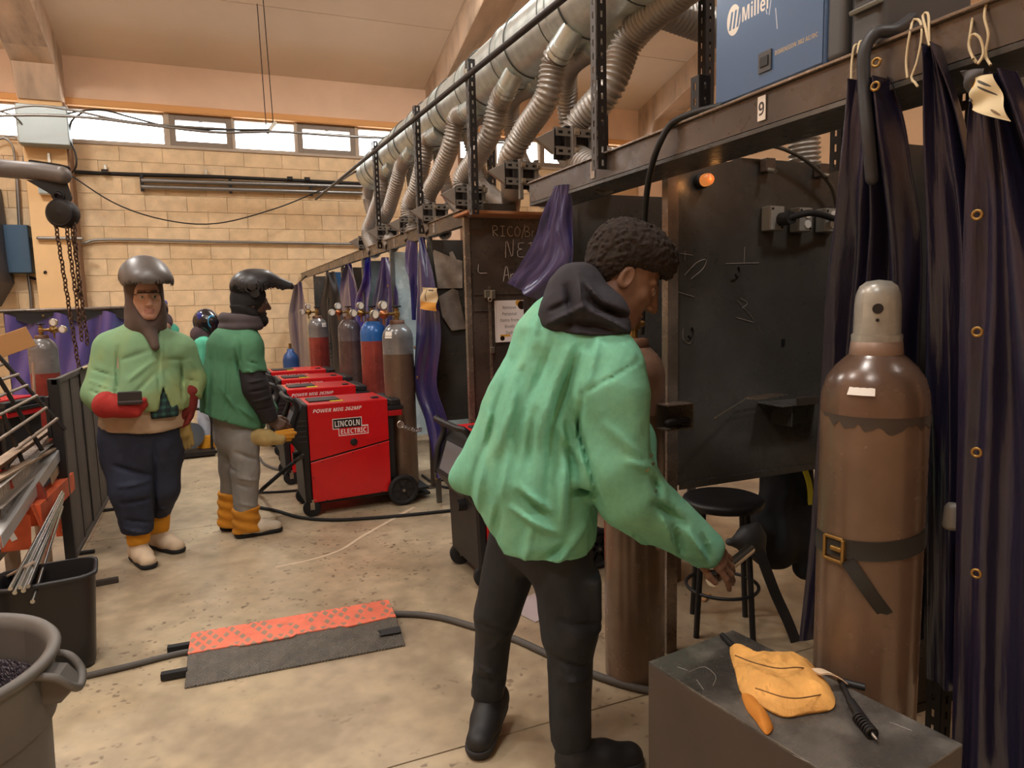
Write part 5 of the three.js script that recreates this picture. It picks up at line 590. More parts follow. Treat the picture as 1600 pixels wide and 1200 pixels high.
  solo('wire', rod(add3([1.731, 1.036, -2.344], [0, 0, 0.22]), add3([2.021, 1.056, -2.344], [0, 0.012, 0.06]), 0.003, 6), M.zinc, 'thin straight wire from the cylinder bracket to the shelf', 'wire');
  const chalk = std(0x8d8781, 0.9), pnl = scene.children.find((o) => o.userData.label === panelLook[2]), off = [-pnl.position.x, 0, -pnl.position.z];
  for (const st of [[[1.73, 1.671, -2.343], [1.792, 1.664, -2.343]], [[1.755, 1.681, -2.343], [1.752, 1.641, -2.343]], [[1.957, 1.63, -2.343], [2.133, 1.633, -2.343]], [[2.056, 1.699, -2.343], [2.054, 1.63, -2.343]], [[1.706, 1.522, -2.343], [1.8, 1.497, -2.343]], [[1.752, 1.585, -2.343], [1.815, 1.636, -2.343], [1.859, 1.646, -2.343], [1.847, 1.615, -2.343], [1.784, 1.569, -2.343]], [[2.036, 1.487, -2.343], [2.074, 1.465, -2.343], [2.047, 1.444, -2.343]], [[2.02, 1.477, -2.343], [2.089, 1.416, -2.343], [2.11, 1.393, -2.343]], [[1.747, 1.374, -2.343], [1.748, 1.328, -2.343], [1.779, 1.308, -2.343], [1.798, 1.338, -2.343]], [[2.014, 1.407, -2.343], [2.11, 1.383, -2.343]]]) part('chalk_stroke', tube(st.map((q) => add3(q, add3(off, [0, 0, -0.002]))), 0.0018, st.length * 6, 4), chalk, pnl, 'pale chalk scratch');
  part('slot', box(0.016, 0.03, 0.004, add3([2.277, 1.29, -2.344], off)), M.black, pnl); for (const [q, s] of [[[2.012, 1.596, -2.344], 1], [[1.777, 1.352, -2.344], 1]]) part('hook', put(new THREE.TorusGeometry(0.022, 0.004, 6, 14, 3.6), add3(add3(q, off), [0, 0, 0.008]), [0, 0.5, -2.6]), M.iron, pnl);
  // stool and what hangs on it
  const st = thing('stool', 'round black stool on four legs inside the near booth', 'stool', [2.03, 0, -2.43], 0.5); part('seat', lathe([[0, 0.565], [0.15, 0.565], [0.172, 0.572], [0.178, 0.59], [0.172, 0.605], [0.155, 0.612], [0, 0.606]], 44), M.black, st); for (let k = 0; k < 4; k++) { const a = k * PI / 2 + 0.3; part('leg', rod([0.17 * Math.cos(a), 0, 0.17 * Math.sin(a)], [0.13 * Math.cos(a), 0.57, 0.13 * Math.sin(a)], 0.013, 12), M.black, st); } part('foot_ring', put(new THREE.TorusGeometry(0.158, 0.008, 8, 36), [0, 0.2, 0], [PI / 2, 0, 0]), M.black, st);
  const strap = solo('webbing_strap', sheet((u, v) => { const c = poly([[2.008, 0.476, -2.246], [2.037, 0.411, -2.192], [2.077, 0.318, -2.196], [2.159, 0.16, -2.196], [2.23, -0.021, -2.175], [2.241, -0.116, -2.125]])(v); return [c[0] + (u - 0.5) * 0.05, c[1] + (u - 0.5) * 0.012, c[2] + 0.004 * Math.sin(v * 20)]; }, 4, 40, 0.003), std(0x2c2b2c, 0.85), 'long dark webbing strap trailing from the stool to the floor', 'strap', undefined, true);
  const hs = thing('welding_hood', 'black welding hood hanging from the edge of the stool seat', 'hood', [2.011, 0.479, -2.234]); hs.scale.setScalar(0.78); part('shell', net((p) => { let d = ell(p, [0, 0, 0], [0.10, 0.085, 0.06]); d = smax(d, -ell(p, [0.0, -0.015, -0.035], [0.09, 0.075, 0.06]), 0.01); d = smin(d, cone(p, [-0.10, 0.0, 0], [-0.15, 0.01, 0.01], 0.028, 0.02), 0.03); d = smin(d, cone(p, [0.03, 0.06, 0.01], [0.05, -0.09, 0.02], 0.03, 0.045, [0, 0, 1], 2), 0.03); return d + 0.004 * noise3(p, 18, 3); }, [-0.2, -0.16, -0.1], [0.14, 0.12, 0.1], 0.008), std(0x3a393a, 0.6), hs, undefined, true);
  const coat = thing('dark_coat', 'black coat with a yellow reflective stripe hanging under the outlet panel', 'coat', [2.493, 0.44, -2.55]); part('cloth', net((p) => { let d = cone(p, [0.02, 0.24, -0.03], [-0.03, -0.12, 0], 0.10, 0.17, [0, 0, 1], 1.7); d = smin(d, cone(p, [0.1, 0.2, 0], [0.13, -0.3, 0.02], 0.06, 0.055), 0.05); d = smin(d, cone(p, [-0.02, 0.2, -0.05], [0.0, 0.36, -0.1], 0.06, 0.03), 0.05); return d + 0.014 * Math.sin(p[0] * 38 + 4 * noise3(p, 5)) * Math.cos(p[1] * 6) + 0.012 * noise3(p, 11, 2); }, [-0.28, -0.42, -0.2], [0.28, 0.42, 0.2], 0.013), std(0x1a1c20, 0.85), coat, undefined, true); part('reflective_stripe', sheet((u, v) => [0.055 + (u - 0.5) * 0.032 + 0.06 * v, 0.235 - 0.20 * v, 0.075 + 0.012 * Math.sin(v * 4)], 3, 12, 0.004), std(0xe4e022, 0.5), coat, 'bright yellow stripe', true);
  solo('peg_rail', bar([2.2, 0.825, -2.46], [2.75, 0.825, -2.46], 0.02, 0.02), M.steelDark, 'dark rail behind the hanging black coat', 'rail');
  solo('grinder_cup', lathe([[0, 0], [0.016, 0], [0.019, 0.008], [0.016, 0.05], [0.009, 0.06], [0, 0.06]], 24, [1.52, 0.957, -1.038]), std(0x6f6c66, 0.5), 'small pale plastic cup hooked on the dark curtain beside the strapped cylinder', 'cup');
  solo('floor_plate', box(0.32, 0.004, 0.22, add3([1.302, 0, -2.985], [0.1, 0.012, 0]), [0.03, 0.3, 0.03]), std(0xc9c4c4, 0.35, 0.4), 'thin bright sheet lying on the floor behind the bent man', 'sheet');
  solo('wood_scrap', box(0.09, 0.012, 0.03, add3([2.158, 0, -2.706], [0, 0.007, 0]), [0, 0.6, 0]), std(0xb48a5e, 0.8), 'small pale wood scrap on the floor under the stool', 'scrap');
  solo('brown_box', box(0.26, 0.25, 0.24, [2.05, 0.125, -3.05]), std(0x5d4a3c, 0.7), 'brown box on the booth floor behind the stool', 'box');
}
// ---------------------------------------------------------------- steel box in front, with gloves and brush
{
  const bx = thing('steel_box', 'dark steel box with a scratched top standing at the near right', 'box', [1.125, 0, -1.12], 0.14); const w = 0.302, d = 0.585, h = 0.6; const top = std(0xffffff, 0.42, 0.05, { map: dataTex(512, (u, v) => { let c = [0.29, 0.275, 0.26]; c = mixc(c, [0.42, 0.40, 0.375], sstep(0.4, 0.75, pf(u, v, 5, 5, 7))); c = mixc(c, [0.19, 0.18, 0.17], 0.7 * sstep(0.55, 0.75, pf(u, v, 4, 4, 27))); const s = Math.abs(pn(u * 40 + v * 22, v * 3, 40, 3) - 0.5); return mixc(c, [0.42, 0.40, 0.38], s < 0.006 ? 0.5 : 0); }, true, 0.6), roughnessMap: rep(wearTex, 0.4) });
  part('top_plate', box(w, 0.006, d, [0, h - 0.003, 0], undefined, 0.0015), top, bx); const sd = std(0xffffff, 0.5, 0.15, { map: mottle(0x4a4039, 0.15, 4, 121, 0.7) }); part('side_plate', box(0.005, h - 0.006, d, [-w / 2 + 0.0025, (h - 0.006) / 2, 0], undefined, 0.001), sd, bx); part('side_plate', box(0.005, h - 0.006, d, [w / 2 - 0.0025, (h - 0.006) / 2, 0], undefined, 0.001), sd, bx); part('end_plate', box(w - 0.01, h - 0.006, 0.005, [0, (h - 0.006) / 2, d / 2 - 0.0025], undefined, 0.001), sd, bx); part('end_plate', box(w - 0.01, h - 0.006, 0.005, [0, (h - 0.006) / 2, -d / 2 + 0.0025], undefined, 0.001), sd, bx);
  for (const st of [[[0.983, 0.6, -1.336], [0.996, 0.6, -1.311]], [[0.993, 0.6, -1.305], [1.042, 0.6, -1.308], [1.04, 0.6, -1.264], [1.006, 0.6, -1.231]], [[0.989, 0.6, -1.269], [0.977, 0.6, -1.227]], [[0.987, 0.6, -0.966], [0.998, 0.6, -0.936]], [[1.249, 0.6, -0.963], [1.264, 0.6, -0.923]]]) { const c = Math.cos(0.14), s = Math.sin(0.14); part('scratch', tube(st.map((q) => { const x = q[0] - 1.125, z = q[2] + 1.12; return [x * c - z * s, 0.6002, x * s + z * c]; }), 0.0008, st.length * 6, 4), std(0x9a948e, 0.6, 0.5), bx, 'pale scratch'); }
  const lm = std(0xffffff, 0.8, 0, { map: mottle(0xe0a75a, 0.14, 6, 131, 0.25), bumpMap: rep(grainTex, 0.15), bumpScale: 0.001 });
  const pc = thing('leather_pouch', 'yellow-tan leather welding gloves folded into a pad on the steel box', 'gloves', [1.235, 0.601, -1.17]);
  const rel = (q) => [q[0] - 1.235, q[2] + 1.17]; const outl = [[1.159, 0.62, -1.348], [1.175, 0.62, -1.307], [1.2, 0.62, -1.263], [1.262, 0.62, -1.23], [1.259, 0.61, -1.159], [1.184, 0.605, -1.047], [1.114, 0.605, -1.053], [1.057, 0.605, -1.068], [1.043, 0.605, -1.124], [1.038, 0.605, -1.168], [1.083, 0.61, -1.243]].map(rel);
  part('leather', pillow(outl, 0.055, 3, 0.008), lm, pc); 
  part('seam', [tube([[1.089, 0.645, -1.254], [1.088, 0.66, -1.185], [1.111, 0.665, -1.139], [1.158, 0.66, -1.13], [1.221, 0.635, -1.14]].map((q) => [q[0] - 1.235, q[1] - 0.601, q[2] + 1.17]), 0.0015, 40, 5)], std(0x6b4a2a, 0.8), pc); part('seam', [tube([[1.025, 0.652, -1.115], [1.056, 0.655, -1.054], [1.189, 0.62, -1.072]].map((q) => [q[0] - 1.235, q[1] - 0.601, q[2] + 1.17]), 0.0015, 40, 5)], std(0x8a6236, 0.8), pc);
  part('finger', put(pillow([[1.043, 0.605, -1.174], [1.055, 0.605, -1.163], [1.039, 0.605, -1.11], [1.015, 0.605, -1.05], [0.984, 0.605, -1.035], [0.997, 0.605, -1.083], [1.01, 0.605, -1.126]].map(rel), 0.025, 6, 0.004), [0, 0, 0]), std(0xc77f2c, 0.8), pc, 'darker orange finger');
  part('strap', sheet((u, v) => { const c = lerp3([1.206, 0.64, -1.125], [1.268, 0.612, -1.101], v); return [c[0] - 1.235 + (u - 0.5) * 0.004, c[1] - 0.601 + 0.012 * Math.sin(v * 3), c[2] + 1.17 + (u - 0.5) * 0.028]; }, 4, 14, 0.003), std(0xd9bfa0, 0.8), pc, 'cream leather strap', true);
  const br = thing('wire_brush', 'black-handled wire tool with a coiled tip lying on the steel box', 'tool', [0, 0, 0]); const T = [[1.267, 0.615, -1.108], [1.223, 0.612, -1.04], [1.187, 0.612, -0.987], [1.167, 0.612, -0.938]]; part('handle', tube(T.slice(0, 3), 0.0065, 20, 8), M.black, br); part('grip', rod(T[1], T[3], 0.009, 12, 0.012), M.black, br); for (let k = 0; k < 7; k++) part('coil', along(new THREE.TorusGeometry(0.0115, 0.0025, 6, 14), lerp3(T[2], T[3], k / 6), add3(lerp3(T[2], T[3], k / 6), sub3(T[3], T[2]))), M.iron, br); part('tip', rod(T[3], add3(T[3], mul3(unit3(sub3(T[3], T[2])), 0.02)), 0.006, 10, 0.002), M.chrome, br);
  solo('striker', rod([1.271, 0.609, -1.112], [1.301, 0.609, -1.068], 0.008, 10), M.black, 'short black rod behind the cream strap on the steel box', 'tool'); solo('grip_stub', rod([1.178, 0.608, -1.407], [1.163, 0.608, -1.346], 0.007, 10), M.black, 'black stub poking out behind the leather pad', 'tool');
}
// ---------------------------------------------------------------- cable ramp and cables on the floor
{
  const r = thing('cable_ramp', 'orange and grey rubber cable ramp on the floor', 'ramp', [0.24, 0, -3.125], -0.045); const L = 0.885, pr = [[0.225, 0], [0.225, 0.008], [0.03, 0.05], [-0.17, 0.052], [-0.225, 0.01], [-0.225, 0]];
  const gr = std(0xffffff, 0.75, 0, { map: mottle(0x6d675f, 0.15, 8, 141, 0.4), bumpMap: rep(dataTex(128, (u, v) => { const a = (Math.floor(u * 4) + Math.floor(v * 4)) % 2; const s = Math.sin((a ? u + v : u - v) * 2 * PI * 12) > 0 ? 1 : 0; return [s, s, s]; }, false, 0.16), 0.16), bumpScale: 0.006 });
  part('ramp_body', put(prism(pr.map((q) => [-q[0], q[1]]), L, 0.002), [-L / 2, 0, 0], [0, PI / 2, 0]), gr, r);
  const rr = rng(4), orangeTex = dataTex(512, (u, v) => { const gx = u * 22 + v * 11, gy = u * 22 - v * 11, cell = LAT[(Math.floor(gx) * 37 + Math.floor(gy) * 101) & 1023], ix = gx % 1, iy = ((gy % 1) + 1) % 1; const worn = cell > 0.42 && ix > 0.18 && ix < 0.82 && iy > 0.18 && iy < 0.82 && pf(u, v, 3, 3, 5) > 0.42; const k = 0.9 + 0.2 * pf(u, v, 20, 3, 6); return worn ? [0.62 * k, 0.50 * k, 0.42 * k] : [0.92 * k, 0.47 * k, 0.36 * k]; }, true, 1);
  const edge = [[-L / 2, 0.03], [-0.25, 0.03], [-0.23, 0.045], [-0.02, 0.045], [0.0, 0.03], [0.2, 0.03], [0.22, 0.045], [L / 2 - 0.06, 0.03], [L / 2, 0.03]]; part('lid', put(prism([...edge.map((q) => [q[0], -q[1]]), [L / 2, 0.17], [-L / 2, 0.17]], 0.008, 0.002), [0, 0.0475, 0], [-PI / 2, 0, 0]), std(0xffffff, 0.6, 0, { map: orangeTex }), r);
  part('left_tab', [box(0.1, 0.03, 0.03, [-L / 2 - 0.045, 0.02, -0.12])], M.blackRub, r); part('left_tab', [box(0.1, 0.03, 0.03, [-L / 2 - 0.045, 0.02, 0.12])], M.blackRub, r); part('socket', put(prism([[0, -0.02], [0.1, -0.022], [0.1, 0.022], [0, 0.02], [0.012, 0.0]], 0.004, 0), [L / 2 - 0.1, 0.0345, 0.13], [-PI / 2 + 0.21, 0, 0]), M.black, r);
  const cable = (l, pts, rad, m = M.blackRub) => solo('floor_cable', tube(pts.map((q) => [q[0], Math.max(q[1], rad + 0.0005), q[2]]), rad, 80, 8), m, l, 'cable'); const gc = std(0x55514d, 0.7);
  cable('grey cable running from the trash barrel to the cable ramp', [[-0.843, 0, -3.193], [-0.752, 0, -3.171], [-0.677, 0, -3.176], [-0.462, 0, -3.194], [-0.193, 0, -3.219], [-0.1, 0.02, -3.15]], 0.013, gc);
  cable('grey cable curving from the ramp past the bent man to the steel box', [[0.55, 0.02, -3.2], [0.713, 0, -3.179], [0.867, 0, -3.074], [0.997, 0, -2.896], [1.114, 0, -2.718], [1.214, 0, -2.475], [1.307, 0, -2.267], [1.415, 0, -2.116], [1.509, 0, -2.043]], 0.015, gc);
  cable('black cable lying across the floor before the nearest red welder', [[0.206, 0, -5.87], [0.399, 0, -5.811], [0.585, 0, -5.777]], 0.01); cable('long black cable looping in front of the nearest red welder', [[0.176, 0, -5.454], [0.309, 0, -5.277], [0.461, 0, -5.012], [0.658, 0, -4.846], [0.91, 0, -4.764], [1.216, 0, -4.704], [1.549, 0, -4.668], [1.74, 0, -4.675]], 0.012);
  solo('gun_cable', tube([[0.47, 0.517, -4.707], [0.443, 0.411, -5.026], [0.348, 0.365, -4.951], [0.238, 0.285, -4.933], add3([0.187, 0, -5.88], [0, 0.012, 0]), add3([0.062, 0, -5.883], [0, 0.012, 0])], 0.014, 60, 10), M.blackRub, 'black gun cable drooping from the front of the nearest red welder', 'cable');
  cable('black cable loop on the floor right of the brown cylinder', [[1.562, 0, -5.768], [1.578, 0, -5.472], [1.639, 0, -5.283], [1.769, 0, -5.214]], 0.011); cable('thin black cable running under the booths behind the nearest welder', [[1.579, 0, -5.588], [1.714, 0, -5.516], [1.906, 0, -5.413]], 0.008);
  cable('cable loop on the floor behind the bearded man', [[0.309, 0, -7.279], [0.345, 0, -6.89], [0.465, 0, -6.598], [0.577, 0, -6.592]], 0.012, gc);
  solo('wood_block', box(0.12, 0.03, 0.03, add3([-0.672, 0, -4.286], [0.02, 0.016, 0]), [0, 0.1, 0]), std(0x3a322c, 0.8), 'small dark block on the floor behind the black waste bin', 'block');
  const po = thing('pedestal', 'thin brown steel post with a foot plate under the booth by the brown cylinder', 'post', [1.55, 0, -5.4]); part('tube', rod([0, 0, 0], [0, 0.62, 0], 0.018), M.steelBrown, po); part('foot_plate', box(0.12, 0.008, 0.1, [0, 0.004, 0]), M.steelBrown, po);
  // machines behind the left man
  const wf = thing('wire_feeder', 'small dark wire-reel machine on the floor behind the left man', 'machine', [-0.339, 0, -7.771]); part('base', box(0.5, 0.05, 0.35, [0, 0.04, 0]), M.iron, wf); part('reel', put(lathe([[0, -0.05], [0.13, -0.05], [0.13, -0.035], [0.09, -0.03], [0.09, 0.03], [0.13, 0.035], [0.13, 0.05], [0, 0.05]], 30), [0.02, 0.22, 0.05], [PI / 2, 0.5, 0]), std(0x7e8a97, 0.4, 0.5), wf); part('frame', [tube([[-0.22, 0.06, 0.1], [-0.2, 0.45, 0.1], [0.2, 0.45, 0.1], [0.22, 0.06, 0.1]], 0.014, 30, 8)], M.iron, wf);
}


// ---------------------------------------------------------------- people
function frame(o, fwd, up) { const f = unit3(fwd), r = unit3(cross3(up, f)), u = cross3(f, r); return { o, x: r, y: u, z: f, to: (p) => { const d = sub3(p, o); return [dot3(d, r), dot3(d, u), dot3(d, f)]; }, from: (q) => add3(o, add3(mul3(r, q[0]), add3(mul3(u, q[1]), mul3(f, q[2])))) }; }
function headField(F, o = {}) {                      // in the head frame: x to its left, y up, z forward
  const k = o.s ?? 1, jaw = o.jaw ?? 1;
  return (P) => {
    const p = mul3(F.to(P), 1 / k), ax = [Math.abs(p[0]), p[1], p[2]];
    let d = ell(p, [0, 0.045, -0.012], [0.076, 0.090, 0.096]); d = smin(d, ell(p, [0, -0.028, 0.032], [0.060 * jaw, 0.082, 0.062]), 0.03); d = smin(d, cone(ax, [0.050 * jaw, -0.05, -0.005], [0.016, -0.103, 0.064], 0.021, 0.018), 0.03); d = smin(d, ell(p, [0, -0.098, 0.066], [0.028, 0.022, 0.026]), 0.02);
    d = smin(d, cone(ax, [0.0, -0.02, 0.082], [0.047, -0.018, 0.058], 0.018, 0.016), 0.015);                                     // cheekbones
    d = smin(d, cone(ax, [0.0, 0.026, 0.089], [0.046, 0.026, 0.068], 0.011, 0.009), 0.012);                                      // brow
    d = smax(d, -ell(ax, [0.032, 0.004, 0.098], [0.019, 0.012, 0.016]), 0.012); d = Math.min(d, ell(ax, [0.031, 0.003, 0.078], [0.0125, 0.0125, 0.0125])); d = smin(d, cone(ax, [0.018, 0.0125, 0.088], [0.045, 0.0105, 0.078], 0.0042, 0.0036), 0.004);   // sockets, eyeballs, lids
    d = smin(d, cone(p, [0, 0.016, 0.092], [0, -0.032, 0.116], 0.0095, 0.0125), 0.012); d = smin(d, ell(ax, [0.0135, -0.036, 0.103], [0.0095, 0.0085, 0.0115]), 0.006); d = smax(d, -ell(ax, [0.0075, -0.046, 0.108], [0.0042, 0.004, 0.005]), 0.003);
    d = smin(d, ell(p, [0, -0.066, 0.088], [0.025, 0.0075, 0.0125]), 0.006); d = smin(d, ell(p, [0, -0.079, 0.086], [0.021, 0.008, 0.0125]), 0.006); d = smax(d, -cone(ax, [0, -0.072, 0.103], [0.021, -0.0715, 0.092], 0.0022, 0.0018), 0.004);
    let e = ell(ax, [0.079, -0.004, -0.012], [0.011, 0.032, 0.021]); e = smax(e, -ell(ax, [0.088, -0.002, -0.008], [0.008, 0.021, 0.012]), 0.006); d = smin(d, e, 0.008);
    d = smin(d, cone(p, [0, -0.03, -0.028], [0, -0.19, -0.05], 0.054, 0.062), 0.03); return d * k;
  };
}
function headColor(F, skin, o = {}) { const k = o.s ?? 1; return (P) => { const p = mul3(F.to(P), 1 / k), ax = Math.abs(p[0]); let c = skin; const e = Math.hypot(ax - 0.031, p[1] - 0.003, p[2] - 0.078); if (e < 0.0137 && p[2] > 0.084) c = Math.hypot(ax - 0.031, p[1] - 0.003) < 0.0058 ? [0.02, 0.012, 0.01] : [0.50, 0.46, 0.42]; if (p[2] > 0.082 && ax < 0.024 && p[1] < -0.058 && p[1] > -0.088 && o.lip) c = mixc(skin, o.lip, 0.75); if (Math.abs(p[1] - 0.033) < 0.0065 && ax > 0.012 && ax < 0.048 && p[2] > 0.05) c = mixc(skin, o.hair ?? [0.02, 0.015, 0.012], 0.75); if (o.beard) { const b = sstep(-0.045, -0.07, p[1]) * sstep(0.0, 0.03, p[2]); const lipz = p[1] < -0.06 && p[1] > -0.087 && ax < 0.022; if (!lipz) c = mixc(c, o.beard, b); } return c; }; }
function handField(w, dir, back, thumb, curl, spread = 0.13, fat = 0, tcurl = 0.5) {       // w wrist, dir towards the knuckles, back = out of the back of the hand, thumb = side of the thumb
  const d = unit3(dir), n = unit3(sub3(back, mul3(d, dot3(back, d)))), t = unit3(sub3(sub3(thumb, mul3(d, dot3(thumb, d))), mul3(n, dot3(thumb, n)))); const at = (a, b, c) => add3(w, add3(mul3(d, a), add3(mul3(t, b), mul3(n, c)))); const segs = [], palm = [];
  const lens = [[0.040, 0.025, 0.020], [0.045, 0.028, 0.021], [0.041, 0.026, 0.020], [0.032, 0.020, 0.018]], kn = [[0.088, 0.028], [0.092, 0.009], [0.087, -0.010], [0.078, -0.027]], rad = [0.0092, 0.0095, 0.009, 0.008];
  for (let i = 0; i < 4; i++) { const K = at(kn[i][0], kn[i][1], 0.002); palm.push([at(0.005, kn[i][1] * 0.55, 0), K, 0.0145 + fat, 0.0115 + fat]); let p = K, ang = curl[i][0] ?? curl[i]; const sp = (1.5 - i) * spread; for (let j = 0; j < 3; j++) { const a = Array.isArray(curl[i]) ? curl[i][j] : curl[i] * (j ? 1 : 0.8); ang = j === 0 ? a : ang + a; const v = add3(mul3(d, Math.cos(ang)), add3(mul3(n, -Math.sin(ang)), mul3(t, sp * Math.cos(ang)))); const q = add3(p, mul3(unit3(v), lens[i][j])); segs.push([p, q, rad[i] + fat - j * 0.0008, rad[i] + fat - (j + 1) * 0.0009]); p = q; } }
  const T0 = at(0.022, 0.022, -0.004), T1 = at(0.048, 0.046, -0.014), T2 = add3(T1, mul3(unit3(add3(mul3(d, 1), add3(mul3(t, 0.55 - tcurl * 0.6), mul3(n, -tcurl)))), 0.034)), T3 = add3(T2, mul3(unit3(add3(mul3(d, 1), add3(mul3(t, 0.25 - tcurl * 1.0), mul3(n, -tcurl)))), 0.027)); segs.push([T0, T1, 0.014 + fat, 0.0115 + fat], [T1, T2, 0.0108 + fat, 0.0098 + fat], [T2, T3, 0.0098 + fat, 0.0078 + fat]);
  const f = (p) => { let e = 1; for (const s of palm) e = smin(e, cone(p, s[0], s[1], s[2], s[3]), 0.014); e = smin(e, cone(p, at(-0.06, 0, 0), at(0.01, 0, 0), 0.027 + fat, 0.024 + fat, n, 1.35), 0.02); e = smin(e, cone(p, T0, T1, 0.014 + fat, 0.0118 + fat), 0.012); for (const s of segs) e = smin(e, cone(p, ...s), 0.0045); return e; };
  const B = bounds([at(-0.055, 0, 0), ...segs.flatMap((s) => [s[0], s[1]])], 0.035 + fat); return { f, lo: B[0], hi: B[1], at };
}
const cloth = (h, s, o = {}) => std(0xffffff, 0.85, 0, { map: mottle(h, o.amt ?? 0.12, o.f ?? 5, s, 0.6), bumpMap: rep(grainTex, 0.03), bumpScale: 0.0006, ...(o.m || {}) });
function folds(list, gain) { return (p) => { let e = 0; for (const [a, b, w, dp] of list) { const bx = b[0] - a[0], by = b[1] - a[1], px = p[0] - a[0], py = p[1] - a[1], t = clamp((px * bx + py * by) / (bx * bx + by * by + 1e-9)), q = Math.hypot(px - bx * t, py - by * t) / (w * 0.85); if (q < 2.5) e += (gain ?? 1.5) * dp * Math.exp(-q * q) * Math.sin(PI * clamp(0.12 + t * 0.8)); } return e; }; }   // ridges (+) and valleys (-) drawn on a garment
const ridge = (n) => 1 - 2.6 * Math.abs(n), wrinkle = (p, k, s) => { const w = 0.02 * noise3(p, 9, s + 11), q = [p[0] + w, p[1] * 0.62 + w, p[2]], m = 0.5 + 0.9 * noise3(p, 4.5, s + 5); return k * (0.45 * noise3(q, 11, s) + 0.34 * clamp(m, 0.1, 1) * ridge(noise3([q[0] + 0.35 * q[1], q[1], q[2]], 15, s + 3)) + 0.20 * clamp(m, 0.1, 1) * ridge(noise3([q[0] - 0.5 * q[1], q[1], q[2]], 29, s + 7))); };
function footFields(heel, toe, ankle, h = 0.03, wide = 1) {   // heel and toe on the sole line
  const d = unit3(sub3(toe, heel)), L = len3(sub3(toe, heel)), up = [0, 1, 0], at = (a, b) => add3(heel, add3(mul3(d, a * L), [0, b, 0])), side = unit3(cross3(up, d));
  const shoe = (p) => { let e = cone(p, at(0.14, 0.055), at(0.52, 0.05), 0.046 * wide, 0.048 * wide, up, 1.0); e = smin(e, cone(p, at(0.5, 0.045), at(0.84, 0.036), 0.047 * wide, 0.043 * wide, up, 1.15), 0.03); e = smin(e, cone(p, at(0.22, 0.06), ankle, 0.047, 0.046), 0.04); const y = dot3(sub3(p, heel), unit3(cross3(d, side))); return smax(e, 0.012 - y, 0.006); };
  const sole = (p) => { const y = dot3(sub3(p, heel), unit3(cross3(d, side))); let e = Math.min(cone(p, at(0.14, 0.02), at(0.5, 0.02), 0.048 * wide, 0.046 * wide), cone(p, at(0.5, 0.02), at(0.84, 0.02), 0.049 * wide, 0.047 * wide)); return smax(smax(e, y - h, 0.004), -y, 0.004); };
  const B = bounds([at(0, 0), at(1, 0), ankle], 0.09); return { shoe, sole, lo: B[0], hi: B[1], at };
}
const shaft = (a, b, r0, r1) => (p) => cone(p, a, b, r0, r1);
function helmetField(F, o = {}) {                   // raised hood: a shell open below and behind, tipped up over the brow
  return (P) => { const p = F.to(P); let d = ell(p, [0, 0.0, 0.0], [0.138, 0.128, 0.165]); d = smin(d, ell(p, [0, -0.035, 0.11], [0.128, 0.085, 0.11]), 0.06); let i = ell(p, [0, -0.012, 0.0], [0.132, 0.127, 0.159]); i = smin(i, ell(p, [0, -0.055, 0.108], [0.122, 0.090, 0.105]), 0.05); d = smax(d, -i, 0.004); return smax(d, -p[1] - 0.06 - 0.12 * p[2], 0.004); };
}
function person(label, at, turn) { return thing('person', label, 'person', at, turn); }
function bodyMesh(o, fields, mat, heads) {           // body under the clothes, with fine grids for head and hands, merged into one skin
  const gs = fields.map(([f, lo, hi, h, col]) => { const g = net(f, lo, hi, h, col); return g; }); const m = new THREE.Mesh(mergeGeometries(gs), mat); m.name = 'body'; m.castShadow = m.receiveShadow = true; o.add(m); return m;
}
const garment = (o, name, f, lo, hi, h, mat, label) => part(name, net(f, lo, hi, h), mat, o, label, true);
const skinMat = (r = 0.5) => new THREE.MeshPhysicalMaterial({ color: 0xffffff, vertexColors: true, roughness: r });
function figureField(J, k = 1) {                      // plain limbs and trunk from joints
  const side = unit3(sub3(J.shR, J.shL)), fw = J.fw;
  return (p) => { let d = cone(p, J.pel, J.chest, 0.125 * k, 0.13 * k, fw, 1.35); d = smin(d, cone(p, J.shL, J.shR, 0.062 * k, 0.062 * k), 0.07); d = smin(d, cone(p, J.chest, J.neck, 0.10 * k, 0.055 * k), 0.05); for (const s of ['L', 'R']) { d = smin(d, cone(p, J['sh' + s], J['el' + s], 0.055 * k, 0.043 * k), 0.03); d = smin(d, cone(p, J['el' + s], J['wr' + s], 0.043 * k, 0.028 * k), 0.02); d = smin(d, cone(p, J['hip' + s], J['kn' + s], 0.085 * k, 0.058 * k), 0.04); d = smin(d, cone(p, J['kn' + s], J['an' + s], 0.055 * k, 0.040 * k), 0.02); } return d; };
}
const allJ = (J) => Object.entries(J).filter(([k]) => k !== 'fw').map(([, v]) => v);

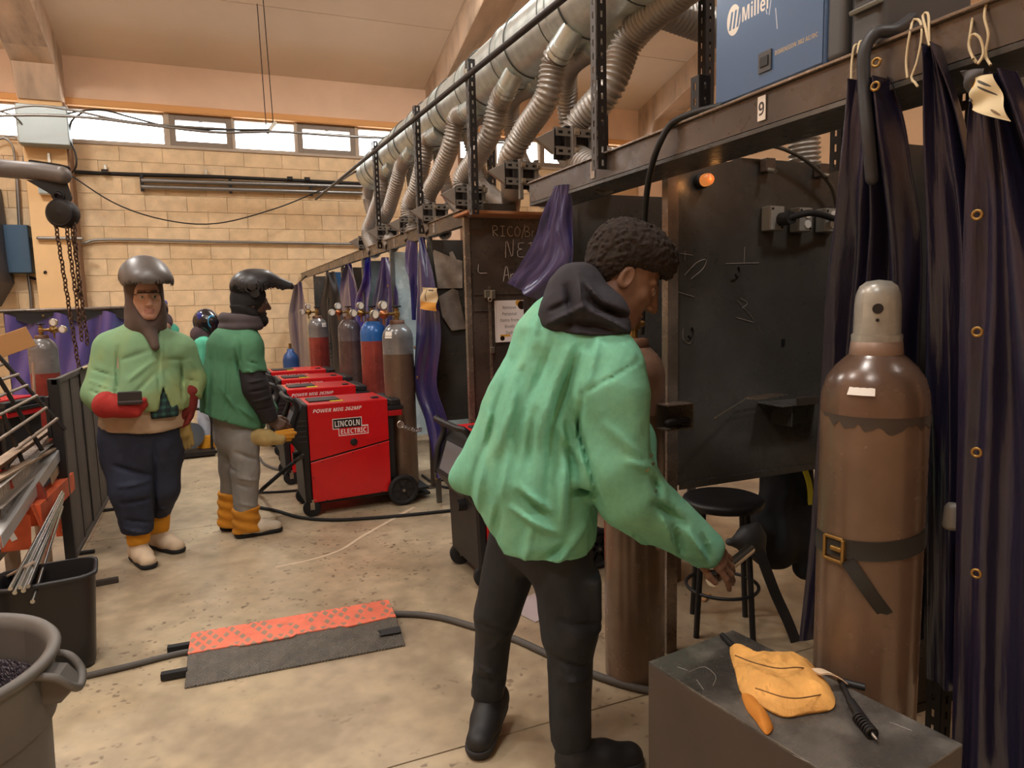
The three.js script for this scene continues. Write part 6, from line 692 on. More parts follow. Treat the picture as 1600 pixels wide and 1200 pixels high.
// 1: the man bending forward in front
{
  const F_at = [0.880, 0, -2.020], F_turn = -0.4109;
  const o = person('man in a light green jacket bending forward, dark hood on his back, black trousers', F_at, F_turn);
  const fw = unit3([0.88, -0.12, -0.45]);
  const J = { fw, neck: [0.251, 1.477, -0.02], chest: [0.156, 1.253, 0], pel: [0.05, 0.816, 0], shR: [0.266, 1.295, 0.12], shL: [0.207, 1.428, -0.22], elR: [0.299, 0.972, 0.15], wrR: [0.544, 0.734, 0.1], elL: [0.389, 0.988, -0.26], wrL: [0.435, 0.769, -0.2], hipR: [0.112, 0.726, 0.055], hipL: [-0.024, 0.685, -0.1], knR: [0.137, 0.463, 0.11], knL: [-0.1, 0.437, -0.07], anR: [0.134, 0.126, 0.14], anL: [-0.14, 0.142, -0.09] };
  const H = frame([0.328, 1.557, 0], [0.86, -0.50, -0.08], [0.48, 0.87, -0.06]);
  const skin = [0.22, 0.115, 0.072], hf = headField(H, { s: 1.13 }), hand = handField(J.wrR, sub3([0.605, 0.687, 0.11], J.wrR), [0.3, 0.5, 0.8], [-0.35, -0.75, 0.45], [[0.25, 0.35, 0.25], [0.35, 0.4, 0.3], [0.4, 0.45, 0.3], [0.45, 0.4, 0.3]], 0.16, 0.0015, 0.15);
  const handL = handField(J.wrL, [0.3, -0.9, 0], [0, 0, -1], [0.9, 0.3, 0], [0.4, 0.45, 0.5, 0.55]);
  const base = figureField(J, 0.95), cs = () => skin, B = bounds(allJ(J), 0.2), HB = bounds([H.o], 0.22);
  bodyMesh(o, [[base, ...B, 0.02, cs], [hf, ...HB, 0.0042, headColor(H, skin, { s: 1.13, lip: [0.16, 0.075, 0.055] })], [hand.f, hand.lo, hand.hi, 0.0032, cs], [handL.f, handL.lo, handL.hi, 0.004, cs]], skinMat(0.45));
  // short curly hair: many small coils standing off the scalp
  const hairCap = (P) => { const q = mul3(H.to(P), 1 / 1.13); let d = ell(q, [0, 0.088, 0.002], [0.098, 0.076, 0.118]); d = smin(d, ell(q, [0, 0.045, -0.045], [0.092, 0.098, 0.088]), 0.03); const z = q[2], low = z < -0.055 ? -0.062 : z < -0.02 ? lerp(-0.062, 0.028, sstep(-0.055, -0.02, z)) : lerp(0.02, 0.058, clamp((z + 0.02) / 0.1)); return smax(smax(d, (low - q[1]) * 0.8, 0.012) * 1.13, hf(P) - 0.036 - 0.02 * sstep(0.02, 0.09, q[1]), 0.02); };
  garment(o, 'hair', (p) => hairCap(p) + 0.006 * noise3(p, 58, 2) + 0.007 * noise3(p, 120, 5), ...bounds([H.from([0, 0.06, -0.02])], 0.19), 0.0048, std(0x2b211c, 0.95, 0, { sheen: 0.4, sheenColor: new THREE.Color(0x6b5040), sheenRoughness: 0.5 }));
  // jacket
  const P = { n0: [0.192, 1.47, -0.03], c0: [0.137, 1.345, 0], c1: [0.062, 1.132, 0], c2: [0.032, 0.944, 0], c3: [0.037, 0.816, 0], c4: [0.052, 0.599, 0], fl: [-0.194, 0.933, -0.02], fl2: [-0.151, 0.814, -0.02], el: [0.272, 1, 0.15], el2: [0.322, 0.915, 0.16], cuff: [0.56, 0.719, 0.1], cuff2: [0.604, 0.687, 0.1], up: [0.257, 1.238, 0.13], h1: [-0.165, 0.872, 0.1], h2: [-0.062, 0.731, 0.16], h3: [0.189, 0.712, 0.18], h4: [0.234, 0.762, 0.16] };
  const hem = (p) => { const y = p[0] < P.h2[0] ? lerp(P.h1[1], P.h2[1], clamp((p[0] - P.h1[0]) / (P.h2[0] - P.h1[0]))) : lerp(P.h2[1], P.h3[1], clamp((p[0] - P.h2[0]) / (P.h3[0] - P.h2[0]))); return y + 0.3 * Math.max(0, p[0] - P.h3[0]) + 0.06 * clamp(0.15 - p[2], 0, 0.4) - p[1]; };
  const fo = folds([[[0.145, 1.375, 0], [0.05, 1.124, 0], 0.018, 0.011], [[0.172, 1.364, 0], [0.073, 1.067, 0], 0.015, -0.012], [[0.042, 1.367, 0], [-0.077, 1.051, 0], 0.02, 0.012], [[-0.002, 1.291, 0], [-0.155, 0.948, 0], 0.016, -0.011], [[-0.03, 1.069, 0], [-0.102, 0.819, 0], 0.016, 0.010], [[0.038, 1.18, 0], [0.012, 0.986, 0], 0.014, -0.011], [[0.132, 1.178, 0], [0.15, 0.983, 0], 0.016, -0.016], [[-0.009, 0.957, 0], [0.084, 0.879, 0], 0.012, 0.012], [[0.097, 1.376, 0], [0.001, 1.154, 0], 0.014, -0.009], [[0.228, 1.393, 0], [0.186, 1.252, 0], 0.012, 0.007],
    [[0.079, 1.497, 0], [-0.148, 0.948, 0], 0.016, 0.012], [[0.021, 1.398, 0], [-0.034, 0.987, 0], 0.02, -0.014], [[-0.026, 1.318, 0], [-0.171, 0.885, 0], 0.014, -0.010], [[0.11, 1.213, 0], [0.068, 0.901, 0], 0.02, -0.016], [[0.122, 1.026, 0], [0.112, 0.814, 0], 0.018, 0.016], [[-0.036, 0.892, 0], [0.098, 0.815, 0], 0.012, 0.014], [[-0.01, 0.934, 0], [0.08, 0.862, 0], 0.014, -0.014], [[0.141, 0.925, 0], [0.213, 0.929, 0], 0.012, -0.016], [[0.181, 0.813, 0], [0.064, 0.686, 0], 0.018, 0.010], [[0.128, 0.771, 0], [0.04, 0.719, 0], 0.014, -0.012], [[0.093, 1.152, 0], [0.173, 1.025, 0], 0.014, 0.010], [[-0.101, 1.156, 0], [-0.152, 0.82, 0], 0.014, 0.010], [[-0.063, 1.051, 0], [-0.092, 0.733, 0], 0.014, -0.010], [[0.025, 0.838, 0], [-0.016, 0.666, 0], 0.014, 0.010],
    [[0.378, 0.911, 0], [0.477, 0.828, 0], 0.013, -0.018], [[0.399, 0.872, 0], [0.44, 0.775, 0], 0.011, 0.014], [[0.486, 0.807, 0], [0.54, 0.719, 0], 0.010, 0.013], [[0.44, 0.829, 0], [0.482, 0.721, 0], 0.012, -0.015], [[0.533, 0.784, 0], [0.569, 0.697, 0], 0.009, -0.010], [[0.378, 0.979, 0], [0.403, 0.925, 0], 0.012, -0.014], [[0.296, 1.043, 0], [0.378, 1.01, 0], 0.012, 0.008], [[0.236, 1.148, 0], [0.348, 1.042, 0], 0.014, 0.006], [[0.43, 0.7, 0], [0.503, 0.673, 0], 0.012, -0.010], [[0.295, 0.811, 0], [0.399, 0.722, 0], 0.012, 0.008], [[0.176, 1.236, 0], [0.349, 1.326, 0], 0.0045, -0.005], [[0.176, 1.236, 0], [0.159, 1.046, 0], 0.0055, -0.008], [[0.16, 1.15, 0], [0.223, 0.897, 0], 0.010, -0.014]], 2.0);
  const jacket = (p) => {
    let d = cone(p, P.n0, P.c0, 0.105, 0.175, fw, 1.25); d = smin(d, cone(p, P.c0, P.c1, 0.172, 0.185, fw, 1.12), 0.05); d = smin(d, cone(p, P.c1, P.c2, 0.185, 0.205, fw, 1.1), 0.05); d = smin(d, cone(p, P.c2, P.c3, 0.205, 0.19, fw, 1.1), 0.05); d = smin(d, cone(p, P.c3, P.c4, 0.20, 0.195, fw, 1.12), 0.04); d = smin(d, cone(p, P.c1, P.fl, 0.15, 0.030), 0.1); d = smin(d, cone(p, P.c2, P.fl, 0.18, 0.032), 0.06); d = smin(d, cone(p, P.c3, P.fl2, 0.17, 0.030), 0.06); d = smin(d, cone(p, J.shL, J.shR, 0.085, 0.10), 0.09); const e = fo(p) + wrinkle(p, 0.013, 1); d = smax(d - e, hem(p), 0.006);
    let s = cone(p, J.shR, P.up, 0.098, 0.122); s = smin(s, cone(p, P.up, P.el, 0.122, 0.112), 0.03); s = smin(s, cone(p, P.el, P.el2, 0.112, 0.100), 0.03); s = smin(s, cone(p, P.el2, P.cuff, 0.10, 0.062), 0.03); s = smax(s, dot3(sub3(p, P.cuff2), unit3(sub3(P.cuff2, P.el2))) + 0.012, 0.006); d = smin(d, s - e, 0.03);
    let l = cone(p, J.shL, J.elL, 0.10, 0.085); l = smin(l, cone(p, J.elL, J.wrL, 0.085, 0.055), 0.03); return smin(d, l, 0.04);
  };
  const gj = cloth(0x69b08c, 201, { amt: 0.06, m: { map: dataTex(512, (u, v) => { const k = 1 + 0.06 * (pf(u, v, 4, 5, 2) - 0.5) + 0.06 * (pf(u, v, 60, 2, 4) - 0.5), w = sstep(0.55, 0.8, pf(u, v, 5, 4, 15)); return mixc([0.475 * k, 0.75 * k, 0.625 * k], [0.51 * k, 0.765 * k, 0.63 * k], w); }, true, 0.6) } });
  garment(o, 'jacket', jacket, ...bounds([P.n0, P.fl, P.fl2, P.h3, P.cuff2, P.up, P.el, J.shR, J.shL, J.elL, J.wrL], 0.2), 0.0085, gj);
  { const sc = (p, r, c, l) => part('burn_mark', put(new THREE.SphereGeometry(1, 14, 8), p, [0, 0, 0.5], r), std(c, 0.9), o, l); const onJ = (q) => { let z = 0.45; for (let i = 0; i < 60; i++) { const d = jacket([q[0], q[1], z]); if (d < 0.001) break; z -= Math.max(d * 0.6, 0.002); } return [q[0], q[1], z]; }; for (const [q, r, c] of [[[0.37, 1.042, 0], [0.011, 0.006, 0.003], 0x5a6048], [[0.376, 1.021, 0], [0.008, 0.005, 0.003], 0x4e4a3a], [[0.354, 1.008, 0], [0.010, 0.005, 0.003], 0x8c8a62], [[0.38, 0.945, 0], [0.008, 0.006, 0.003], 0x55705c]]) sc(onJ(q), r, c, 'dark scorch mark'); }
  // hood of the sweatshirt lying on the back
  const hd = [[0.155, 1.519, 0.06], [0.14, 1.454, 0.1], [0.266, 1.425, 0.13], [0.191, 1.526, 0.05], [0.257, 1.459, 0.1], [0.31, 1.406, 0.06], [0.246, 1.493, -0.06], [0.32, 1.419, -0.08]];
  const hfo = folds([[[0.174, 1.57, 0], [0.179, 1.463, 0], 0.012, 0.013], [[0.14, 1.535, 0], [0.154, 1.435, 0], 0.012, -0.013], [[0.082, 1.431, 0], [0.189, 1.482, 0], 0.010, 0.012], [[0.189, 1.475, 0], [0.329, 1.395, 0], 0.012, 0.012], [[0.209, 1.494, 0], [0.309, 1.432, 0], 0.012, -0.014], [[0.138, 1.406, 0], [0.289, 1.392, 0], 0.010, 0.010], [[0.118, 1.436, 0], [0.279, 1.416, 0], 0.010, -0.011], [[0.19, 1.554, 0], [0.249, 1.473, 0], 0.010, 0.012], [[0.239, 1.473, 0], [0.329, 1.441, 0], 0.010, -0.012], [[0.089, 1.467, 0], [0.149, 1.495, 0], 0.008, -0.008]], 2.1);
  garment(o, 'hood', (p) => { let d = cone(p, hd[0], hd[1], 0.062, 0.066); d = smin(d, cone(p, hd[1], hd[2], 0.060, 0.040), 0.07); d = smin(d, cone(p, hd[3], hd[4], 0.062, 0.056), 0.08); d = smin(d, cone(p, hd[4], hd[5], 0.05, 0.03), 0.05); d = smin(d, cone(p, hd[3], hd[6], 0.06, 0.06), 0.06); d = smin(d, cone(p, hd[6], hd[7], 0.06, 0.045), 0.06); const neckHole = cone(p, H.from([0, -0.03, -0.02]), H.from([0, -0.15, -0.045]), 0.078, 0.060); d = smax(d, -neckHole, 0.02); return d - hfo(p) - wrinkle(p, 0.011, 4); }, ...bounds(hd, 0.1), 0.0065, cloth(0x2f2c33, 203));
  // trousers
  const tfo = folds([[[0.103, 0.532, 0], [0.24, 0.496, 0], 0.010, -0.010], [[0.08, 0.41, 0], [0.196, 0.374, 0], 0.010, -0.010], [[0.09, 0.354, 0], [0.196, 0.334, 0], 0.009, 0.008], [[0.096, 0.092, 0], [0.193, 0.067, 0], 0.010, 0.009], [[0.096, 0.057, 0], [0.193, 0.037, 0], 0.008, -0.008], [[-0.164, 0.437, 0], [-0.048, 0.402, 0], 0.010, -0.008], [[-0.175, 0.269, 0], [-0.084, 0.244, 0], 0.010, 0.008], [[-0.176, 0.228, 0], [-0.078, 0.208, 0], 0.009, -0.008], [[-0.135, 0.336, 0], [-0.08, 0.38, 0], 0.009, 0.006]]);
  const pock = [0.205, 0.56, 0.14];
  garment(o, 'trousers', (p) => { let d = cone(p, J.pel, add3(J.pel, [0, -0.08, 0]), 0.135, 0.135, fw, 1.2); d = smin(d, cone(p, J.hipR, J.knR, 0.102, 0.086), 0.04); d = smin(d, cone(p, J.hipL, J.knL, 0.100, 0.076), 0.04); d = smin(d, cone(p, J.knR, J.anR, 0.078, 0.062), 0.03); let e = cone(p, J.knL, J.anL, 0.066, 0.056); d = smin(d, e, 0.03); d = smin(d, smax(Math.abs(p[0] - pock[0]) - 0.03, smax(Math.abs(p[1] - pock[1]) - 0.085, Math.abs(p[2] - pock[2] + 0.05) - 0.07, 0.02), 0.02), 0.02); d = smax(d, J.anL[1] - 0.012 - p[1] - (p[2] > 0.0 ? 1 : 0), 0.004); return d - tfo(p) - wrinkle(p, 0.009, 9); }, ...bounds([J.pel, J.hipL, J.hipR, J.knL, J.knR, J.anL, J.anR], 0.17), 0.0095, std(0xffffff, 0.7, 0, { map: mottle(0x1b1f25, 0.35, 6, 205, 0.4) }));
  // boots
  const boot = (heel, toe, ank, w) => { const f = footFields(heel, toe, ank, 0.03, w); const b = garment(o, 'boot', f.shoe, f.lo, f.hi, 0.006, std(0x1b1b1d, 0.6)); part('sole', net(f.sole, f.lo, f.hi, 0.006), std(0x29282a, 0.75), b, undefined, true); };
  boot([[0.091, 0.032, 0.16][0], 0.004, 0.17], [[0.366, -0.028, 0.12][0], 0.002, 0.10], J.anR, 1.05); boot([J.anL[0] + 0.03, 0.055, J.anL[2] - 0.075], [J.anL[0] - 0.035, 0.002, J.anL[2] + 0.165], J.anL, 1.05);
  // the bright tube he reaches for
  solo('steel_tube', (() => { const c = Math.cos(F_turn), s = Math.sin(F_turn), W = (q) => [F_at[0] + q[0] * c + q[2] * s, q[1], F_at[2] - q[0] * s + q[2] * c]; return [rod(W([0.592, 0.621, 0.1]), W([0.776, 0.632, -0.12]), 0.0175, 20), rod(W([0.579, 0.623, 0.12]), W([0.603, 0.623, 0.09]), 0.020, 20)]; })(), M.chrome, 'short bright steel tube in the bending man\'s fingers', 'tube');
}
// 2: the man facing us at the left
{
  const L_at = [-0.440, 0, -4.700], L_turn = 0.0933;
  const o = person('man with raised grey welding helmet and red gloves walking towards us by the fence', L_at, L_turn);
  const fw = [0.12, 0, 1];
  const J = { fw, neck: [0.051, 1.419, 0], chest: [0.028, 1.21, 0], pel: [-0.005, 0.746, 0], shR: [-0.134, 1.276, 0], shL: [0.229, 1.248, 0], elR: [-0.211, 1.023, 0.06], wrR: [-0.134, 0.957, 0.25], elL: [0.284, 1.053, -0.02], wrL: [0.257, 0.929, 0.03], hipR: [-0.099, 0.717, 0], hipL: [0.072, 0.697, 0], knR: [-0.086, 0.439, 0.08], knL: [0.064, 0.41, 0], anR: [-0.083, 0.135, 0.08], anL: [0.026, 0.153, -0.1] };
  const H = frame([0.066, 1.574, 0.02], [0.16, -0.06, 1], [0, 1, 0.02]);
  const skin = [0.62, 0.36, 0.27], cs = () => skin, hf = headField(H, { jaw: 1.18, s: 1.08 });
  const handR = handField(J.wrR, [0.95, -0.12, 0.22], [0.1, -0.2, 1], [0, 1, 0.1], [[0.5, 0.6, 0.5], [0.55, 0.65, 0.5], [0.6, 0.65, 0.5], [0.6, 0.65, 0.5]], 0.1, 0, 0.3), handL = handField(J.wrL, [-0.05, -1, 0.05], [0.9, 0, 0.2], [0.2, 0, 1], [0.5, 0.5, 0.55, 0.6]);
  bodyMesh(o, [[figureField(J, 1.0), ...bounds(allJ(J), 0.2), 0.022, cs], [hf, ...bounds([H.o], 0.22), 0.0045, headColor(H, skin, { s: 1.08, lip: [0.5, 0.22, 0.18], hair: [0.10, 0.06, 0.035] })], [handR.f, handR.lo, handR.hi, 0.004, cs], [handL.f, handL.lo, handL.hi, 0.004, cs]], skinMat(0.5));
  const gr = cloth(0x7fae78, 211, { m: { map: dataTex(256, (u, v) => { const k = 1 + 0.14 * (pf(u, v, 5, 4, 2) - 0.5); return mixc([0.49 * k, 0.64 * k, 0.48 * k], [0.57 * k, 0.65 * k, 0.44 * k], sstep(0.45, 0.7, pf(u, v, 3, 3, 9))); }, true, 0.7) } });
  const fo = folds([[[0.117, 1.436, 0], [0.083, 0.894, 0], 0.006, -0.010], [[0.134, 1.435, 0], [0.112, 1.048, 0], 0.006, 0.007], [[-0.062, 1.1, 0], [0.082, 1.206, 0], 0.014, 0.012], [[-0.086, 1.216, 0], [0.07, 1.265, 0], 0.014, -0.010], [[-0.071, 0.986, 0], [0.095, 1.147, 0], 0.012, -0.010], [[0.146, 1.124, 0], [0.225, 1, 0], 0.012, 0.010], [[0.134, 1.203, 0], [0.257, 1.196, 0], 0.012, -0.008], [[-0.236, 1.169, 0], [-0.126, 1.124, 0], 0.008, -0.010], [[-0.248, 1.107, 0], [-0.132, 1.056, 0], 0.008, 0.010], [[-0.252, 1.054, 0], [-0.143, 1, 0], 0.007, -0.010], [[-0.242, 0.982, 0], [-0.154, 0.947, 0], 0.007, 0.008], [[-0.096, 1.293, 0], [-0.124, 0.99, 0], 0.010, -0.020], [[0.229, 1.197, 0], [0.218, 0.961, 0], 0.009, -0.016], [[0.275, 1.195, 0], [0.306, 1.133, 0], 0.008, 0.008], [[0.248, 1.078, 0], [0.304, 1.05, 0], 0.007, -0.009]]);
  const hemL = [-0.075, 0.921, 0.18][1], vx = [0.104, 0.852, 0][0], vy = [0.112, 1.056, 0][1];
  const jk = (p) => { let d = cone(p, J.neck, J.chest, 0.085, 0.205, fw, 1.45); d = smin(d, cone(p, J.chest, [0.008, 0.962, 0.02], 0.21, 0.25, fw, 1.25), 0.05); d = smin(d, cone(p, [0.008, 0.962, 0.02], [-0.007, 0.708, 0.01], 0.255, 0.235, fw, 1.25), 0.05); d = smin(d, cone(p, J.shL, J.shR, 0.082, 0.082), 0.1); d = smax(d, hemL - 0.03 * clamp((p[0] + 0.1) * 2) - p[1], 0.008); const V = smax(Math.abs(p[0] - vx - 0.012) - 0.05 * clamp((vy - p[1]) * 4.2) - 0.002, smax(p[1] - vy, 0.1 - p[2], 0.01), 0.006); d = smax(d, -V, 0.006); let s = cone(p, J.shR, J.elR, 0.092, 0.088); s = smin(s, cone(p, J.elR, J.wrR, 0.088, 0.062), 0.03); s = smax(s, dot3(sub3(p, J.wrR), unit3(sub3(J.wrR, J.elR))) + 0.03, 0.006); let t = cone(p, J.shL, J.elL, 0.096, 0.08); t = smin(t, cone(p, J.elL, J.wrL, 0.08, 0.062), 0.03); t = smax(t, dot3(sub3(p, J.wrL), unit3(sub3(J.wrL, J.elL))) + 0.03, 0.006); d = smin(smin(d, s, 0.03), t, 0.03); const nh = cone(p, [0.058, 1.439, 0.1], [0.108, 1.347, 0.2], 0.055, 0.03); d = smax(d, -nh, 0.015); return d - fo(p) - wrinkle(p, 0.012, 21); };
  garment(o, 'jacket', jk, ...bounds([J.neck, J.shL, J.shR, J.elL, J.elR, J.wrL, J.wrR, [0.009, 0.959, 0], J.pel], 0.3), 0.011, gr);
  garment(o, 'undershirt', (p) => { let d = cone(p, J.chest, [0.003, 0.844, 0.01], 0.2, 0.236, fw, 1.27); d = smax(d, [-0.035, 0.796, 0][1] - 0.035 * Math.cos((p[0] - 0.08) * 5) + 0.02 - p[1], 0.006); return d - wrinkle(p, 0.012, 24); }, ...bounds([J.chest, [0, 0.804, 0]], 0.3), 0.012, cloth(0xb7a189, 213));
  garment(o, 'plaid_shirt', (p) => { const d = cone(p, J.chest, [0.059, 0.898, 0.015], 0.19, 0.246, fw, 1.25); return smax(smax(d, Math.abs(p[0] - vx - 0.01) - 0.075, 0.01), smax([0.056, 0.865, 0][1] - p[1], 0.05 - p[2], 0.01), 0.01); }, ...bounds([J.chest, [0.059, 0.896, 0]], 0.3), 0.011, std(0xffffff, 0.85, 0, { map: dataTex(128, (u, v) => { const a = (Math.sin(u * 2 * PI * 4) > 0.3 ? 1 : 0) + (Math.sin(v * 2 * PI * 4) > 0.3 ? 1 : 0); return [[0.08, 0.12, 0.14], [0.10, 0.22, 0.20], [0.18, 0.33, 0.30]][a]; }, true, 0.16) }));
  garment(o, 'hooded_collar', (p) => { let d = cone(p, H.from([0, 0.06, -0.025]), H.from([0, -0.10, -0.02]), 0.104, 0.108, H.z, 1.0); d = smin(d, cone(p, H.from([0, -0.1, -0.01]), [0.056, 1.408, 0.03], 0.10, 0.11, fw, 1.2), 0.04); d = smin(d, cone(p, [0.067, 1.394, 0.1], [0.094, 1.283, 0.17], 0.045, 0.02), 0.03); const face = smax(ell(p, H.from([0, -0.02, 0.13]), [0.082, 0.13, 0.13]), -0.5, 0.01); d = smax(d, -face, 0.012); return d - wrinkle(p, 0.008, 26); }, ...bounds([H.o, [0.053, 1.363, 0.03]], 0.2), 0.0075, cloth(0x5b4a42, 215));
  const hel = frame(H.from([0, 0.115, 0.035]), add3(H.z, mul3(H.y, 0.12)), H.y); garment(o, 'welding_helmet', helmetField(hel), ...bounds([hel.o], 0.24), 0.0065, std(0x57514e, 0.42, 0.05, { clearcoat: 0.2, clearcoatRoughness: 0.35 }));
  { const gl = new THREE.Group(); gl.name = 'safety_glasses'; o.add(gl); const lensM = new THREE.MeshPhysicalMaterial({ color: 0xffffff, transmission: 1, roughness: 0.03, thickness: 0 }); for (const s of [-1, 1]) { part('lens', sheet((u, v) => H.from([s * (0.006 + 0.054 * u), 0.027 - 0.044 * v, 0.121 - 0.02 * u * u]), 8, 6, 0.002), lensM, gl, undefined, true); part('temple', tube([H.from([s * 0.058, 0.018, 0.092]), H.from([s * 0.083, 0.016, 0.03]), H.from([s * 0.084, 0.01, -0.03])], 0.0025, 20, 6), M.black, gl); } part('bridge', [tube([H.from([-0.060, 0.027, 0.100]), H.from([-0.02, 0.029, 0.121]), H.from([0.02, 0.029, 0.121]), H.from([0.060, 0.027, 0.100])], 0.0032, 24, 6)], M.black, gl); }
  const tfo = folds([[[-0.167, 0.609, 0], [0.013, 0.525, 0], 0.014, -0.014], [[-0.16, 0.491, 0], [0.029, 0.503, 0], 0.014, 0.010], [[-0.151, 0.391, 0], [0.003, 0.395, 0], 0.012, -0.012], [[-0.147, 0.231, 0], [-0.013, 0.18, 0], 0.012, 0.012], [[-0.142, 0.29, 0], [0.002, 0.242, 0], 0.010, -0.010], [[0.047, 0.74, 0], [0.012, 0.183, 0], 0.012, -0.020], [[0.049, 0.299, 0], [0.089, 0.268, 0], 0.012, 0.012]]);
  garment(o, 'trousers', (p) => { let d = cone(p, [-0.009, 0.817, 0], [-0.021, 0.669, 0], 0.225, 0.22, fw, 1.4); d = smin(d, cone(p, J.hipR, J.knR, 0.145, 0.122), 0.05); d = smin(d, cone(p, J.hipL, J.knL, 0.135, 0.105), 0.05); d = smin(d, cone(p, J.knR, [-0.077, 0.213, 0.08], 0.12, 0.095), 0.03); d = smin(d, cone(p, J.knL, [0.032, 0.24, -0.08], 0.105, 0.078), 0.03); d = smax(d, p[0] < [0.011, 0.265, 0][0] ? [-0.079, 0.186, 0.08][1] - p[1] : [0.03, 0.216, -0.08][1] - p[1], 0.006); return d - tfo(p) - wrinkle(p, 0.013, 28); }, ...bounds([[-0.009, 0.825, 0], J.hipL, J.hipR, J.knL, J.knR, J.anL, J.anR], 0.26), 0.011, cloth(0x262b3d, 217));
  const boot = (heel, toe, ank, top) => { const f = footFields(heel, toe, ank, 0.028, 1.08); const b = garment(o, 'boot', f.shoe, f.lo, f.hi, 0.007, cloth(0xcdb69a, 219)); part('sole', net(f.sole, f.lo, f.hi, 0.007), M.blackRub, b, 'black sole', true); garment(o, 'spat', (p) => { let d = cone(p, ank, top, 0.062, 0.075); d = smax(d, p[1] - top[1], 0.01); d = smax(d, ank[1] - 0.005 - p[1], 0.01); return d - wrinkle(p, 0.01, 31); }, ...bounds([ank, top], 0.11), 0.0075, cloth(0xd9951f, 221)); };
  boot([J.anR[0] - 0.02, 0.004, J.anR[2] - 0.07], [J.anR[0] + 0.055, 0.002, J.anR[2] + 0.20], [J.anR[0], 0.115, J.anR[2]], [-0.075, 0.241, 0.08]); boot([J.anL[0] - 0.03, 0.004, J.anL[2] - 0.06], [J.anL[0] + 0.12, 0.002, J.anL[2] + 0.18], [J.anL[0], 0.115, J.anL[2]], [0.035, 0.268, -0.1]);
  const red = cloth(0xa82a24, 223, { m: { bumpScale: 0.001 } });
  { const g = handField(J.wrR, [0.95, -0.12, 0.22], [0.1, -0.2, 1], [0, 1, 0.1], [[0.5, 0.6, 0.5], [0.55, 0.65, 0.5], [0.6, 0.65, 0.5], [0.6, 0.65, 0.5]], 0.1, 0.009, 0.3), cuff = (p) => cone(p, add3(J.wrR, [-0.035, 0.015, -0.045]), add3(J.wrR, [0.03, 0, 0.01]), 0.078, 0.050); garment(o, 'glove', (p) => smin(smin(g.f(p), cuff(p), 0.04), cone(p, add3(J.wrR, [0.03, -0.01, 0.01]), add3(J.wrR, [0.10, -0.03, 0.03]), 0.036, 0.03), 0.02) - wrinkle(p, 0.006, 33), g.lo.map((x) => x - 0.09), g.hi.map((x) => x + 0.05), 0.006, red); }
  { const g = handField(J.wrL, [-0.05, -1, 0.05], [0.9, 0, 0.2], [0.2, 0, 1], [0.5, 0.5, 0.55, 0.6], 0.13, 0.009), cuff = (p) => cone(p, add3(J.wrL, [0.0, 0.06, 0]), add3(J.wrL, [0, -0.02, 0]), 0.062, 0.042); garment(o, 'glove', (p) => smin(g.f(p), cuff(p), 0.03) - wrinkle(p, 0.006, 35), g.lo.map((x) => x - 0.06), g.hi.map((x) => x + 0.06), 0.007, cloth(0x7a2620, 225)); }
  { const c = Math.cos(L_turn), s = Math.sin(L_turn), W = (q) => [L_at[0] + q[0] * c + q[2] * s, q[1], L_at[2] - q[0] * s + q[2] * c]; const h = thing('wallet', 'dark folded wallet held in the red glove of the man by the fence', 'wallet', W([-0.057, 1.012, 0.315]), L_turn); part('cover', box(0.12, 0.075, 0.022, [0, 0, 0], [0, 0, -0.03], 0.006), std(0x2c2624, 0.6), h); part('strap', box(0.125, 0.012, 0.026, [0, -0.02, 0], [0, 0, -0.03], 0.003), std(0x4a4040, 0.5), h);
    solo('work_gloves', net((p) => { let d = cone(p, [0, 0.08, 0], [-0.01, -0.02, 0.01], 0.03, 0.038, [0, 0, 1], 1.5); for (const [x, l] of [[-0.03, 0.075], [-0.01, 0.09], [0.012, 0.088], [0.032, 0.07]]) d = smin(d, cone(p, [x * 0.7, -0.02, 0.01], [x, -0.02 - l, 0.01 + x * 0.4], 0.013, 0.010), 0.008); return d - wrinkle(p, 0.006, 37); }, [-0.09, -0.16, -0.07], [0.09, 0.14, 0.08], 0.006).translate(...W([0.226, 0.759, 0.05])), cloth(0x8a7440, 227), 'dirty tan work gloves hanging from the left hand of the man by the fence', 'gloves', undefined, true); }
}
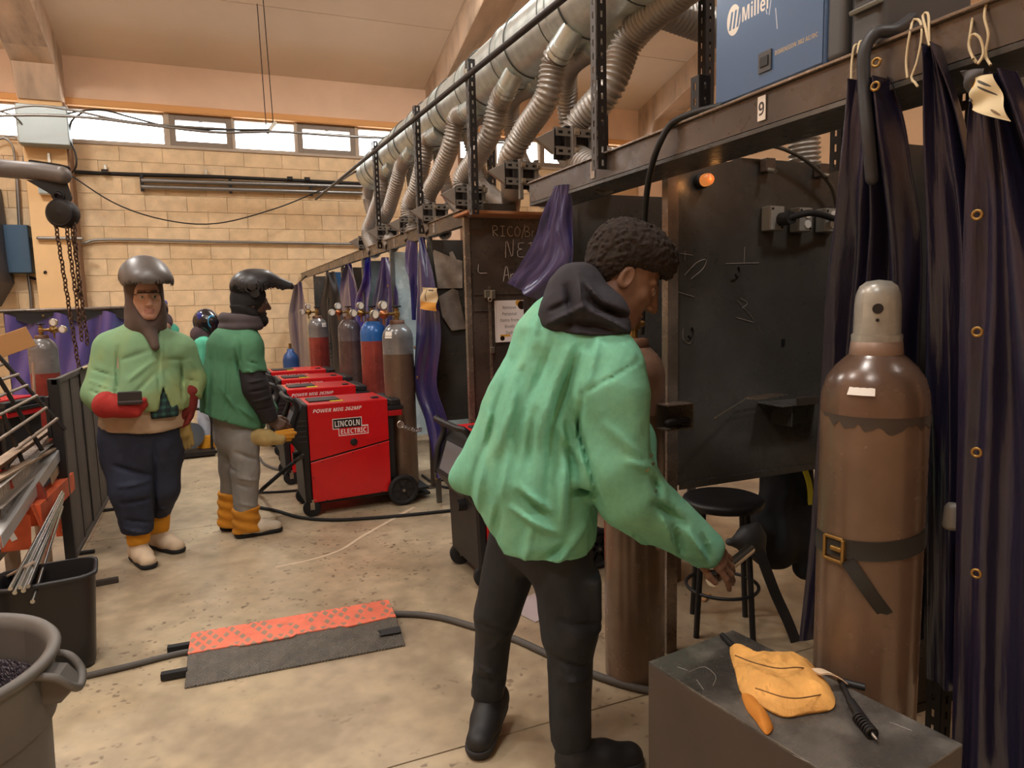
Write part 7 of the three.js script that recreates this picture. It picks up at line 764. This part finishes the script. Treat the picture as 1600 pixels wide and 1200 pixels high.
// 3: the bearded man seen from behind his shoulder
{
  const N_at = [0.060, 0, -4.860], N_turn = -0.0123;
  const o = person('bearded man in dark green jacket and grey jeans facing the red machines', N_at, N_turn);
  const fw = unit3([0.93, 0, -0.3]);
  const J = { fw, neck: [0.105, 1.397, 0], chest: [0.044, 1.171, 0], pel: [0.016, 0.752, 0], shR: [0.123, 1.249, 0.13], shL: [0.03, 1.298, -0.17], elR: [0.144, 0.993, 0.16], wrR: [0.226, 0.77, 0.1], elL: [0.131, 0.978, -0.2], wrL: [0.232, 0.803, -0.12], hipR: [0.049, 0.676, 0.07], hipL: [-0.012, 0.665, -0.08], knR: [0.057, 0.442, 0.07], knL: [-0.028, 0.438, -0.09], anR: [0.037, 0.127, 0.06], anL: [-0.053, 0.167, -0.13] };
  const H = frame([0.16, 1.527, 0], [0.95, -0.05, -0.22], [0.04, 1, 0]);
  const skin = [0.10, 0.055, 0.036], cs = () => skin;
  const hand = handField(J.wrR, [0.80, -0.58, 0.12], [0.1, 0.3, 1], [0.55, 0.8, 0.0], [[0.5, 0.7, 0.5], [0.55, 0.7, 0.5], [0.6, 0.7, 0.5], [0.6, 0.7, 0.5]], 0.08, 0.003, 0.4);
  bodyMesh(o, [[figureField(J, 1.0), ...bounds(allJ(J), 0.2), 0.022, cs], [headField(H, { s: 1.02 }), ...bounds([H.o], 0.22), 0.0045, headColor(H, skin, { s: 1.02, lip: [0.12, 0.05, 0.04], beard: [0.012, 0.009, 0.008] })], [hand.f, hand.lo, hand.hi, 0.0036, cs]], skinMat(0.5));
  garment(o, 'beard', (p) => { const q = H.to(p); let d = ell(q, [0, -0.115, 0.062], [0.046, 0.045, 0.048]); d = smin(d, cone([Math.abs(q[0]), q[1], q[2]], [0.062, -0.04, 0.01], [0.03, -0.11, 0.05], 0.016, 0.022), 0.03); d = smax(d, q[1] + 0.055, 0.01); return d + 0.004 * noise3(p, 90, 3); }, ...bounds([H.from([0, -0.1, 0.05])], 0.11), 0.0045, std(0x120e0c, 0.95));
  garment(o, 'balaclava', (p) => { const q = H.to(p); let d = ell(q, [0, 0.045, -0.014], [0.088, 0.100, 0.108]); d = smin(d, cone(q, [0, -0.02, -0.03], [0, -0.14, -0.05], 0.088, 0.085), 0.05); d = smax(d, -ell(q, [0, -0.035, 0.105], [0.075, 0.075, 0.095]), 0.01); return d - wrinkle(p, 0.006, 41) - 0.006 * Math.sin(q[1] * 60 + q[2] * 30) * (q[1] < -0.02 ? 1 : 0); }, ...bounds([H.o, H.from([0, -0.14, -0.05])], 0.15), 0.0055, cloth(0x1d1b1d, 231));
  garment(o, 'scarf_collar', (p) => { const c = [0.09, 1.41, 0], q = sub3(p, c); const a = Math.hypot(q[0] * 1.0, q[2] * 1.05); let d = Math.hypot(a - 0.098, (q[1] - 0.01 - 0.1 * q[0] * -1) * 0.9) - 0.034; d = smin(d, Math.hypot(a - 0.112, q[1] + 0.035) - 0.026, 0.02); return d - wrinkle(p, 0.008, 43); }, ...bounds([[0.09, 1.41, 0]], 0.2), 0.0065, cloth(0x51474a, 233));
  const hel = frame(H.from([0, 0.105, 0.035]), add3(H.z, mul3(H.y, 0.12)), H.y); garment(o, 'welding_helmet', (P) => { const p = hel.to(P); let d = smin(ell(p, [0, 0.0, -0.02], [0.124, 0.118, 0.145]), cone([Math.abs(p[0]), p[1], p[2]], [0.03, 0.03, 0.06], [0.05, -0.02, 0.19], 0.062, 0.040), 0.05); let i = smin(ell(p, [0, -0.012, -0.02], [0.118, 0.119, 0.139]), cone([Math.abs(p[0]), p[1], p[2]], [0.025, 0.015, 0.06], [0.045, -0.05, 0.19], 0.058, 0.040), 0.05); d = smax(d, -i, 0.004); return smax(d, -p[1] - 0.045 + (p[2] < -0.04 ? (p[2] + 0.04) * 0.9 : 0), 0.004); }, ...bounds([hel.o], 0.25), 0.0065, std(0x252326, 0.42, 0.05, { clearcoat: 0.2, clearcoatRoughness: 0.3 }));
  part('helmet_knob', put(new THREE.CylinderGeometry(0.028, 0.03, 0.02, 20), H.from([-0.105, 0.06, 0.0]), [PI / 2, H.z[0] > 0 ? -0.25 : 0, 0]), M.black, o);
  const gm = cloth(0x3f7f56, 235, { m: { map: dataTex(256, (u, v) => { const k = 1 + 0.14 * (pf(u, v, 5, 4, 2) - 0.5); return [0.31 * k, 0.52 * k, 0.39 * k]; }, true, 0.7) } });
  const fo = folds([[[-0.044, 1.34, 0], [-0.127, 0.807, 0], 0.014, 0.010], [[0.005, 1.173, 0], [-0.046, 0.758, 0], 0.014, -0.012], [[0.07, 1.336, 0], [0.072, 1.128, 0], 0.008, -0.012], [[0.04, 1.234, 0], [0.071, 1.002, 0], 0.010, -0.016], [[-0.056, 1.01, 0], [0.037, 0.835, 0], 0.010, 0.010], [[-0.101, 1.179, 0], [-0.143, 0.85, 0], 0.012, -0.008], [[0.04, 0.878, 0], [0.144, 0.775, 0], 0.012, 0.012], [[0.11, 1.168, 0], [0.175, 1.139, 0], 0.008, -0.009], [[0.098, 1.109, 0], [0.171, 1.08, 0], 0.007, 0.009]]);
  garment(o, 'jacket', (p) => { let d = cone(p, [0.095, 1.368, 0], [0.048, 1.233, 0], 0.085, 0.165, fw, 1.1); d = smin(d, cone(p, [0.048, 1.233, 0], [0.017, 1.006, 0], 0.168, 0.19, fw, 1.0), 0.05); d = smin(d, cone(p, [0.017, 1.006, 0], [-0.008, 0.627, 0], 0.192, 0.205, fw, 1.0), 0.05); d = smin(d, cone(p, J.shL, J.shR, 0.085, 0.085), 0.07); d = smax(d, lerp([-0.143, 0.842, 0][1], [0.139, 0.707, 0][1], clamp((p[0] + 0.17) / 0.32)) - p[1], 0.008); let s = cone(p, J.shR, J.elR, 0.088, 0.084); s = smax(s, dot3(sub3(p, [0.135, 1.087, 0.15]), unit3(sub3(J.elR, J.shR))), 0.006); let l = cone(p, J.shL, J.elL, 0.088, 0.08); l = smin(l, cone(p, J.elL, J.wrL, 0.08, 0.06), 0.03); d = smin(smin(d, s, 0.03), l, 0.04); return d - fo(p) - wrinkle(p, 0.010, 45); }, ...bounds([[0.095, 1.368, 0], J.shL, J.shR, J.elR, J.elL, J.wrL, [0.003, 0.796, 0]], 0.24), 0.010, gm);
  const sf = folds([[[0.101, 1.034, 0], [0.2, 1.044, 0], 0.008, 0.010], [[0.109, 0.974, 0], [0.213, 0.984, 0], 0.008, -0.010], [[0.12, 0.905, 0], [0.233, 0.927, 0], 0.008, 0.010], [[0.132, 0.845, 0], [0.245, 0.862, 0], 0.007, -0.008]]);
  garment(o, 'sweatshirt_sleeve', (p) => { let s = cone(p, [0.126, 1.127, 0.14], J.elR, 0.078, 0.082); s = smin(s, cone(p, J.elR, J.wrR, 0.082, 0.055), 0.03); s = smax(s, dot3(sub3(p, J.wrR), unit3(sub3(J.wrR, J.elR))) + 0.005, 0.006); s = smax(s, p[1] - [0.13, 1.116, 0][1], 0.01); return s - sf(p) - wrinkle(p, 0.010, 47); }, ...bounds([[0.126, 1.127, 0.14], J.elR, J.wrR], 0.11), 0.0075, cloth(0x272328, 237));
  const tf = folds([[[0.005, 0.583, 0], [0.135, 0.517, 0], 0.012, -0.012], [[0.01, 0.419, 0], [0.126, 0.379, 0], 0.010, 0.010], [[0.006, 0.367, 0], [0.108, 0.338, 0], 0.009, -0.009], [[-0.002, 0.247, 0], [0.107, 0.206, 0], 0.009, 0.009], [[-0.071, 0.497, 0], [0.004, 0.454, 0], 0.010, -0.010]]);
  garment(o, 'jeans', (p) => { let d = cone(p, [0.019, 0.795, 0], [0.01, 0.668, 0], 0.15, 0.145, fw, 1.1); d = smin(d, cone(p, J.hipR, J.knR, 0.105, 0.085), 0.03); d = smin(d, cone(p, J.hipL, J.knL, 0.10, 0.075), 0.03); d = smin(d, cone(p, J.knR, [0.04, 0.179, 0.06], 0.085, 0.074), 0.03); d = smin(d, cone(p, J.knL, [-0.049, 0.229, -0.13], 0.074, 0.062), 0.03); d = smax(d, [0.039, 0.166, 0.06][1] - p[1], 0.006); return d - tf(p) - wrinkle(p, 0.011, 49); }, ...bounds([[0.019, 0.795, 0], J.hipL, J.hipR, J.knL, J.knR, J.anR, J.anL], 0.18), 0.010, cloth(0x8b8986, 239));
  const boot = (heel, toe, ank, top, m) => { const f = footFields(heel, toe, ank, 0.03, 1.05); const b = garment(o, 'boot', f.shoe, f.lo, f.hi, 0.007, m); part('sole', net(f.sole, f.lo, f.hi, 0.007), M.blackRub, b, 'black sole', true); garment(o, 'spat', (p) => { let d = cone(p, [ank[0], 0.05, ank[2]], top, 0.085, 0.082); d = smin(d, cone(p, [ank[0], 0.06, ank[2]], lerp3(heel, toe, 0.5), 0.06, 0.05), 0.04); d = smax(d, p[1] - top[1], 0.01); d = smax(d, 0.035 - p[1], 0.01); return d - wrinkle(p, 0.012, 51) - 0.005 * Math.sin(p[1] * 90 + p[0] * 30); }, ...bounds([[ank[0], 0.05, ank[2]], top], 0.12), 0.0075, cloth(0xcf8a22, 241)); };
  boot([J.anR[0] - 0.07, 0.002, J.anR[2] + 0.01], [J.anR[0] + 0.225, 0.002, J.anR[2] - 0.01], [J.anR[0], 0.11, J.anR[2]], [0.041, 0.196, 0.06], cloth(0xcfc3b0, 243)); boot([J.anL[0] - 0.06, 0.002, J.anL[2]], [J.anL[0] + 0.17, 0.002, J.anL[2] - 0.08], [J.anL[0], 0.11, J.anL[2]], [-0.047, 0.264, -0.13], std(0x252325, 0.6));
  // leather gloves in his hand
  const c = Math.cos(N_turn), s = Math.sin(N_turn), W = (q) => [N_at[0] + q[0] * c + q[2] * s, q[1], N_at[2] - q[0] * s + q[2] * c]; const g = thing('leather_gloves', 'pair of tan and cream leather gloves gripped in the bearded man\'s fist', 'gloves', W([0.231, 0.665, 0.11]), N_turn);
  part('glove', net((p) => { let d = cone(p, [-0.16, 0.005, 0.01], [-0.03, 0.0, 0.01], 0.062, 0.042, [0, 0, 1], 1.4); d = smax(d, -cone(p, [-0.22, 0.005, 0.01], [-0.10, 0.002, 0.01], 0.055, 0.038, [0, 0, 1], 1.35), 0.006); d = smin(d, cone(p, [-0.04, -0.02, 0.02], [0.05, -0.025, 0.03], 0.042, 0.034), 0.03); return d - wrinkle(p, 0.010, 53); }, [-0.26, -0.1, -0.09], [0.12, 0.1, 0.1], 0.0055), cloth(0xa8925f, 245), g, undefined, true);
  part('cuff_lining', net((p) => smax(cone(p, [-0.20, 0.005, 0.01], [-0.10, 0.002, 0.01], 0.054, 0.037, [0, 0, 1], 1.35), -cone(p, [-0.24, 0.005, 0.01], [-0.115, 0.002, 0.01], 0.050, 0.034, [0, 0, 1], 1.35), 0.004), [-0.27, -0.08, -0.07], [-0.05, 0.08, 0.09], 0.005), cloth(0xc58a25, 247), g, undefined, true);
  part('finger', net((p) => { let d = 1; for (const [y, l, z] of [[0.02, 0.13, 0.02], [0.0, 0.145, 0.03], [-0.022, 0.13, 0.03], [-0.042, 0.11, 0.02]]) d = smin(d, cone(p, [0.03, y * 0.7, z], [l, y + 0.005, z - 0.01], 0.016, 0.012), 0.006); return d - wrinkle(p, 0.004, 55); }, [0.0, -0.08, -0.03], [0.18, 0.06, 0.07], 0.0045), cloth(0xc98c2a, 249), g, 'orange-tan glove fingers', true);
}
// 4 and 5: two more helmeted people behind
{
  const Q_at = [-0.120, 0, -7.920], Q_turn = 0.0152;
  const o = person('person in teal jacket and black-and-blue helmet half hidden behind the bearded man', Q_at, Q_turn); const fw = unit3([0.95, 0, 0.2]);
  const J = { fw, neck: [0.007, 1.192, 0], chest: [0.004, 0.979, 0], pel: [-0.02, 0.632, 0], shR: [-0.011, 1.121, 0.16], shL: [0.051, 1.103, -0.16], elR: [-0.05, 0.896, 0.18], wrR: [0.009, 0.713, 0.16], elL: [0.141, 0.86, -0.14], wrL: [0.239, 0.758, -0.05], hipR: [-0.023, 0.602, 0.09], hipL: [0.027, 0.577, -0.09], knR: [-0.04, 0.356, 0.1], knL: [0.059, 0.321, -0.08], anR: [-0.041, 0.069, 0.08], anL: [0.085, 0.047, -0.08] };
  const H = frame([0.024, 1.344, 0], [0.93, -0.22, 0.3], [0.2, 1, 0]); const skin = [0.3, 0.18, 0.12], cs = () => skin;
  const hands = handField(J.wrR, [0.5, -0.85, 0], [0, 0, 1], [0.8, 0.3, 0], [0.5, 0.5, 0.5, 0.5]);
  bodyMesh(o, [[figureField(J, 0.95), ...bounds(allJ(J), 0.2), 0.025, cs], [headField(H), ...bounds([H.o], 0.22), 0.007, headColor(H, skin)], [hands.f, hands.lo, hands.hi, 0.005, cs]], skinMat());
  const helm = std(0x1a1a20, 0.25, 0.1, { clearcoat: 0.7 }); garment(o, 'welding_helmet', (p) => { const q = H.to(p); let d = ell(q, [0, 0.02, 0.0], [0.118, 0.135, 0.125]); d = smin(d, cone([Math.abs(q[0]), q[1], q[2]], [0.03, 0.03, 0.07], [0.035, -0.10, 0.09], 0.07, 0.05), 0.04); return smax(d, -q[1] - 0.125, 0.01); }, ...bounds([H.o], 0.2), 0.009, helm);
  part('lens_ring', put(new THREE.TorusGeometry(0.045, 0.009, 8, 24), add3(H.from([-0.085, 0.03, 0.085]), [0, 0, 0]), [0, 0.35, 0], [0.8, 1.25, 1]), std(0x2f9fd0, 0.3, 0.2, { clearcoat: 0.8 }), o, 'bright blue ring'); part('side_patch', put(new THREE.SphereGeometry(1, 16, 10), H.from([-0.105, 0.06, -0.03]), [0, 0.1, 0.2], [0.028, 0.045, 0.012]), std(0x3f45a0, 0.3), o, 'violet patch');
  garment(o, 'hooded_collar', (p) => { let d = cone(p, [-0.039, 1.235, 0.02], [0.042, 1.178, 0.02], 0.09, 0.08); return d - wrinkle(p, 0.015, 61); }, ...bounds([[-0.004, 1.207, 0.02]], 0.2), 0.011, cloth(0x4f4046, 251));
  garment(o, 'jacket', (p) => { let d = cone(p, J.neck, J.chest, 0.09, 0.15, fw, 1.1); d = smin(d, cone(p, J.chest, J.pel, 0.155, 0.165, fw, 1.1), 0.05); d = smin(d, cone(p, J.shL, J.shR, 0.08, 0.08), 0.06); for (const s of ['L', 'R']) { d = smin(d, smin(cone(p, J['sh' + s], J['el' + s], 0.082, 0.072), cone(p, J['el' + s], J['wr' + s], 0.072, 0.05), 0.02), 0.03); } d = smax(d, [-0.03, 0.666, 0][1] - p[1], 0.01); return d - wrinkle(p, 0.018, 63); }, ...bounds([J.neck, J.shL, J.shR, J.elL, J.elR, J.wrL, J.wrR, J.pel], 0.2), 0.014, cloth(0x58b99a, 253));
  garment(o, 'trousers', (p) => { let d = cone(p, [-0.017, 0.672, 0], J.pel, 0.13, 0.135, fw, 1.1); for (const s of ['L', 'R']) { d = smin(d, cone(p, J['hip' + s], J['kn' + s], 0.095, 0.075), 0.03); d = smin(d, cone(p, J['kn' + s], J['an' + s], 0.075, 0.06), 0.03); } d = smax(d, 0.14 - p[1], 0.01); return d - wrinkle(p, 0.012, 65); }, ...bounds([J.pel, J.hipL, J.hipR, J.anL, J.anR], 0.2), 0.014, cloth(0xb9c3d6, 255));
  for (const s of ['R', 'L']) { const a = J['an' + s], heel = [a[0] - 0.07, 0.002, a[2]], toe = [a[0] + 0.21, 0.002, a[2] + 0.03], f = footFields(heel, toe, [a[0], 0.1, a[2]], 0.03, 1.05), b = garment(o, 'boot', f.shoe, f.lo, f.hi, 0.009, cloth(0xd8d0c2, 257)); part('sole', net(f.sole, f.lo, f.hi, 0.009), M.blackRub, b, undefined, true); garment(o, 'spat', (p) => { let d = cone(p, [a[0], 0.06, a[2]], [a[0], 0.20, a[2]], 0.10, 0.085); d = smax(smax(d, p[1] - 0.2, 0.01), 0.05 - p[1], 0.01); return d - wrinkle(p, 0.012, 67); }, ...bounds([[a[0], 0.06, a[2]], [a[0], 0.2, a[2]]], 0.14), 0.010, cloth(0xe09c22, 259)); }
  copy(o, [-0.611, 0, -9.296], Q_turn + 2.6, 'person whose dark helmet peeks over the shoulder of the man by the fence').scale.setScalar(1.1);
}


scene.traverse((o) => { if (o.isLight && o.shadow) o.castShadow = true; });
renderer.render(scene, camera);
